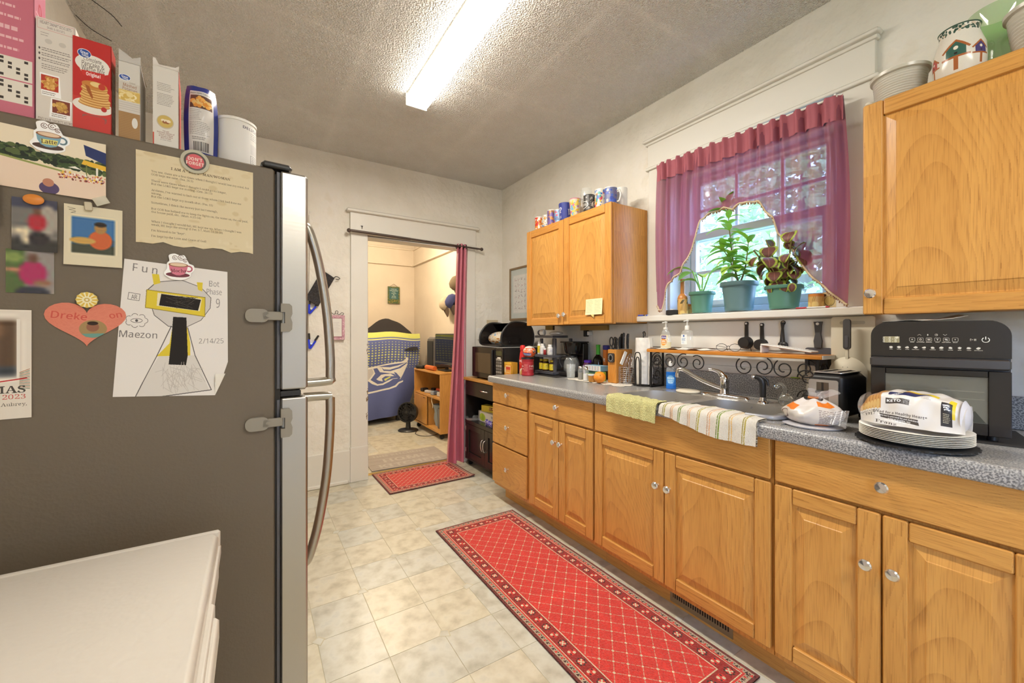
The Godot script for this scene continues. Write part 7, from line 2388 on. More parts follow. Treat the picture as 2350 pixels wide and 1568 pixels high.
func sink_shelf():
	var R = -PI / 2
	# local x runs towards the viewer, z out into the room
	var t = thing("sink_shelf", "honey wood shelf on black wire scroll legs above the sink", "shelf", W(2.04, 0, 1.174), R)
	rng.seed = 101
	var hx = 0.4425
	part(t, "board", grain(MB.new(), Vector2(0.3, 1.0)).bb(Vector3(-hx, 1.124, -0.07), Vector3(hx, 1.142, 0.07), 0.003, 0), mt("shelf_wood", c8(255, 226, 170), 0.4, 0.0, {"albedo_texture": mats.oak.albedo_texture}))
	part(t, "end_strip", MB.new().bb(Vector3(hx, 1.125, -0.068), Vector3(hx + 0.002, 1.141, 0.068)), mats.white_plastic)
	for s in [-1, 1]:
		for z in [-0.055, 0.055]:
			part(t, "upright", MB.new().bb(Vector3(s * (hx - 0.02) - 0.005, 0.9185 + 0.0025 * s, z - 0.005), Vector3(s * (hx - 0.02) + 0.005, 1.124, z + 0.005), 0.001), mats.iron)
		part(t, "foot_bar", MB.new().bb(Vector3(s * (hx - 0.02) - 0.005, 0.9185 + 0.0025 * s, -0.055), Vector3(s * (hx - 0.02) + 0.005, 0.926, 0.055), 0.001), mats.iron)
		for k in 4:
			var m = MB.new()
			scroll(m, Vector2(s * (hx - 0.065 - 0.085 * k), 1.08 - 0.004 * (k % 2)), 0.043, 1.57 + (0.6 if k % 2 else -0.4), 1.45, s * (1 if k % 2 else -1), 0.056)
			part(t, "scroll", m, mats.iron)
		for y in [1.06, 0.975]:
			var m = MB.new()
			scroll(m, Vector2(s * (hx - 0.06), y - 0.015), 0.036, PI if s > 0 else 0.0, 1.3, -s, 0.056)
			part(t, "scroll", m, mats.iron)
		var m2 = MB.new().at(Vector3(s * (hx - 0.02), 0, 0), PI / 2)
		scroll(m2, Vector2(0.0, 1.07), 0.04, 0.0, 1.4, 1, 0.0)
		scroll(m2, Vector2(0.0, 0.99), 0.035, PI, 1.4, 1, 0.0)
		part(t, "side_scroll", m2, mats.iron)
	var Y = 1.1425
	solo("paper_napkin", "white paper napkin spread under the soap bottles on the shelf", "napkin", MB.new().sheet(14, 8, func(u, v): return Vector3(-0.16 + 0.36 * u, 0.0025 + 0.008 * maxf(0.0, sin(u * 17.0)) * pow(absf(v - 0.5) * 2.0, 2.0), -0.055 + 0.11 * v), 0.001), mats.paper, W(2.04, Y, 1.46), R)
	# hand soap
	var cv = Cv.new(256, 128, c8(238, 228, 190))
	cv.rect(20, 8, 90, 36, c8(70, 60, 140))
	cv.ell(65, 30, 46, 22, c8(70, 60, 140))
	cv.text(65, 28, 24, "Softsoap", Color.WHITE, 1, "db", 0.85)
	cv.ell(65, 84, 52, 40, c8(236, 160, 70))
	cv.text(65, 74, 26, "Milk", Color.WHITE, 1, "db")
	cv.text(65, 98, 20, "& Honey", c8(240, 230, 200), 1, "db")
	cv.speck(60, 5, [c8(226, 120, 70), c8(240, 190, 110)], 2, 4)
	t = thing("soap_bottle", "hand soap pump bottle with an orange label on the shelf", "bottle", W(2.04, Y + 0.003, 1.535), R)
	var sq = Vector3(1, 1, 0.62)
	part(t, "body", MB.new().at(Vector3.ZERO, 0, 0, 0, sq).lt([0, 0, 0.03, 0, 0.033, 0.005, 0.036, 0.04, 0.033, 0.075, 0.022, 0.102, 0.012, 0.112], 30), mats.clear)
	part(t, "liquid", MB.new().at(Vector3(0, 0.002, 0), 0, 0, 0, sq).lt([0, 0, 0.028, 0, 0.032, 0.006, 0.034, 0.036, 0, 0.037], 28), mt("soap_cream", c8(236, 220, 170), 0.4))
	part(t, "label", MB.new().at(Vector3(0, 0.05, 0.0215)).sheet(8, 6, func(u, v): return Vector3(-0.024 + 0.048 * u, 0.03 - 0.064 * v, 0.001 - 0.008 * pow(u * 2.0 - 1.0, 2.0)), 0.0005), pm("soap", cv, 0.4, {"uv1_scale": Vector3(0.5, 1, 1)}))
	part(t, "collar", MB.new().at(Vector3(0, 0.11, 0)).cyl(0.013, 0.013, 0, 0.014, 18, 0.002), mt("pump_clear", c8(232, 230, 222), 0.3))
	part(t, "pump", MB.new().tube([Vector3(0, 0.12, 0), Vector3(0, 0.15, 0)], 0.0045, 8).bb(Vector3(-0.008, 0.148, -0.007), Vector3(0.008, 0.158, 0.007), 0.003).tube([Vector3(0, 0.154, 0), Vector3(0.0, 0.15, 0.03)], [0.005, 0.003], 8), mats.pump_clear)
	# sanitizer
	cv = Cv.new(128, 128, Color(0.93, 0.94, 0.93))
	cv.rect(44, 6, 30, 26, c8(60, 100, 170))
	cv.lines(16, 48, 90, 3, 12, 6, c8(80, 130, 190), 3)
	cv.lines(16, 90, 60, 3, 10, 4, c8(120, 160, 200), 4)
	t = thing("sanitizer_bottle", "clear hand sanitizer pump bottle with a blue label on the shelf", "bottle", W(2.04, Y + 0.003, 1.395), R)
	part(t, "body", MB.new().at(Vector3.ZERO, 0, 0, 0, Vector3(1, 1, 0.6)).lt([0, 0, 0.031, 0, 0.034, 0.004, 0.034, 0.092, 0.028, 0.102, 0.012, 0.108], 30), mats.clear)
	part(t, "label", MB.new().at(Vector3(-0.006, 0.055, 0.0205)).card(0.036, 0.055, 0.0006), pm("sani", cv, 0.3))
	part(t, "collar", MB.new().at(Vector3(0, 0.106, 0)).cyl(0.013, 0.012, 0, 0.026, 18, 0.002), mats.pump_clear)
	part(t, "pump", MB.new().tube([Vector3(0, 0.13, 0), Vector3(0, 0.156, 0)], 0.0045, 8).bb(Vector3(-0.008, 0.154, -0.007), Vector3(0.008, 0.164, 0.007), 0.003).tube([Vector3(0, 0.16, 0), Vector3(0, 0.156, 0.03)], [0.005, 0.003], 8), mats.pump_clear)
	# spectacles
	t = thing("eyeglasses", "dark framed eyeglasses lying on the shelf", "glasses", W(2.0, Y, 1.14), R)
	for s in [-1, 1]:
		var lp = []
		for k in 22:
			var a = TAU * k / 22
			lp.append(Vector3(s * 0.034 + cos(a) * 0.028, 0.021 + sin(a) * 0.018, 0.0))
		part(t, "rim", MB.new().tube(lp, 0.0013, 6, true), mats.iron)
		part(t, "lens", MB.new().at(Vector3(s * 0.034, 0.021, 0), 0, PI / 2, 0, Vector3(0.028, 1, 0.018)).cyl(1.0, 1.0, -0.0008, 0.0008, 22), mats.glass)
		part(t, "temple", MB.new().tube([Vector3(s * 0.062, 0.028, 0), Vector3(s * 0.066, 0.026, -0.03), Vector3(s * 0.062, 0.018, -0.09), Vector3(s * 0.06, 0.003, -0.1)], 0.0016, 6), mats.iron)
	part(t, "bridge", MB.new().tube(spline([Vector3(-0.007, 0.024, 0), Vector3(0, 0.029, 0), Vector3(0.007, 0.024, 0)], 4), 0.0014, 6), mats.iron)
	# grater lying on the shelf
	t = thing("flat_grater", "white plastic flat grater lying on the shelf", "grater", W(2.035, Y, 0.9), R)
	part(t, "stand", MB.new().bb(Vector3(-0.09, 0, -0.035), Vector3(-0.082, 0.036, 0.035), 0.003), mats.white_plastic)
	part(t, "plate", MB.new().at(Vector3(0, 0.024, 0), 0, 0, -0.14).bb(Vector3(-0.09, 0, -0.036), Vector3(0.12, 0.007, 0.036), 0.003), mats.white_plastic)
	for i in 9:
		for j in 4:
			part(t, "tooth", MB.new().at(Vector3(0.0, 0.024, 0), 0, 0, -0.14).ball(Vector3(-0.03 + i * 0.014, 0.007, -0.024 + j * 0.016), Vector3(0.0035, 0.0018, 0.003), 6, 4), mats.white_plastic)
	# tools on hooks along the apron board
	for q in [[1.118, 0.031, 1.186, "larger black measuring cup hanging under the window sill"], [1.043, 0.028, 1.178, "smaller black measuring cup hanging under the window sill"]]:
		t = thing("measuring_cup", q[3], "measuring cup", W(2.131, q[2], q[0]), R, "measuring cups on hooks")
		part(t, "cup", MB.new().at(Vector3.ZERO, 0, PI / 2).lt([0, 0.036, q[1] * 0.86, 0.036, q[1] * 0.92, 0.033, q[1], 0.003, q[1] * 1.06, 0.0, q[1] * 0.96, 0.001, q[1] * 0.86, 0.032, 0, 0.033], 26), mats.black)
		part(t, "handle", MB.new().prism([Vector2(-0.009, q[1] * 0.9), Vector2(-0.008, 0.085), Vector2(-0.01, 0.1), Vector2(-0.006, 0.107), Vector2(0.006, 0.107), Vector2(0.01, 0.1), Vector2(0.008, 0.085), Vector2(0.009, q[1] * 0.9)], 0.001, 0.005), mats.black)
		part(t, "hook", MB.new().at(Vector3(0, 0.098, 0.004), 0, PI / 2).cyl(0.0045, 0.0045, -0.004, 0.006, 12), mats.white_plastic)
	t = thing("measuring_spoons", "set of black measuring spoons on a ring under the window sill", "spoons", W(2.131, 1.29, 0.945), R)
	part(t, "ring", MB.new().tube(range(20).map(func(k): return Vector3(cos(TAU * k / 20) * 0.009, -0.006 + sin(TAU * k / 20) * 0.009, 0.008)), 0.002, 6, true), mats.iron)
	for k in 4:
		var a = [-0.12, -0.04, 0.03, 0.1][k]
		var sp = MB.new().at(Vector3(0, -0.008, 0.006 + 0.004 * k), 0, 0, a)
		sp.prism([Vector2(-0.006, 0.004), Vector2(0.006, 0.004), Vector2(0.0045, -0.09), Vector2(-0.0045, -0.09)], 0, 0.0025)
		sp.ball(Vector3(0, -0.105, 0.002), Vector3(0.011 + 0.002 * k, 0.017, 0.008), 14, 8)
		part(t, "spoon", sp, mats.black if k != 2 else mats.grey_plastic)
	t = thing("bench_scraper", "dark grey handled flat lifter hanging under the window sill", "scraper", W(2.131, 1.17, 0.802), R)
	part(t, "handle", MB.new().prism([Vector2(-0.013, 0.0), Vector2(-0.016, 0.03), Vector2(-0.01, 0.06), Vector2(-0.013, 0.1), Vector2(-0.016, 0.116), Vector2(0.016, 0.116), Vector2(0.013, 0.1), Vector2(0.01, 0.06), Vector2(0.015, 0.03), Vector2(0.013, 0.0)], 0.004, 0.016), mt("handle_grey", c8(72, 70, 70), 0.6))
	part(t, "blade", MB.new().at(Vector3(0, -0.065, 0.006)).prism(rrect(0.105, 0.13, 0.012), 0, 0.003), mats.grey_plastic)
	part(t, "hook", MB.new().at(Vector3(0, 0.106, 0.012), 0, PI / 2).cyl(0.006, 0.006, 0, 0.008, 12), mats.white_plastic)
	# cutting board and strainer
	t = thing("cutting_board", "ivory plastic cutting board leaning on the wall behind the toaster", "cutting board", W(2.105, 0.916, 0.672), R)
	t.rotation.x = 0.0
	part(t, "board", MB.new().prism(rrect(0.146, 0.388, 0.012).map(func(p): return p + Vector2(0, 0.194)), 0, 0.01), mt("ivory_plastic", c8(226, 218, 196), 0.5))
	part(t, "grip_slot", MB.new().at(Vector3(0, 0.362, 0.0095)).prism(rrect(0.085, 0.014, 0.006), 0, 0.001), mt("slot", c8(196, 188, 166), 0.6))
	t = thing("strainer_spoon", "white slotted strainer with a grey handle leaning on the cutting board", "strainer", W(2.07, 0.925, 0.675), R)
	part(t, "handle", MB.new().at(Vector3(0, 0.305, 0.012)).prism(rrect(0.024, 0.125, 0.011), 0, 0.012), mats.handle_grey)
	part(t, "grip", MB.new().at(Vector3(0, 0.275, 0.024)).prism(rrect(0.012, 0.05, 0.005), 0, 0.002), mats.grey_plastic)
	part(t, "neck", MB.new().bb(Vector3(-0.006, 0.2, 0.013), Vector3(0.006, 0.25, 0.021), 0.003), mats.ivory_plastic)
	part(t, "bowl", MB.new().at(Vector3(0, 0.14, 0.012), 0, PI / 2, 0, Vector3(1, 1, 1.1)).lt([0.0, 0.03, 0.02, 0.029, 0.045, 0.02, 0.064, 0.002, 0.066, 0, 0.06, 0.0], 30), mats.ivory_plastic)
	for i in 7:
		for j in 7:
			var p = Vector2(-0.045 + i * 0.015 + (j % 2) * 0.0075, -0.045 + j * 0.015)
			var rr = p.length()
			if rr < 0.055:
				part(t, "hole", MB.new().at(Vector3(p.x, 0.14 + p.y, 0.0125 + 0.0305 * (1.0 - pow(rr / 0.066, 2.2))), 0, PI / 2).cyl(0.0022, 0.0022, -0.001, 0.0006, 8), mats.dark_gap)


func leaf_mb(len, wid, droop, twist, fold = 0.25):
	var fn = func(u, v):
		var s = u * 2.0 - 1.0
		var wv = wid * pow(sin(PI * pow(clampf(v, 0.0, 1.0), 0.75)), 0.9) * 0.5
		var a = droop * v
		var q = Vector3(s * wv, absf(s) * wv * fold, 0)
		var along = Vector3(0, -sin(a) * v * 0.55, cos(a * 0.6) * v) * len
		return along + q.rotated(Vector3(0, 0, 1), twist * v)
	return MB.new().sheet(4, 8, fn, 0.0006)


func put_leaf(t, m, mat, p, yaw, pitch, called = "leaf"):
	var o = part(t, called, m, mat)
	o.position = p
	o.rotation = Vector3(pitch, yaw, 0)
	return o


func pot(t, r, h, mat):
	part(t, "pot", MB.new().lt([0, 0, r * 0.72, 0, r * 0.74, 0.004, r * 0.76, h * 0.14, r * 0.75, h * 0.16, r * 0.9, h * 0.84, r, h * 0.86, r * 1.02, h * 0.88, r * 1.0, h, r * 0.94, h, r * 0.9, h * 0.88, 0, h * 0.87], 34), mat)
	part(t, "soil", MB.new().lt([r * 0.92, h * 0.885, 0, h * 0.91], 24), mt("soil", c8(70, 54, 42), 0.95))


func window_sill():
	var R = -PI / 2
	# curtain: outline of its lower edge as (D, y)
	var edge = [[1.625, 1.41], [1.6, 1.375], [1.575, 1.372], [1.56, 1.44], [1.524, 1.528], [1.449, 1.576], [1.4, 1.65], [1.349, 1.77], [1.33, 1.85], [1.293, 1.876], [1.194, 1.886], [1.144, 1.862], [1.111, 1.884], [1.012, 1.866], [0.99, 1.81], [0.956, 1.778], [0.941, 1.70], [0.908, 1.663], [0.824, 1.505], [0.751, 1.427], [0.679, 1.354], [0.655, 1.346]]
	var low = func(d):
		for i in edge.size() - 1:
			if d <= edge[i][0] and d >= edge[i + 1][0]:
				return lerpf(edge[i][1], edge[i + 1][1], (edge[i][0] - d) / (edge[i][0] - edge[i + 1][0]))
		return edge[-1][1]
	var wave = func(u, v):
		return 0.011 * sin(u * 96.0 + 2.2 * sin(u * 9.0) + v * 0.7) * (1.0 - 0.35 * v) + 0.006 * sin(u * 171.0 + 2.0) * pow(1.0 - v, 1.5) + 0.012 * sin(u * 15.0 + v * 2.0) * v
	var surf = func(u, v):
		var d0 = lerpf(1.612, 0.69, u)
		var spread = 1.0 + 0.03 * sin(v * PI)
		var d = 1.15 + (d0 - 1.15) * spread - 0.02 * v * (1.0 if u > 0.5 else -0.4) * absf(u - 0.5) * 2.0
		var top = lerpf(2.248, 2.222, u)
		var y = lerpf(top, low.call(d), v)
		return W(2.058 + wave.call(u, v), y, d)
	var t = thing("window_curtain", "plum swag curtain with a fringed scalloped edge over the window", "curtain")
	var sheer = mt("plum_sheer", Color(0.56, 0.29, 0.35, 0.87), 0.7, 0.0, {"transparency": BaseMaterial3D.TRANSPARENCY_ALPHA, "backlight_enabled": true, "backlight": Color(0.27, 0.19, 0.32)})
	part(t, "swag", MB.new().grid(170, 26, surf), sheer)
	var head = func(u, v):
		var p = surf.call(u, 0.0)
		var q = v * 0.105
		return p + Vector3(-0.003 - 0.006 * sin(minf(v * 3.0, 1.0) * PI), 0.006 - q, 0.0)
	part(t, "header", MB.new().grid(170, 8, head), mt("plum_cloth", c8(168, 92, 104), 0.75))
	var hem = []
	for k in 171:
		hem.append(surf.call(k / 170.0, 1.0) + Vector3(-0.004, 0, 0))
	var fr = MB.new()
	fr.tube(hem, 0.0045, 6)
	part(t, "fringe_band", fr, mt("fringe", c8(206, 186, 154), 0.9))
	fr = MB.new()
	rng.seed = 111
	for k in range(0, 170):
		var p = hem[k]
		fr.tube([p, p + Vector3(rng.randf_range(-0.003, 0.003), -rng.randf_range(0.008, 0.014), rng.randf_range(-0.004, 0.004))], [0.002, 0.0028], 5)
	part(t, "fringe", fr, mt("fringe2", c8(150, 108, 82), 0.9)).set_meta("kind", "stuff")
	var rod = thing("sash_rod", "thin white curtain rod behind the window curtain's header", "rod", W(2.06, 2.24, 1.15), R)
	part(rod, "bar", MB.new().tube([Vector3(-0.455, 0.008, 0), Vector3(0.44, -0.016, 0)], 0.005, 10), mats.white_plastic)
	for s in [-1, 1]:
		part(rod, "return", MB.new().tube([Vector3(s * 0.43, -0.004, 0), Vector3(s * 0.43, -0.004, -0.066)], 0.004, 8), mats.white_plastic)
	var Y = 1.3425
	for q in [[1.36, 0.09], [1.15, 0.11], [0.92, 0.12]]:
		solo("sill_paper", ["white paper towel scrap under the smallest green pot", "white paper towel scrap under the middle grey green pot", "white paper towel scrap under the coleus pot"][[1.36, 1.15, 0.92].find(q[0])], "paper", MB.new().sheet(10, 6, func(u, v): return Vector3(-q[1] + 2.0 * q[1] * u, 0.002 + 0.003 * maxf(0.0, sin(u * 19.0 + v * 7.0)), -0.08 + 0.155 * v + 0.008 * sin(u * 23.0)), 0.001), mats.paper, W(2.135, Y, q[0]), R)
	Y += 0.006
	var green = mt("pot_green", c8(84, 132, 112), 0.4)
	var teal = mt("pot_teal", c8(92, 122, 124), 0.4)
	var lf = mt("leaf_bright", c8(182, 212, 98), 0.5, 0.0, {"backlight_enabled": true, "backlight": Color(0.6, 0.75, 0.25)})
	var lf2 = mt("leaf_mid", c8(146, 190, 80), 0.5, 0.0, {"backlight_enabled": true, "backlight": Color(0.45, 0.62, 0.2)})
	# small plant
	t = thing("small_potted_plant", "small plant with a few broad leaves in a green pot on the sill", "potted plant", W(2.13, Y, 1.365))
	pot(t, 0.068, 0.118, green)
	rng.seed = 121
	var lv = [[-0.2, 0.17, 0.26, 2.9, -1.0, 0.1], [0.01, 0.16, 0.3, -2.6, -1.25, 0.1], [0.03, 0.17, 0.26, 0.3, -0.75, 0.12], [0.0, 0.13, 0.2, -0.9, -1.2, 0.06], [-0.01, 0.12, 0.16, 3.9, -1.2, 0.06]]
	for q in lv:
		var st = 0.5
		var dirv = Vector3(sin(q[3]) * 0.35, 1.0, cos(q[3]) * 0.35).normalized()
		var base = Vector3(0.0, 0.1, 0.0)
		var tip = base + dirv * q[2] * st
		part(t, "stem", MB.new().tube(spline([base, base + dirv * q[2] * st * 0.5, tip], 4), 0.0035, 6), lf2)
		put_leaf(t, leaf_mb(q[1], 0.06, 1.4, 0.2), lf if q[1] > 0.12 else lf2, tip, q[3], -0.55)
	# tall plant
	t = thing("tall_potted_plant", "tall leafy plant in the grey green pot in the middle of the sill", "potted plant", W(2.125, Y, 1.155))
	pot(t, 0.088, 0.15, teal)
	var stem_mat = mt("stem", c8(128, 112, 66), 0.7)
	rng.seed = 131
	for sidx in 3:
		var top = [Vector3(-0.03, 0.58, -0.045), Vector3(-0.02, 0.36, 0.06), Vector3(-0.03, 0.34, -0.07)][sidx]
		var b = Vector3(0.0, 0.13, 0.0)
		var pts = spline([b, b.lerp(top, 0.4) + Vector3(0.005, 0.0, -0.015 if sidx == 0 else 0.01), top], 10)
		part(t, "stem", MB.new().tube(pts, range(pts.size()).map(func(i): return 0.0055 - 0.004 * i / pts.size()), 7), stem_mat)
		var nl = [40, 18, 18][sidx]
		for k in nl:
			var f = 0.28 + 0.72 * (k + 0.5) / nl
			var p = pts[int(f * (pts.size() - 1))]
			var yaw = k * 2.4 + sidx
			# leaves towards the pane stay short
			var back = maxf(0.0, sin(yaw))
			var ln = lerpf(0.17, 0.1, f) * (1.0 - 0.5 * back) * rng.randf_range(0.8, 1.2)
			put_leaf(t, leaf_mb(ln, ln * 0.34, rng.randf_range(0.6, 1.6), rng.randf_range(-0.4, 0.4)), lf if k % 3 else lf2, p, yaw, -0.35 - 0.75 * pow(f, 4.0))
	# coleus with maroon leaves edged in lime
	var cv = Cv.new(64, 128, c8(150, 170, 60))
	cv.pl([32, 4, 52, 30, 56, 64, 46, 100, 32, 122, 18, 100, 8, 64, 12, 30], c8(104, 62, 52))
	cv.line(32, 0, 32, 126, 3, c8(150, 96, 80))
	for k in 9:
		cv.line(32, 20 + k * 11, 10 if k % 2 else 14, 10 + k * 11, 2, c8(134, 84, 70))
		cv.line(32, 20 + k * 11, 54 if k % 2 else 50, 10 + k * 11, 2, c8(134, 84, 70))
	rng.seed = 3
	for k in 22:
		cv.ell([4, 60][k % 2] + rng.randf_range(-4, 4), k * 6, 5, 4, c8(176, 190, 70))
	var co = pm("coleus", cv, 0.55, {"backlight_enabled": true, "backlight": Color(0.4, 0.28, 0.16)})
	t = thing("coleus_plant", "coleus with drooping maroon leaves edged in lime in a green pot", "potted plant", W(2.118, Y, 0.94))
	pot(t, 0.079, 0.11, green)
	rng.seed = 141
	for sidx in 6:
		var an = sidx * 1.05 + 0.3
		var top = Vector3(-0.05 + 0.05 * cos(an), 0.24 + 0.05 * (sidx % 3), 0.11 * sin(an))
		var pts = spline([Vector3(0, 0.1, 0), Vector3(top.x * 0.3, top.y * 0.6, top.z * 0.4), top], 6)
		part(t, "stem", MB.new().tube(pts, 0.0035, 6), stem_mat)
		for k in 8:
			var f = 0.35 + 0.65 * k / 7.0
			var p = pts[int(f * (pts.size() - 1))]
			var ln = lerpf(0.075, 0.105, f) * rng.randf_range(0.85, 1.15)
			var yaw = k * 2.2 + sidx * 0.9
			if sin(yaw) > 0.35:
				ln *= 0.7
			put_leaf(t, leaf_mb(ln, ln * 0.72, 2.0, rng.randf_range(-0.3, 0.3), 0.12), co, p, yaw, 0.15)
	for k in 4:
		put_leaf(t, leaf_mb(0.06, 0.035, 1.8, 0.1, 0.1), co if k != 1 else lf, Vector3(-0.06, 0.115, -0.03 + 0.03 * k), -1.57 + 0.3 * (k - 1.5), 0.9)
	# painted bottle, cups and tile
	cv = Cv.new(256, 256, c8(206, 164, 96))
	cv.rect(0, 0, 256, 60, c8(190, 124, 56))
	for k in 12:
		var x = (k * 53) % 256
		cv.pl([x, 110, x + 14, 90, x + 24, 64, x + 12, 72, x - 4, 100], c8(88, 74, 40))
		cv.line(x, 170, x + 20, 90, 3, c8(150, 120, 60))
		cv.ell(x + 10, 190, 14, 18, c8(226, 196, 120))
		cv.ell(x + 30, 220, 9, 8, c8(120, 60, 70))
	var painted = pm("painted", cv, 0.35)
	t = thing("painted_bottle", "tall amber bottle painted with leaves on the sill", "bottle", W(2.1, Y - 0.006, 1.465), 1.0)
	part(t, "body", MB.new().lt([0, 0, 0.027, 0, 0.029, 0.004, 0.029, 0.09, 0.025, 0.108, 0.014, 0.12], 28), painted)
	part(t, "neck", MB.new().lt([0.014, 0.119, 0.0125, 0.13, 0.012, 0.19, 0.0135, 0.196, 0.0135, 0.205, 0, 0.206], 22), mt("amber_neck", c8(176, 112, 46), 0.35))
	for q in [["painted_cup", "small painted orange cup beside the amber bottle", 2.16, 1.453, 0.02, 0.062], ["painted_mug", "painted orange mug at the right end of the sill", 2.115, 0.808, 0.029, 0.066]]:
		t = thing(q[0], q[1], "cup", W(q[2], Y - 0.006, q[3]), 2.0, "painted cups on the sill")
		part(t, "cup", MB.new().lt([0, 0, q[4], 0, q[4] * 1.02, 0.003, q[4] * 0.98, q[5], q[4] * 0.9, q[5], q[4] * 0.92, 0.006, 0, 0.005], 26), painted)
		part(t, "rim", MB.new().lt([q[4] * 0.99, q[5] - 0.012, q[4] * 1.0, q[5]], 26), mt("rim_orange", c8(206, 128, 50), 0.4))
	cv = Cv.new(96, 128, c8(216, 196, 150))
	cv.ell(50, 70, 38, 40, c8(120, 104, 60))
	cv.ell(50, 68, 34, 36, c8(226, 206, 130))
	for k in 3:
		cv.arc(50, 68, 10 + k * 9, 34, -1.2, 1.2, 3, c8(160, 130, 70))
	cv.ell(18, 22, 10, 10, c8(90, 76, 56))
	t = thing("painted_tile", "cream tile painted with a yellow pumpkin on the sill", "tile", W(2.14, Y - 0.006, 0.765), R)
	part(t, "slab", MB.new().card(0.05, 0.072, 0.008, Vector3(0, 0.036, 0)), pm("tile_art", cv, 0.4))
	t = thing("bottle_stand", "black ribbed plastic lid lying on the sill's far end", "lid", W(2.08, Y - 0.006, 1.515))
	part(t, "ring", MB.new().lt([0, 0.004, 0.036, 0.004, 0.038, 0.0, 0.04, 0.004, 0.039, 0.026, 0.034, 0.028, 0, 0.026], 26), mats.black_matte)
	part(t, "tab", MB.new().bb(Vector3(-0.014, 0.026, -0.01), Vector3(0.012, 0.034, 0.01), 0.003), mats.white_plastic)
	for q in [["blue pen lying at the far end of the sill", 2.07, 1.735, 0.5, c8(60, 80, 190)], ["dark pen standing off the sill's far corner", 2.08, 1.745, -0.2, c8(50, 40, 40)]]:
		t = thing("ball_pen", q[0], "pen", W(q[1], Y - 0.0005, q[2]), q[3], "pens on the sill")
		part(t, "barrel", MB.new().at(Vector3.ZERO, 0, PI / 2).cyl(0.0045, 0.0045, -0.03, 0.035, 10), mt("pen%.0f" % (q[2] * 1000), q[4], 0.3))
		part(t, "tip", MB.new().at(Vector3.ZERO, 0, PI / 2).cyl(0.004, 0.001, 0.035, 0.045, 10), mats.chrome)
	t = thing("red_pencil", "red and white striped pencil lying along the sill's edge", "pencil", W(2.056, Y - 0.002, 0.8), 0.02)
	part(t, "shaft", MB.new().at(Vector3.ZERO, 0, PI / 2).cyl(0.0035, 0.0035, -0.06, 0.06, 8), mats.white_plastic)
	part(t, "red_end", MB.new().at(Vector3.ZERO, 0, PI / 2).cyl(0.0037, 0.0037, -0.062, -0.02, 8).cyl(0.0037, 0.0037, 0.05, 0.062, 8), mt("pencil_red", c8(190, 50, 60), 0.4))


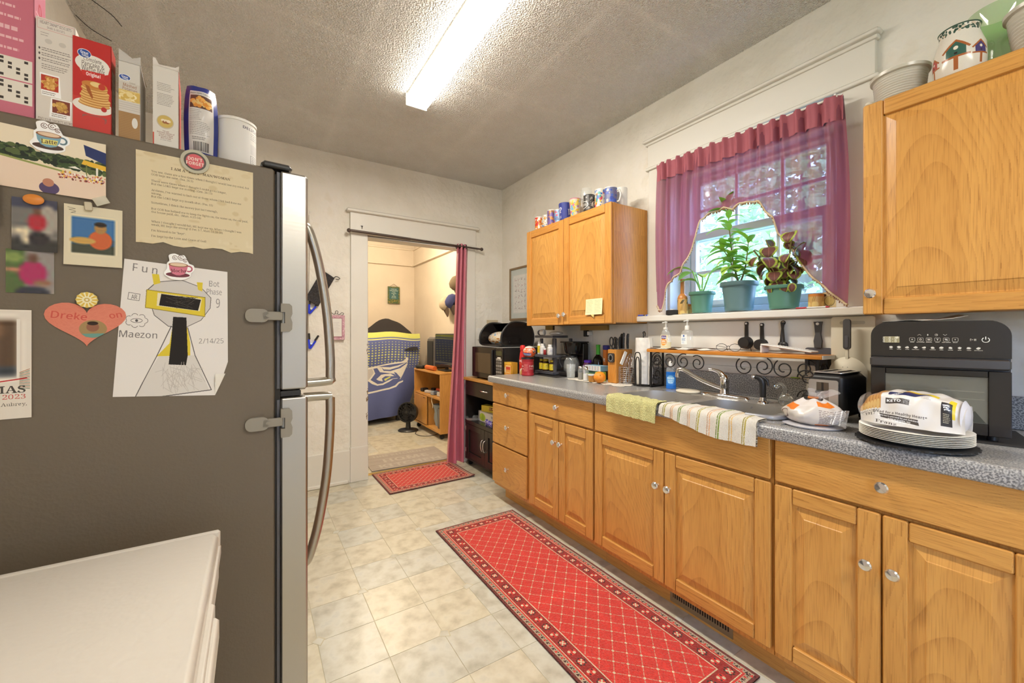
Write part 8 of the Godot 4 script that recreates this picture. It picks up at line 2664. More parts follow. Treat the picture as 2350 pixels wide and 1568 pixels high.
func counter_near():
	var R = -PI / 2
	var Y = 0.921
	# dish soap and dish on the sink deck
	var cv = Cv.new(256, 128, c8(40, 120, 206))
	for k in 2:
		cv.ell(64 + k * 128, 60, 34, 50, c8(120, 180, 226))
		cv.text(64 + k * 128, 40, 24, "Dawn", Color.WHITE, 1, "db")
		cv.lines(40 + k * 128, 64, 48, 4, 12, 5, c8(226, 236, 244), 3 + k)
	var t = thing("dish_soap", "bottle of bright blue dish soap at the back of the sink", "bottle", W(2.0, Y, 1.47), R + 0.5)
	var sq = Vector3(1, 1, 0.62)
	part(t, "body", MB.new().at(Vector3.ZERO, 0, 0, 0, sq).lt([0, 0, 0.026, 0, 0.028, 0.005, 0.024, 0.045, 0.027, 0.095], 28), mt("dish_blue", c8(24, 110, 206), 0.15))
	part(t, "label", MB.new().at(Vector3.ZERO, -1.57, 0, 0, Vector3(0.63, 1, 1.01)).lt([0.0262, 0.02, 0.0255, 0.045, 0.0268, 0.08], 28), pm("dawn", cv, 0.35))
	part(t, "shoulder", MB.new().at(Vector3.ZERO, 0, 0, 0, sq).lt([0.027, 0.095, 0.024, 0.115, 0.013, 0.13], 28), mats.clear)
	part(t, "cap", MB.new().lt([0.012, 0.128, 0.013, 0.132, 0.012, 0.15, 0.006, 0.158, 0, 0.159], 20), mats.white_plastic)
	solo("soap_dish", "round white sponge holder lid lying on the sink deck", "dish", MB.new().lt([0, 0, 0.052, 0.0, 0.06, 0.006, 0.06, 0.01, 0.054, 0.013, 0, 0.014], 34), mats.ivory_plastic, W(1.945, Y, 1.325))
	# glass swan
	t = thing("glass_swan", "clear glass swan figurine on the sink deck", "figurine", W(1.945, Y, 0.855), 0.2)
	part(t, "body", MB.new().at(Vector3.ZERO, 0, 0, 0, Vector3(0.85, 1, 1)).lt([0, 0, 0.02, 0, 0.026, 0.006, 0.03, 0.02, 0.026, 0.036, 0.018, 0.046, 0.02, 0.05, 0.016, 0.05, 0, 0.04], 26), mats.solid_glass)
	part(t, "neck", MB.new().tube(spline([Vector3(0.0, 0.035, -0.014), Vector3(0, 0.055, -0.006), Vector3(0, 0.075, -0.004), Vector3(0, 0.09, -0.014), Vector3(0, 0.092, -0.027), Vector3(0, 0.078, -0.036)], 6), range(31).map(func(i): return 0.0085 - 0.0001 * i), 12), mats.solid_glass)
	part(t, "head", MB.new().ball(Vector3(0, 0.08, -0.034), Vector3(0.008, 0.008, 0.011), 12, 8), mats.solid_glass)
	t = thing("sink_stopper", "black rubber and wire sink strainer propped behind the swan", "strainer", W(2.045, Y, 0.80), R)
	part(t, "disc", MB.new().at(Vector3(0, 0.03, 0), 0, PI / 2 - 0.3).lt([0, 0, 0.032, 0, 0.034, 0.006, 0.02, 0.014, 0, 0.016], 24), mats.black)
	part(t, "jar", MB.new().at(Vector3(-0.01, 0, 0)).cyl(0.02, 0.022, 0, 0.03, 18, 0.003), mats.clear)
	# box grater behind the toaster, a scrap of green tape
	t = thing("box_grater", "steel grater standing behind the toaster", "grater", W(2.075, 0.922, 0.80), R)
	part(t, "face", MB.new().prism([Vector2(-0.03, 0), Vector2(0.03, 0), Vector2(0.022, 0.17), Vector2(-0.022, 0.17)], -0.01, 0.01), mats.steel)
	for i in 5:
		for j in 10:
			part(t, "tooth", MB.new().ball(Vector3(-0.02 + i * 0.01, 0.02 + j * 0.014, 0.01), Vector3(0.003, 0.0035, 0.0022), 6, 4), mats.steel)
	part(t, "handle", MB.new().tube([Vector3(-0.02, 0.168, 0), Vector3(-0.02, 0.195, 0), Vector3(0.02, 0.195, 0), Vector3(0.02, 0.168, 0)], 0.004, 8), mats.black)
	solo("tape_scrap", "scrap of lime green tape on top of the backsplash", "tape", MB.new().box(Vector3.ZERO, Vector3(0.012, 0.004, 0.035), 0.001), mt("lime_tape", c8(150, 190, 50), 0.5), W(2.138, 1.0265, 0.9))
	Y = 0.9155
	# toaster
	t = thing("toaster", "two slice toaster with a brushed steel front and black body", "toaster", W(1.765, Y, 0.645), R)
	var hw = 0.06
	part(t, "body", MB.new().bb(Vector3(-hw, 0.01, -0.215), Vector3(hw, 0.172, 0.0), 0.022), mats.black)
	part(t, "front_plate", MB.new().at(Vector3(-0.006, 0.083, 0)).prism(rrect(0.092, 0.13, 0.008), 0.0, 0.004), mats.steel)
	part(t, "lever_slot", MB.new().bb(Vector3(-0.011, 0.045, 0.0035), Vector3(-0.004, 0.138, 0.0045)), mats.dark_gap)
	part(t, "lever_recess", MB.new().bb(Vector3(-0.027, 0.03, 0.0032), Vector3(0.012, 0.139, 0.0042), 0.0004), mt("steel_dark", c8(150, 146, 140), 0.3, 1.0))
	part(t, "lever", MB.new().bb(Vector3(-0.026, 0.098, 0.004), Vector3(0.012, 0.109, 0.02), 0.003), mats.black)
	part(t, "top_plate", MB.new().at(Vector3(0, 0.172, -0.105), 0, -PI / 2).prism(rrect(0.095, 0.18, 0.012), 0, 0.003), mats.steel)
	for x in [-0.022, 0.022]:
		part(t, "slot", MB.new().bb(Vector3(x - 0.012, 0.1748, -0.175), Vector3(x + 0.012, 0.1756, -0.035)), mats.dark_gap)
		part(t, "slot_wire", MB.new().tube([Vector3(x, 0.177, -0.17), Vector3(x, 0.177, -0.04)], 0.0015, 6), mats.chrome)
	for x in [-0.045, 0.045]:
		for z in [-0.19, -0.03]:
			part(t, "foot", MB.new().at(Vector3(x, 0, z)).cyl(0.008, 0.008, 0, 0.012, 10), mats.black)
	# bag of buns
	cv = Cv.new(512, 256, c8(206, 198, 190))
	cv.rect(0, 0, 512, 60, c8(214, 206, 200))
	for q in [[40, 20, 90, 40], [250, 30, 150, 30], [420, 50, 60, 50]]:
		cv.rect(q[0], q[1], q[2], q[3], c8(226, 122, 40))
	cv.lines(40, 90, 120, 9, 15, 6, c8(130, 116, 110), 3)
	cv.lines(270, 84, 140, 4, 13, 6, c8(140, 126, 120), 4)
	rng.seed = 15
	for k in 12:
		cv.rect(280 + 6 * (k % 2) * 0, 150 + k * 7, 70, rng.randf_range(2, 5), c8(110, 98, 92))
	cv.path([200, 110, 224, 110, 224, 134, 200, 134], 5, c8(70, 62, 60), true)
	cv.path([200, 146, 224, 146, 224, 170, 200, 170], 5, c8(70, 62, 60), true)
	cv.ell(430, 160, 24, 40, c8(120, 100, 90))
	cv.ell(430, 160, 18, 32, c8(190, 180, 170))
	cv.rect(30, 226, 60, 16, c8(226, 122, 40))
	t = thing("bagged_buns", "printed plastic bag of buns with orange corners in front of the toaster", "bag", W(1.632, Y, 0.632), R)
	var bagf = func(u, v):
		var a = u * TAU
		var y = 1.0 - v
		var rx = 0.1 * pow(sin(PI * clampf(0.14 + 0.8 * v, 0.0, 1.0)), 0.55) * (1.0 - 0.55 * pow(y, 2.2))
		var rz = rx * 0.78
		var wr = 1.0 + 0.05 * sin(a * 5.0 + y * 6.0) + 0.035 * sin(a * 9.0 - y * 11.0)
		if v > 0.98:
			rx *= 0.75
			rz *= 0.75
		return Vector3(sin(a) * rx * wr, 0.004 + 0.088 * y + 0.004 * sin(a * 4.0) * y, cos(a) * rz * wr)
	part(t, "wrapper", MB.new().grid(44, 18, bagf), pm("buns", cv, 0.28))
	part(t, "bottom", MB.new().cyl(0.085, 0.09, 0.001, 0.006, 24), mats.bag_white)
	var knot = func(u, v):
		var a = u * TAU
		var q = 1.0 - v
		var rr = 0.012 + 0.034 * pow(absf(q - 0.2), 1.0)
		return Vector3(sin(a) * rr * (1.0 + 0.25 * sin(a * 4.0)) + 0.03 * q, 0.086 + 0.036 * q + 0.006 * sin(a * 3.0) * q, cos(a) * rr * 0.7)
	part(t, "twisted_top", MB.new().grid(26, 8, knot), mats.wrap)
	part(t, "tie", MB.new().at(Vector3(0.0, 0.092, 0)).lt([0.014, 0, 0.016, 0.004, 0.014, 0.008], 16), mt("tie_orange", c8(206, 120, 50), 0.5))
	part(t, "loose_film", MB.new().grid(8, 8, func(u, v): return Vector3(0.06 + 0.05 * u, 0.06 - 0.055 * v * (0.6 + 0.4 * u) + 0.01 * u, 0.02 + 0.03 * v + 0.01 * sin(u * 7.0))), mats.wrap)
	# serving tray, paper plates, bread
	t = thing("scalloped_tray", "round black scalloped tray overhanging the counter edge", "tray", W(1.603, Y + 0.001, 0.372))
	var sc = []
	for k in 96:
		var a = TAU * k / 96
		sc.append(Vector2(cos(a), sin(a)) * (0.128 + 0.0022 * cos(a * 32)))
	part(t, "plate", MB.new().at(Vector3(0, 0.004, 0), 0, -PI / 2).prism(sc, 0, 0.004), mats.black)
	part(t, "base", MB.new().cyl(0.1, 0.115, 0, 0.0045, 30), mats.black)
	for k in 7:
		var p = thing("paper_plate", ["lowest white paper plate of the stack on the black tray", "second paper plate up in the stack under the bread", "third paper plate up in the stack under the bread", "fourth paper plate up in the stack under the bread", "fifth paper plate up in the stack under the bread", "sixth paper plate up in the stack under the bread", "topmost paper plate directly under the bread"][k], "plate", W(1.603, Y + 0.0095 + k * 0.0046, 0.372), k * 0.1, "paper plates under the bread")
		part(p, "disc", MB.new().lt([0, 0, 0.085, 0, 0.114, 0.009, 0.119, 0.0102, 0.12, 0.0115, 0.113, 0.0112, 0.085, 0.0025, 0, 0.0022], 56), mats.paper)
	# the loaf bag
	cv = Cv.new(768, 512, c8(226, 221, 214))
	# upper third of the picture is the top of the loaf, lower part the side towards the room
	cv.rect(0, 0, 768, 150, c8(218, 213, 208))
	cv.rect(300, 20, 290, 80, c8(222, 196, 40))
	cv.pl([230, 30, 300, 24, 560, 100, 440, 150, 240, 150], c8(40, 48, 90))
	cv.text(300, 96, 66, "KETO", Color.WHITE, 1, "db", 0.8, -1.2)
	cv.arc(430, 56, 70, 16, 0, TAU, 4, c8(196, 120, 30))
	cv.rect(0, 0, 190, 340, c8(196, 146, 84))
	for k in 6:
		cv.rect(24 + k * 29, 120, 5, 220, c8(150, 100, 50))
		cv.ell(22 + k * 29, 290, 14, 60, c8(212, 176, 112))
	cv.rect(0, 40, 190, 60, c8(150, 120, 110))
	cv.rect(226, 218, 176, 72, c8(70, 64, 60))
	cv.text(290, 256, 46, "KETO", Color.WHITE, 1, "db", 1.0)
	for k in 4:
		cv.text(352, 230 + k * 16, 14, ["• Low Fat", "• 1g Net", "• 8g Fiber", "• 35 Calories"][k], Color.WHITE, 0, "d", 0.85)
	cv.text(90, 370, 20, "FAMILY BAKERY", c8(90, 82, 76), 1, "sb", 1.1, -0.12)
	cv.text(100, 402, 42, "1917", c8(70, 64, 60), 1, "sb", 1.1, -0.1)
	cv.text(330, 384, 34, "Bread for a Healthy Heart*", c8(84, 76, 70), 1, "db", 0.92, 0.06)
	cv.pl([180, 392, 470, 420, 476, 470, 190, 430], c8(70, 64, 60))
	cv.text(326, 422, 18, "Diets low in saturated fat and cholesterol,", Color.WHITE, 1, "db", 0.85, 0.09)
	cv.text(330, 442, 18, "as low as possible, may", Color.WHITE, 1, "db", 0.85, 0.09)
	cv.text(334, 460, 18, "reduce the risk of heart disease.", Color.WHITE, 1, "db", 0.85, 0.09)
	cv.text(230, 480, 44, "Franz", c8(84, 74, 68), 1, "sb", 1.3, 0.12)
	cv.lines(480, 130, 70, 5, 12, 5, c8(120, 112, 108), 3)
	cv.rect(668, 60, 40, 300, c8(230, 204, 50))
	cv.rect(620, 170, 70, 270, c8(52, 50, 54))
	cv.text(655, 250, 60, "Ket", Color.WHITE, 1, "db", 0.8, 1.4)
	cv.lines(634, 320, 44, 6, 16, 7, c8(206, 200, 170), 7)
	t = thing("keto_loaf", "loaf of sliced bread in a white printed bag lettered Keto on the plates", "bread", W(1.605, Y + 0.0495, 0.372), R)
	var outl = spline([Vector2(-0.05, 0), Vector2(-0.058, 0.03), Vector2(-0.056, 0.07), Vector2(-0.045, 0.093), Vector2(-0.015, 0.097), Vector2(0.02, 0.096), Vector2(0.046, 0.09), Vector2(0.057, 0.07), Vector2(0.06, 0.035), Vector2(0.056, 0.0)], 4)
	var loaf = func(u, v):
		# u along the loaf, v over the top from the back to the front foot
		var e = pow(sin(PI * clampf(u, 0.03, 0.97)), 0.14)
		var sp = 1.0 - 0.3 * pow(maxf(0.0, 1.0 - u * 5.0), 2.0)
		var c = outl[clampi(int(v * (outl.size() - 1)), 0, outl.size() - 1)] * e * sp
		var wr = 0.002 * sin(u * 31.0 + v * 9.0) + 0.0016 * sin(u * 13.0 - v * 21.0)
		return Vector3(lerpf(-0.112, 0.108, u), 0.003 + c.y + wr * sin(PI * v), c.x + wr)
	var lm = MB.new().grid(60, 36, loaf)
	for i in lm.t.size():
		lm.t[i].y = clampf((lm.t[i].y - 0.531) / 0.469, 0.0, 1.0)
	part(t, "bag", lm, pm("keto", cv, 0.3))
	part(t, "bag_end", MB.new().at(Vector3(0.106, 0.045, 0), 0, 0, -PI / 2, Vector3(0.85, 1, 1.05)).lt([0.05, -0.006, 0.03, 0.004, 0.0, 0.006], 20), mats.bag_white)
	part(t, "film", MB.new().at(Vector3(-0.112, 0.045, 0), 0, 0, PI / 2, Vector3(0.9, 1, 1.0)).lt([0.048, -0.01, 0.036, 0.004, 0.018, 0.012, 0.0, 0.014], 20), mats.wrap)
	# air fryer oven
	oven()


func oven():
	var o = W(1.7725, 0.9155, 0.361)
	var ry = -PI / 2 + atan2(0.277, 0.961)
	var t = thing("air_fryer_oven", "black countertop air fryer oven with a touch panel and glass door", "oven", o, ry)
	var w = 0.30
	var h = 0.353
	solo("heat_mat", "thin black mat under the countertop oven", "mat", MB.new().bb(Vector3(-0.18, 0, -0.26), Vector3(0.2, 0.0025, 0.03), 0.001), mats.black_matte, o + Vector3(0.005, -0.0003, 0), ry)
	t.position.y += 0.0025
	var sh = []
	for p in rrect(w, h - 0.015, 0.045, 8):
		sh.append(Vector2(p.x, maxf(p.y, -(h - 0.015) * 0.5)) + Vector2(0, 0.015 + (h - 0.015) * 0.5))
	# square off the lower corners
	var body = []
	for p in sh:
		body.append(p)
	part(t, "shell", MB.new().prism(body, -0.27, -0.012), mats.black)
	part(t, "control_panel", MB.new().prism(panel_top(w, h, 0.242), -0.012, 0.0), mats.black_gloss)
	# door frame around the glass
	var dh = 0.205
	var d = part(t, "door", MB.new().bb(Vector3(-w * 0.5, 0.016, -0.012), Vector3(-w * 0.5 + 0.036, dh, 0.002), 0.002).bb(Vector3(w * 0.5 - 0.044, 0.016, -0.012), Vector3(w * 0.5, dh, 0.002), 0.002).bb(Vector3(-w * 0.5 + 0.036, 0.016, -0.012), Vector3(w * 0.5 - 0.044, 0.05, 0.002), 0.002).bb(Vector3(-w * 0.5 + 0.036, 0.186, -0.012), Vector3(w * 0.5 - 0.044, dh, 0.002), 0.002), mats.black_gloss)
	part(d, "pane", MB.new().bb(Vector3(-w * 0.5 + 0.036, 0.05, -0.006), Vector3(w * 0.5 - 0.044, 0.186, -0.003)), mt("oven_glass", Color(0.55, 0.54, 0.48, 0.42), 0.03, 0.0, {"transparency": BaseMaterial3D.TRANSPARENCY_ALPHA}))
	part(d, "handle", MB.new().bb(Vector3(-w * 0.5 - 0.002, dh + 0.004, -0.004), Vector3(w * 0.5 - 0.004, 0.240, 0.028), 0.006), mt("handle_black", c8(58, 54, 52), 0.3))
	# steel cavity behind the glass with a tray
	var cav = MB.new()
	cav.bb(Vector3(-w * 0.5 + 0.03, 0.04, -0.0125), Vector3(w * 0.5 - 0.036, 0.195, -0.0121))
	part(t, "cavity_lining", cav, mt("lining", c8(150, 146, 130), 0.4, 0.3))
	part(t, "rack", MB.new().bb(Vector3(-0.11, 0.14, -0.0118), Vector3(0.1, 0.143, -0.0112)).bb(Vector3(-0.11, 0.118, -0.0118), Vector3(0.1, 0.1205, -0.0112)), mats.chrome)
	part(t, "heat_sign", MB.new().at(Vector3(0.08, 0.052, -0.0028)).prism([Vector2(-0.022, 0), Vector2(0.022, 0), Vector2(0, 0.034)], 0, 0.0005), mt("sign_ink", c8(60, 58, 40), 0.5))
	# printed panel: display, marks and icons as thin white shapes
	var ink = mt("panel_ink", c8(206, 200, 186), 0.5)
	part(t, "display", MB.new().at(Vector3(-0.099, 0.2955, 0.0002)).prism(rrect(0.036, 0.02, 0.001), 0, 0.0008), mt("lcd", c8(150, 140, 104), 0.35))
	var say = func(s, x, y, e, font = "d"):
		var g = Cv.glyphs(s, font)
		var m = MB.new()
		for i in range(0, g.size() - 2, 3):
			var k = m.v.size()
			for j in 3:
				m.add(Vector3(x + g[i + j].x * e, y + g[i + j].y * e, 0.0013), Vector3(0, 0, 1), Vector2())
			m.tri(k, k + 1, k + 2)
		return m
	part(t, "digits", say.call("8:8.8", -0.104, 0.3, 0.0115, "m"), mt("lcd_ink", c8(236, 230, 206), 0.4))
	part(t, "digits", say.call("8:8.8", -0.104, 0.2905, 0.0115, "m"), mats.lcd_ink)
	part(t, "fan_mark", say.call("*", -0.0865, 0.299, 0.016, "db"), mats.lcd_ink)
	for k in 6:
		var x = -0.052 + k * 0.0185
		var m = MB.new()
		m.tube(rrect(0.012, 0.011, 0.002, 3).map(func(p): return Vector3(x + p.x, 0.296 + p.y, 0.0006)), 0.0004, 5, true)
		part(t, "key_frame", m, ink)
		part(t, "key_mark", say.call(["=", "O", "M", "Y", "%", "+"][k], x, 0.296, 0.008, "db"), ink)
		part(t, "key_word", say.call(["MENU", "ROTISSERIE", "MANUAL", "LIGHT", "KEEP WARM", "DELAY"][k], x, 0.2875, 0.0032, "db"), ink)
	for k in 4:
		var x = -0.036 + k * 0.0185
		var m = MB.new()
		if k == 0 or k == 3:
			var s = 1.0 if k == 0 else -1.0
			m.tube([Vector3(x - 0.004, 0.3105 - s * 0.0015, 0.0005), Vector3(x, 0.3105 + s * 0.0015, 0.0005), Vector3(x + 0.004, 0.3105 - s * 0.0015, 0.0005)], 0.0005, 5)
		elif k == 1:
			m.ball(Vector3(x, 0.3105, 0.0005), Vector3(0.0014, 0.0026, 0.0005), 8, 6)
		else:
			m.tube(range(14).map(func(i): return Vector3(x + cos(TAU * i / 14) * 0.003, 0.3105 + sin(TAU * i / 14) * 0.003, 0.0005)), 0.0004, 5, true)
			m.tube([Vector3(x, 0.313, 0.0005), Vector3(x, 0.3105, 0.0005), Vector3(x + 0.002, 0.31, 0.0005)], 0.0004, 5)
		part(t, "arrow_mark", m, ink)
	var names = ["FRIES", "WINGS", "STEAK", "VEGETABLE", "FISH", "CHICKEN", "PIZZA", "BACON", "BAKE", "TOAST", "DEHYDRATE"]
	rng.seed = 151
	for k in 11:
		var x = -0.101 + k * 0.0188
		var m = MB.new()
		var bl = []
		for i in 12:
			var a = TAU * i / 12
			bl.append(Vector2(cos(a) * 0.0048, sin(a) * 0.0036) * rng.randf_range(0.7, 1.1))
		m.at(Vector3(x, 0.271, 0.0002)).prism(bl, 0, 0.0006)
		part(t, "food_mark", m, ink)
		part(t, "key_word", say.call(names[k], x, 0.2645, 0.003, "db"), ink)
	var m = MB.new()
	m.tube([Vector3(0.071, 0.299, 0.0005), Vector3(0.0765, 0.296, 0.0005), Vector3(0.071, 0.293, 0.0005), Vector3(0.071, 0.299, 0.0005)], 0.0006, 5)
	m.bb(Vector3(0.0785, 0.293, 0.0001), Vector3(0.0797, 0.299, 0.0008)).bb(Vector3(0.081, 0.293, 0.0001), Vector3(0.0822, 0.299, 0.0008))
	part(t, "start_mark", m, ink)
	m = MB.new()
	m.tube(range(20).map(func(i): return Vector3(0.101 + sin(0.6 + 5.08 * i / 19.0) * 0.0072, 0.296 + cos(0.6 + 5.08 * i / 19.0) * 0.0072, 0.0006)), 0.0009, 6)
	m.bb(Vector3(0.1002, 0.297, 0.0002), Vector3(0.1018, 0.3055, 0.0012))
	part(t, "power_mark", m, mt("panel_white", c8(236, 232, 224), 0.4))
	for x in [-w * 0.5 + 0.03, w * 0.5 - 0.03]:
		for z in [-0.25, -0.04]:
			part(t, "foot", MB.new().at(Vector3(x, 0, z)).cyl(0.012, 0.012, 0, 0.018, 12), mats.black)
	solo("oven_paper", "crumpled white paper lying on top of the black oven", "paper", MB.new().sheet(14, 8, func(u, v): return Vector3(-0.12 + 0.19 * u, 0.002 + 0.022 * pow(u, 3.0) * (1.0 - v * 0.5) + 0.003 * maxf(0.0, sin(u * 9.0 + v * 5.0)), -0.2 + 0.17 * v), 0.001), mats.paper, o + Vector3(0, h + 0.003, 0), ry)


func panel_top(w, h, y0):
	var out = [Vector2(-w * 0.5, y0), Vector2(w * 0.5, y0)]
	for q in [[1, 0.0], [-1, PI / 2]]:
		for k in 9:
			var a = q[1] + PI / 2 * k / 8.0
			out.append(Vector2(q[0] * (w * 0.5 - 0.045) + cos(a) * 0.045, h - 0.045 + sin(a) * 0.045))
	return out


func mug(called, label, pos, r, h, cv, turn, base, handle = true, taper = 1.0):
	var t = thing(called, label, "mug", pos, turn, "mugs on the wall cabinet")
	var m = MB.new().lt([0, 0, r * 0.8 * taper, 0, r * 0.9 * taper, 0.006, r * taper, 0.02, r, h - 0.003, r * 0.97, h, r * 0.92, h - 0.003, r * 0.9 * taper, 0.012, 0, 0.008], 28)
	part(t, "body", m, base)
	if cv:
		part(t, "print", MB.new().lt([r * taper * 1.008, 0.018, r * 1.008, h - 0.006], 28), cv)
	if handle:
		part(t, "handle", MB.new().tube(spline([Vector3(r * 0.95, h * 0.8, 0), Vector3(r * 1.35, h * 0.84, 0), Vector3(r * 1.6, h * 0.55, 0), Vector3(r * 1.35, h * 0.26, 0), Vector3(r * 0.95, h * 0.24, 0)], 6), 0.0055, 8), base)
	return t


func mug_canvas(bg, cols, sd, words = [], ink = Color.WHITE):
	var cv = Cv.new(256, 96, bg)
	cv.speck(90, sd, cols, 4, 14)
	for k in 2:
		for i in words.size():
			cv.text(64 + k * 128, 34 + i * 30, 30, words[i], ink, 1, "db", 0.9)
	return cv


func high_things():
	var Y = 2.0315
	var we = mt("mug_white", c8(228, 224, 216), 0.25)
	var blue = mt("mug_blue", c8(62, 72, 150), 0.3)
	var gold = [c8(210, 150, 40), c8(80, 120, 190), c8(60, 60, 90), c8(226, 220, 200)]
	mug("coffee_mug", "red and white mug at the far end of the wall cabinet", W(1.91, Y, 2.61), 0.034, 0.12, pm("mug_a", mug_canvas(c8(206, 56, 46), [c8(236, 226, 214), c8(220, 150, 60)], 1, ["BEST"]), 0.3), -0.9, we)
	mug("coffee_mug", "white mug with blue and yellow figures beside the red mug", W(1.91, Y, 2.515), 0.032, 0.112, pm("mug_b", mug_canvas(c8(214, 214, 212), gold, 2), 0.3), -0.5, we)
	mug("coffee_mug", "purple and orange patterned mug beside the light blue mug", W(1.90, Y, 2.44), 0.031, 0.13, pm("mug_c", mug_canvas(c8(120, 96, 160), [c8(216, 140, 60), c8(160, 110, 70), c8(90, 80, 150)], 3), 0.3), 0.4, we)
	mug("coffee_mug", "light blue mug with small flowers on the wall cabinet", W(1.92, Y, 2.375), 0.034, 0.12, pm("mug_d", mug_canvas(c8(140, 180, 216), [c8(176, 200, 226), c8(216, 110, 130), c8(110, 150, 200)], 4, ["", "New York"], c8(70, 90, 150)), 0.3), -0.6, we)
	var cvb = Cv.new(256, 96, c8(62, 72, 150))
	for k in 2:
		cvb.text(64 + k * 128, 46, 44, "DSP", c8(214, 214, 226), 1, "sb", 1.0, -0.2)
		cvb.text(74 + k * 128, 82, 20, "BOSS", c8(214, 214, 226), 1, "sb")
	mug("coffee_mug", "large plain blue mug with white lettering", W(1.895, Y, 2.275), 0.046, 0.135, pm("mug_e", cvb, 0.3), -0.7, blue, false, 0.8)
	mug("coffee_mug", "pink rimmed mug with yellow figures, tapered at the foot", W(1.895, Y, 2.165), 0.041, 0.137, pm("mug_f", mug_canvas(c8(214, 204, 180), [c8(226, 180, 40), c8(200, 110, 140), c8(120, 170, 200), c8(230, 200, 90)], 6), 0.3), 0.8, mt("mug_pink", c8(196, 110, 140), 0.3), true, 0.78)
	var cvk = Cv.new(256, 96, c8(70, 68, 66))
	cvk.speck(60, 7, [c8(110, 108, 104), c8(160, 156, 150), c8(50, 48, 48)], 3, 9)
	for k in 2:
		cvk.ell(64 + k * 128, 60, 52, 26, c8(216, 212, 206))
		cvk.ell(64 + k * 128, 60, 47, 22, c8(60, 58, 56))
		cvk.text(64 + k * 128, 60, 24, "ARKANSAS", c8(226, 222, 214), 1, "sb", 0.75)
	mug("coffee_mug", "dark grey mug with a white oval badge", W(1.89, Y, 2.02), 0.038, 0.12, pm("mug_g", cvk, 0.3), -0.6, mats.black)
	mug("coffee_mug", "colourful mug lettered City behind the dark grey mug", W(1.92, Y, 1.945), 0.037, 0.142, pm("mug_h", mug_canvas(c8(226, 220, 206), [c8(226, 130, 50), c8(60, 110, 190), c8(230, 180, 60), c8(70, 160, 150), c8(200, 80, 90)], 8, ["CITY"], c8(90, 84, 84)), 0.3), -0.4, we)
	mug("coffee_mug", "blue skyline mug at the near end of the wall cabinet", W(1.90, Y, 1.835), 0.039, 0.118, pm("mug_i", mug_canvas(c8(110, 116, 150), [c8(60, 80, 170), c8(190, 186, 180), c8(120, 110, 160), c8(70, 100, 190)], 9), 0.3), -1.1, we)
	mug("coffee_mug", "plain white mug behind the blue skyline mug", W(2.0, Y, 1.84), 0.038, 0.135, null, 1.0, we)
	mug("coffee_mug", "plain white mug with a dark lid behind the pink rimmed mug", W(2.0, Y, 2.23), 0.034, 0.16, null, 2.0, we)
	part(get_node("coffee_mug_010"), "lid", MB.new().at(Vector3(0, 0.158, 0)).cyl(0.035, 0.033, 0, 0.012, 24, 0.003), mats.black)
	var g = thing("goblet", "clear stemmed goblet standing behind the dark grey mug", "goblet", W(1.99, Y, 2.155))
	part(g, "foot", MB.new().lt([0, 0, 0.034, 0, 0.033, 0.004, 0.006, 0.012, 0.005, 0.09, 0.008, 0.1], 26), mats.clear)
	part(g, "bowl", MB.new().lt([0.008, 0.1, 0.03, 0.115, 0.039, 0.145, 0.04, 0.18, 0.035, 0.225, 0.034, 0.225, 0.038, 0.18, 0.037, 0.147, 0.0, 0.112], 28), mats.clear)
	# crock, pitchers and bowl on the near wall cabinet
	Y = 2.0365
	var st = mt("stoneware", c8(198, 194, 182), 0.25)
	var rib = func(r0, r1, h):
		var a = [0, 0.0, r0 * 0.9, 0.0]
		var n = 13
		for k in n:
			var q = float(k) / n
			var r = lerpf(r0, r1, pow(q, 0.6))
			a += [r, h * q + 0.002, r + 0.0018, h * (q + 0.5 / n), r, h * (q + 0.96 / n)]
		a += [r1 + 0.008, h + 0.002, r1 + 0.009, h + 0.012, r1, h + 0.015, r1 - 0.008, h + 0.01, r0 * 0.85, 0.01, 0, 0.01]
		return a
	var t = thing("ribbed_crock", "grey ribbed stoneware crock with a lid on the wall cabinet", "crock", W(1.945, Y, 0.487))
	part(t, "body", MB.new().lt(rib.call(0.058, 0.072, 0.105), 40), st)
	part(t, "lid", MB.new().lt([0.068, 0.116, 0.05, 0.124, 0.014, 0.132, 0.011, 0.138, 0.014, 0.146, 0, 0.15], 30), mt("lid_cream", c8(222, 216, 200), 0.3))
	part(t, "lug", MB.new().tube(spline([Vector3(-0.02, 0.04, -0.062), Vector3(-0.025, 0.045, -0.082), Vector3(0.0, 0.045, -0.088), Vector3(0.02, 0.04, -0.065)], 5), 0.006, 8), mats.lid_cream)
	var cv = Cv.new(768, 320, c8(222, 216, 204))
	cv.speck(700, 12, [c8(150, 140, 128), c8(170, 160, 146)], 1, 1.4)
	rng.seed = 161
	for k in 170:
		cv.ell(rng.randf() * 768, 4 + rng.randf() * 34, rng.randf_range(5, 13), rng.randf_range(4, 10), [c8(56, 84, 72), c8(70, 92, 80), c8(206, 190, 170), c8(48, 74, 64)][k % 4])
	var house = func(x, y, s, wall, roof, church):
		cv.pl([x - 40 * s, y, x - 40 * s, y - 44 * s, x, y - 78 * s, x + 40 * s, y - 44 * s, x + 40 * s, y], wall)
		cv.path([x - 54 * s, y - 34 * s, x, y - 84 * s, x + 54 * s, y - 34 * s], 11 * s, roof)
		cv.rect(x - 58 * s, y, 116 * s, 10 * s, roof)
		cv.rect(x - 9 * s, y + 8 * s, 18 * s, 66 * s, roof)
		cv.ell(x, y - 42 * s, 10 * s, 10 * s, c8(232, 222, 206))
		cv.rect(x - 6 * s, y - 18 * s, 12 * s, 10 * s, c8(46, 40, 40))
	var br = c8(166, 96, 52)
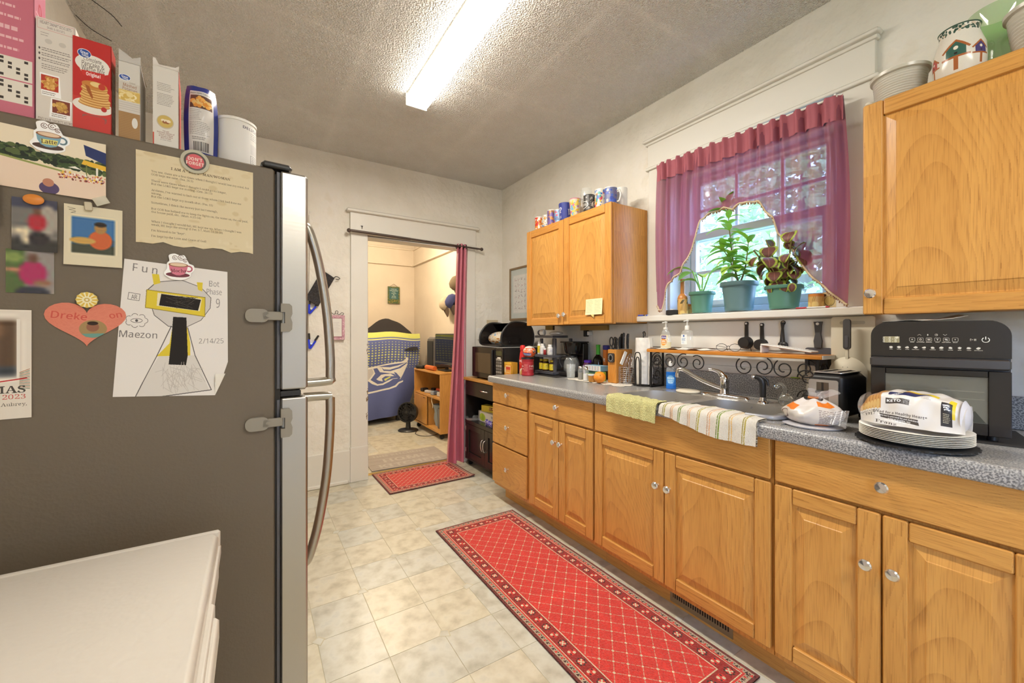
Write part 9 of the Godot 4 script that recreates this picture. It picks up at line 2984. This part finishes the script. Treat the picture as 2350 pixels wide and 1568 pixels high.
	for k in 2:
		var x0 = k * 384.0
		house.call(x0 + 60, 222, 0.8, c8(176, 78, 74), br, false)
		house.call(x0 + 190, 200, 1.15, c8(56, 96, 84), br, false)
		house.call(x0 + 312, 206, 0.85, c8(72, 62, 120), br, true)
	var pt = thing("birdhouse_pitcher", "speckled white pitcher painted with three birdhouses", "pitcher", W(1.905, Y, 0.335))
	part(pt, "body", MB.new().at(Vector3.ZERO, PI * 1.02).lt([0.051, 0.002, 0.058, 0.017, 0.06, 0.06, 0.058, 0.1, 0.05, 0.126, 0.045, 0.143, 0.0465, 0.162], 44), pm("birdhouse", cv, 0.22))
	part(pt, "base", MB.new().cyl(0.05, 0.051, 0, 0.004, 30), mt("pitcher_white", c8(222, 216, 204), 0.25))
	part(pt, "lip", MB.new().lt([0.0465, 0.161, 0.0485, 0.164, 0.046, 0.166, 0.042, 0.162, 0.038, 0.09, 0.0, 0.08], 40), mt("rim_green", c8(60, 88, 76), 0.25))
	part(pt, "handle", MB.new().tube(spline([Vector3(0.045, 0.145, 0.0), Vector3(0.075, 0.15, 0.0), Vector3(0.09, 0.105, 0.0), Vector3(0.058, 0.055, 0.0)], 6), 0.008, 8), mats.pitcher_white)
	var gg = mt("green_glass", Color(0.45, 0.78, 0.28, 0.25), 0.04, 0.0, {"transparency": BaseMaterial3D.TRANSPARENCY_ALPHA})
	var gs = mt("green_solid", c8(70, 160, 30), 0.1)
	t = thing("green_glass_pitcher", "pale green glass pitcher with a bright green handle behind the birdhouse pitcher", "pitcher", W(2.05, Y, 0.27))
	part(t, "body", MB.new().lt([0, 0, 0.06, 0, 0.066, 0.006, 0.07, 0.08, 0.062, 0.15, 0.06, 0.19, 0.073, 0.245, 0.071, 0.246, 0.058, 0.192, 0.06, 0.15, 0.067, 0.08, 0.062, 0.01, 0, 0.008], 36), gg)
	part(t, "spout", MB.new().sheet(6, 6, func(u, v): return Vector3((u - 0.5) * 0.05 * (1.0 - v * 0.6) - 0.02, 0.225 + 0.012 * v, -0.06 - 0.04 * v), 0.002), gg)
	part(t, "handle", MB.new().tube(spline([Vector3(0, 0.215, 0.064), Vector3(-0.01, 0.235, 0.1), Vector3(-0.02, 0.225, 0.135), Vector3(-0.02, 0.16, 0.135), Vector3(-0.01, 0.09, 0.07)], 7), 0.011, 10), gs)
	t = thing("ribbed_bowl", "grey ribbed stoneware bowl at the right edge on the wall cabinet", "bowl", W(1.93, Y, 0.165))
	part(t, "body", MB.new().lt(rib.call(0.056, 0.076, 0.13), 40), st)
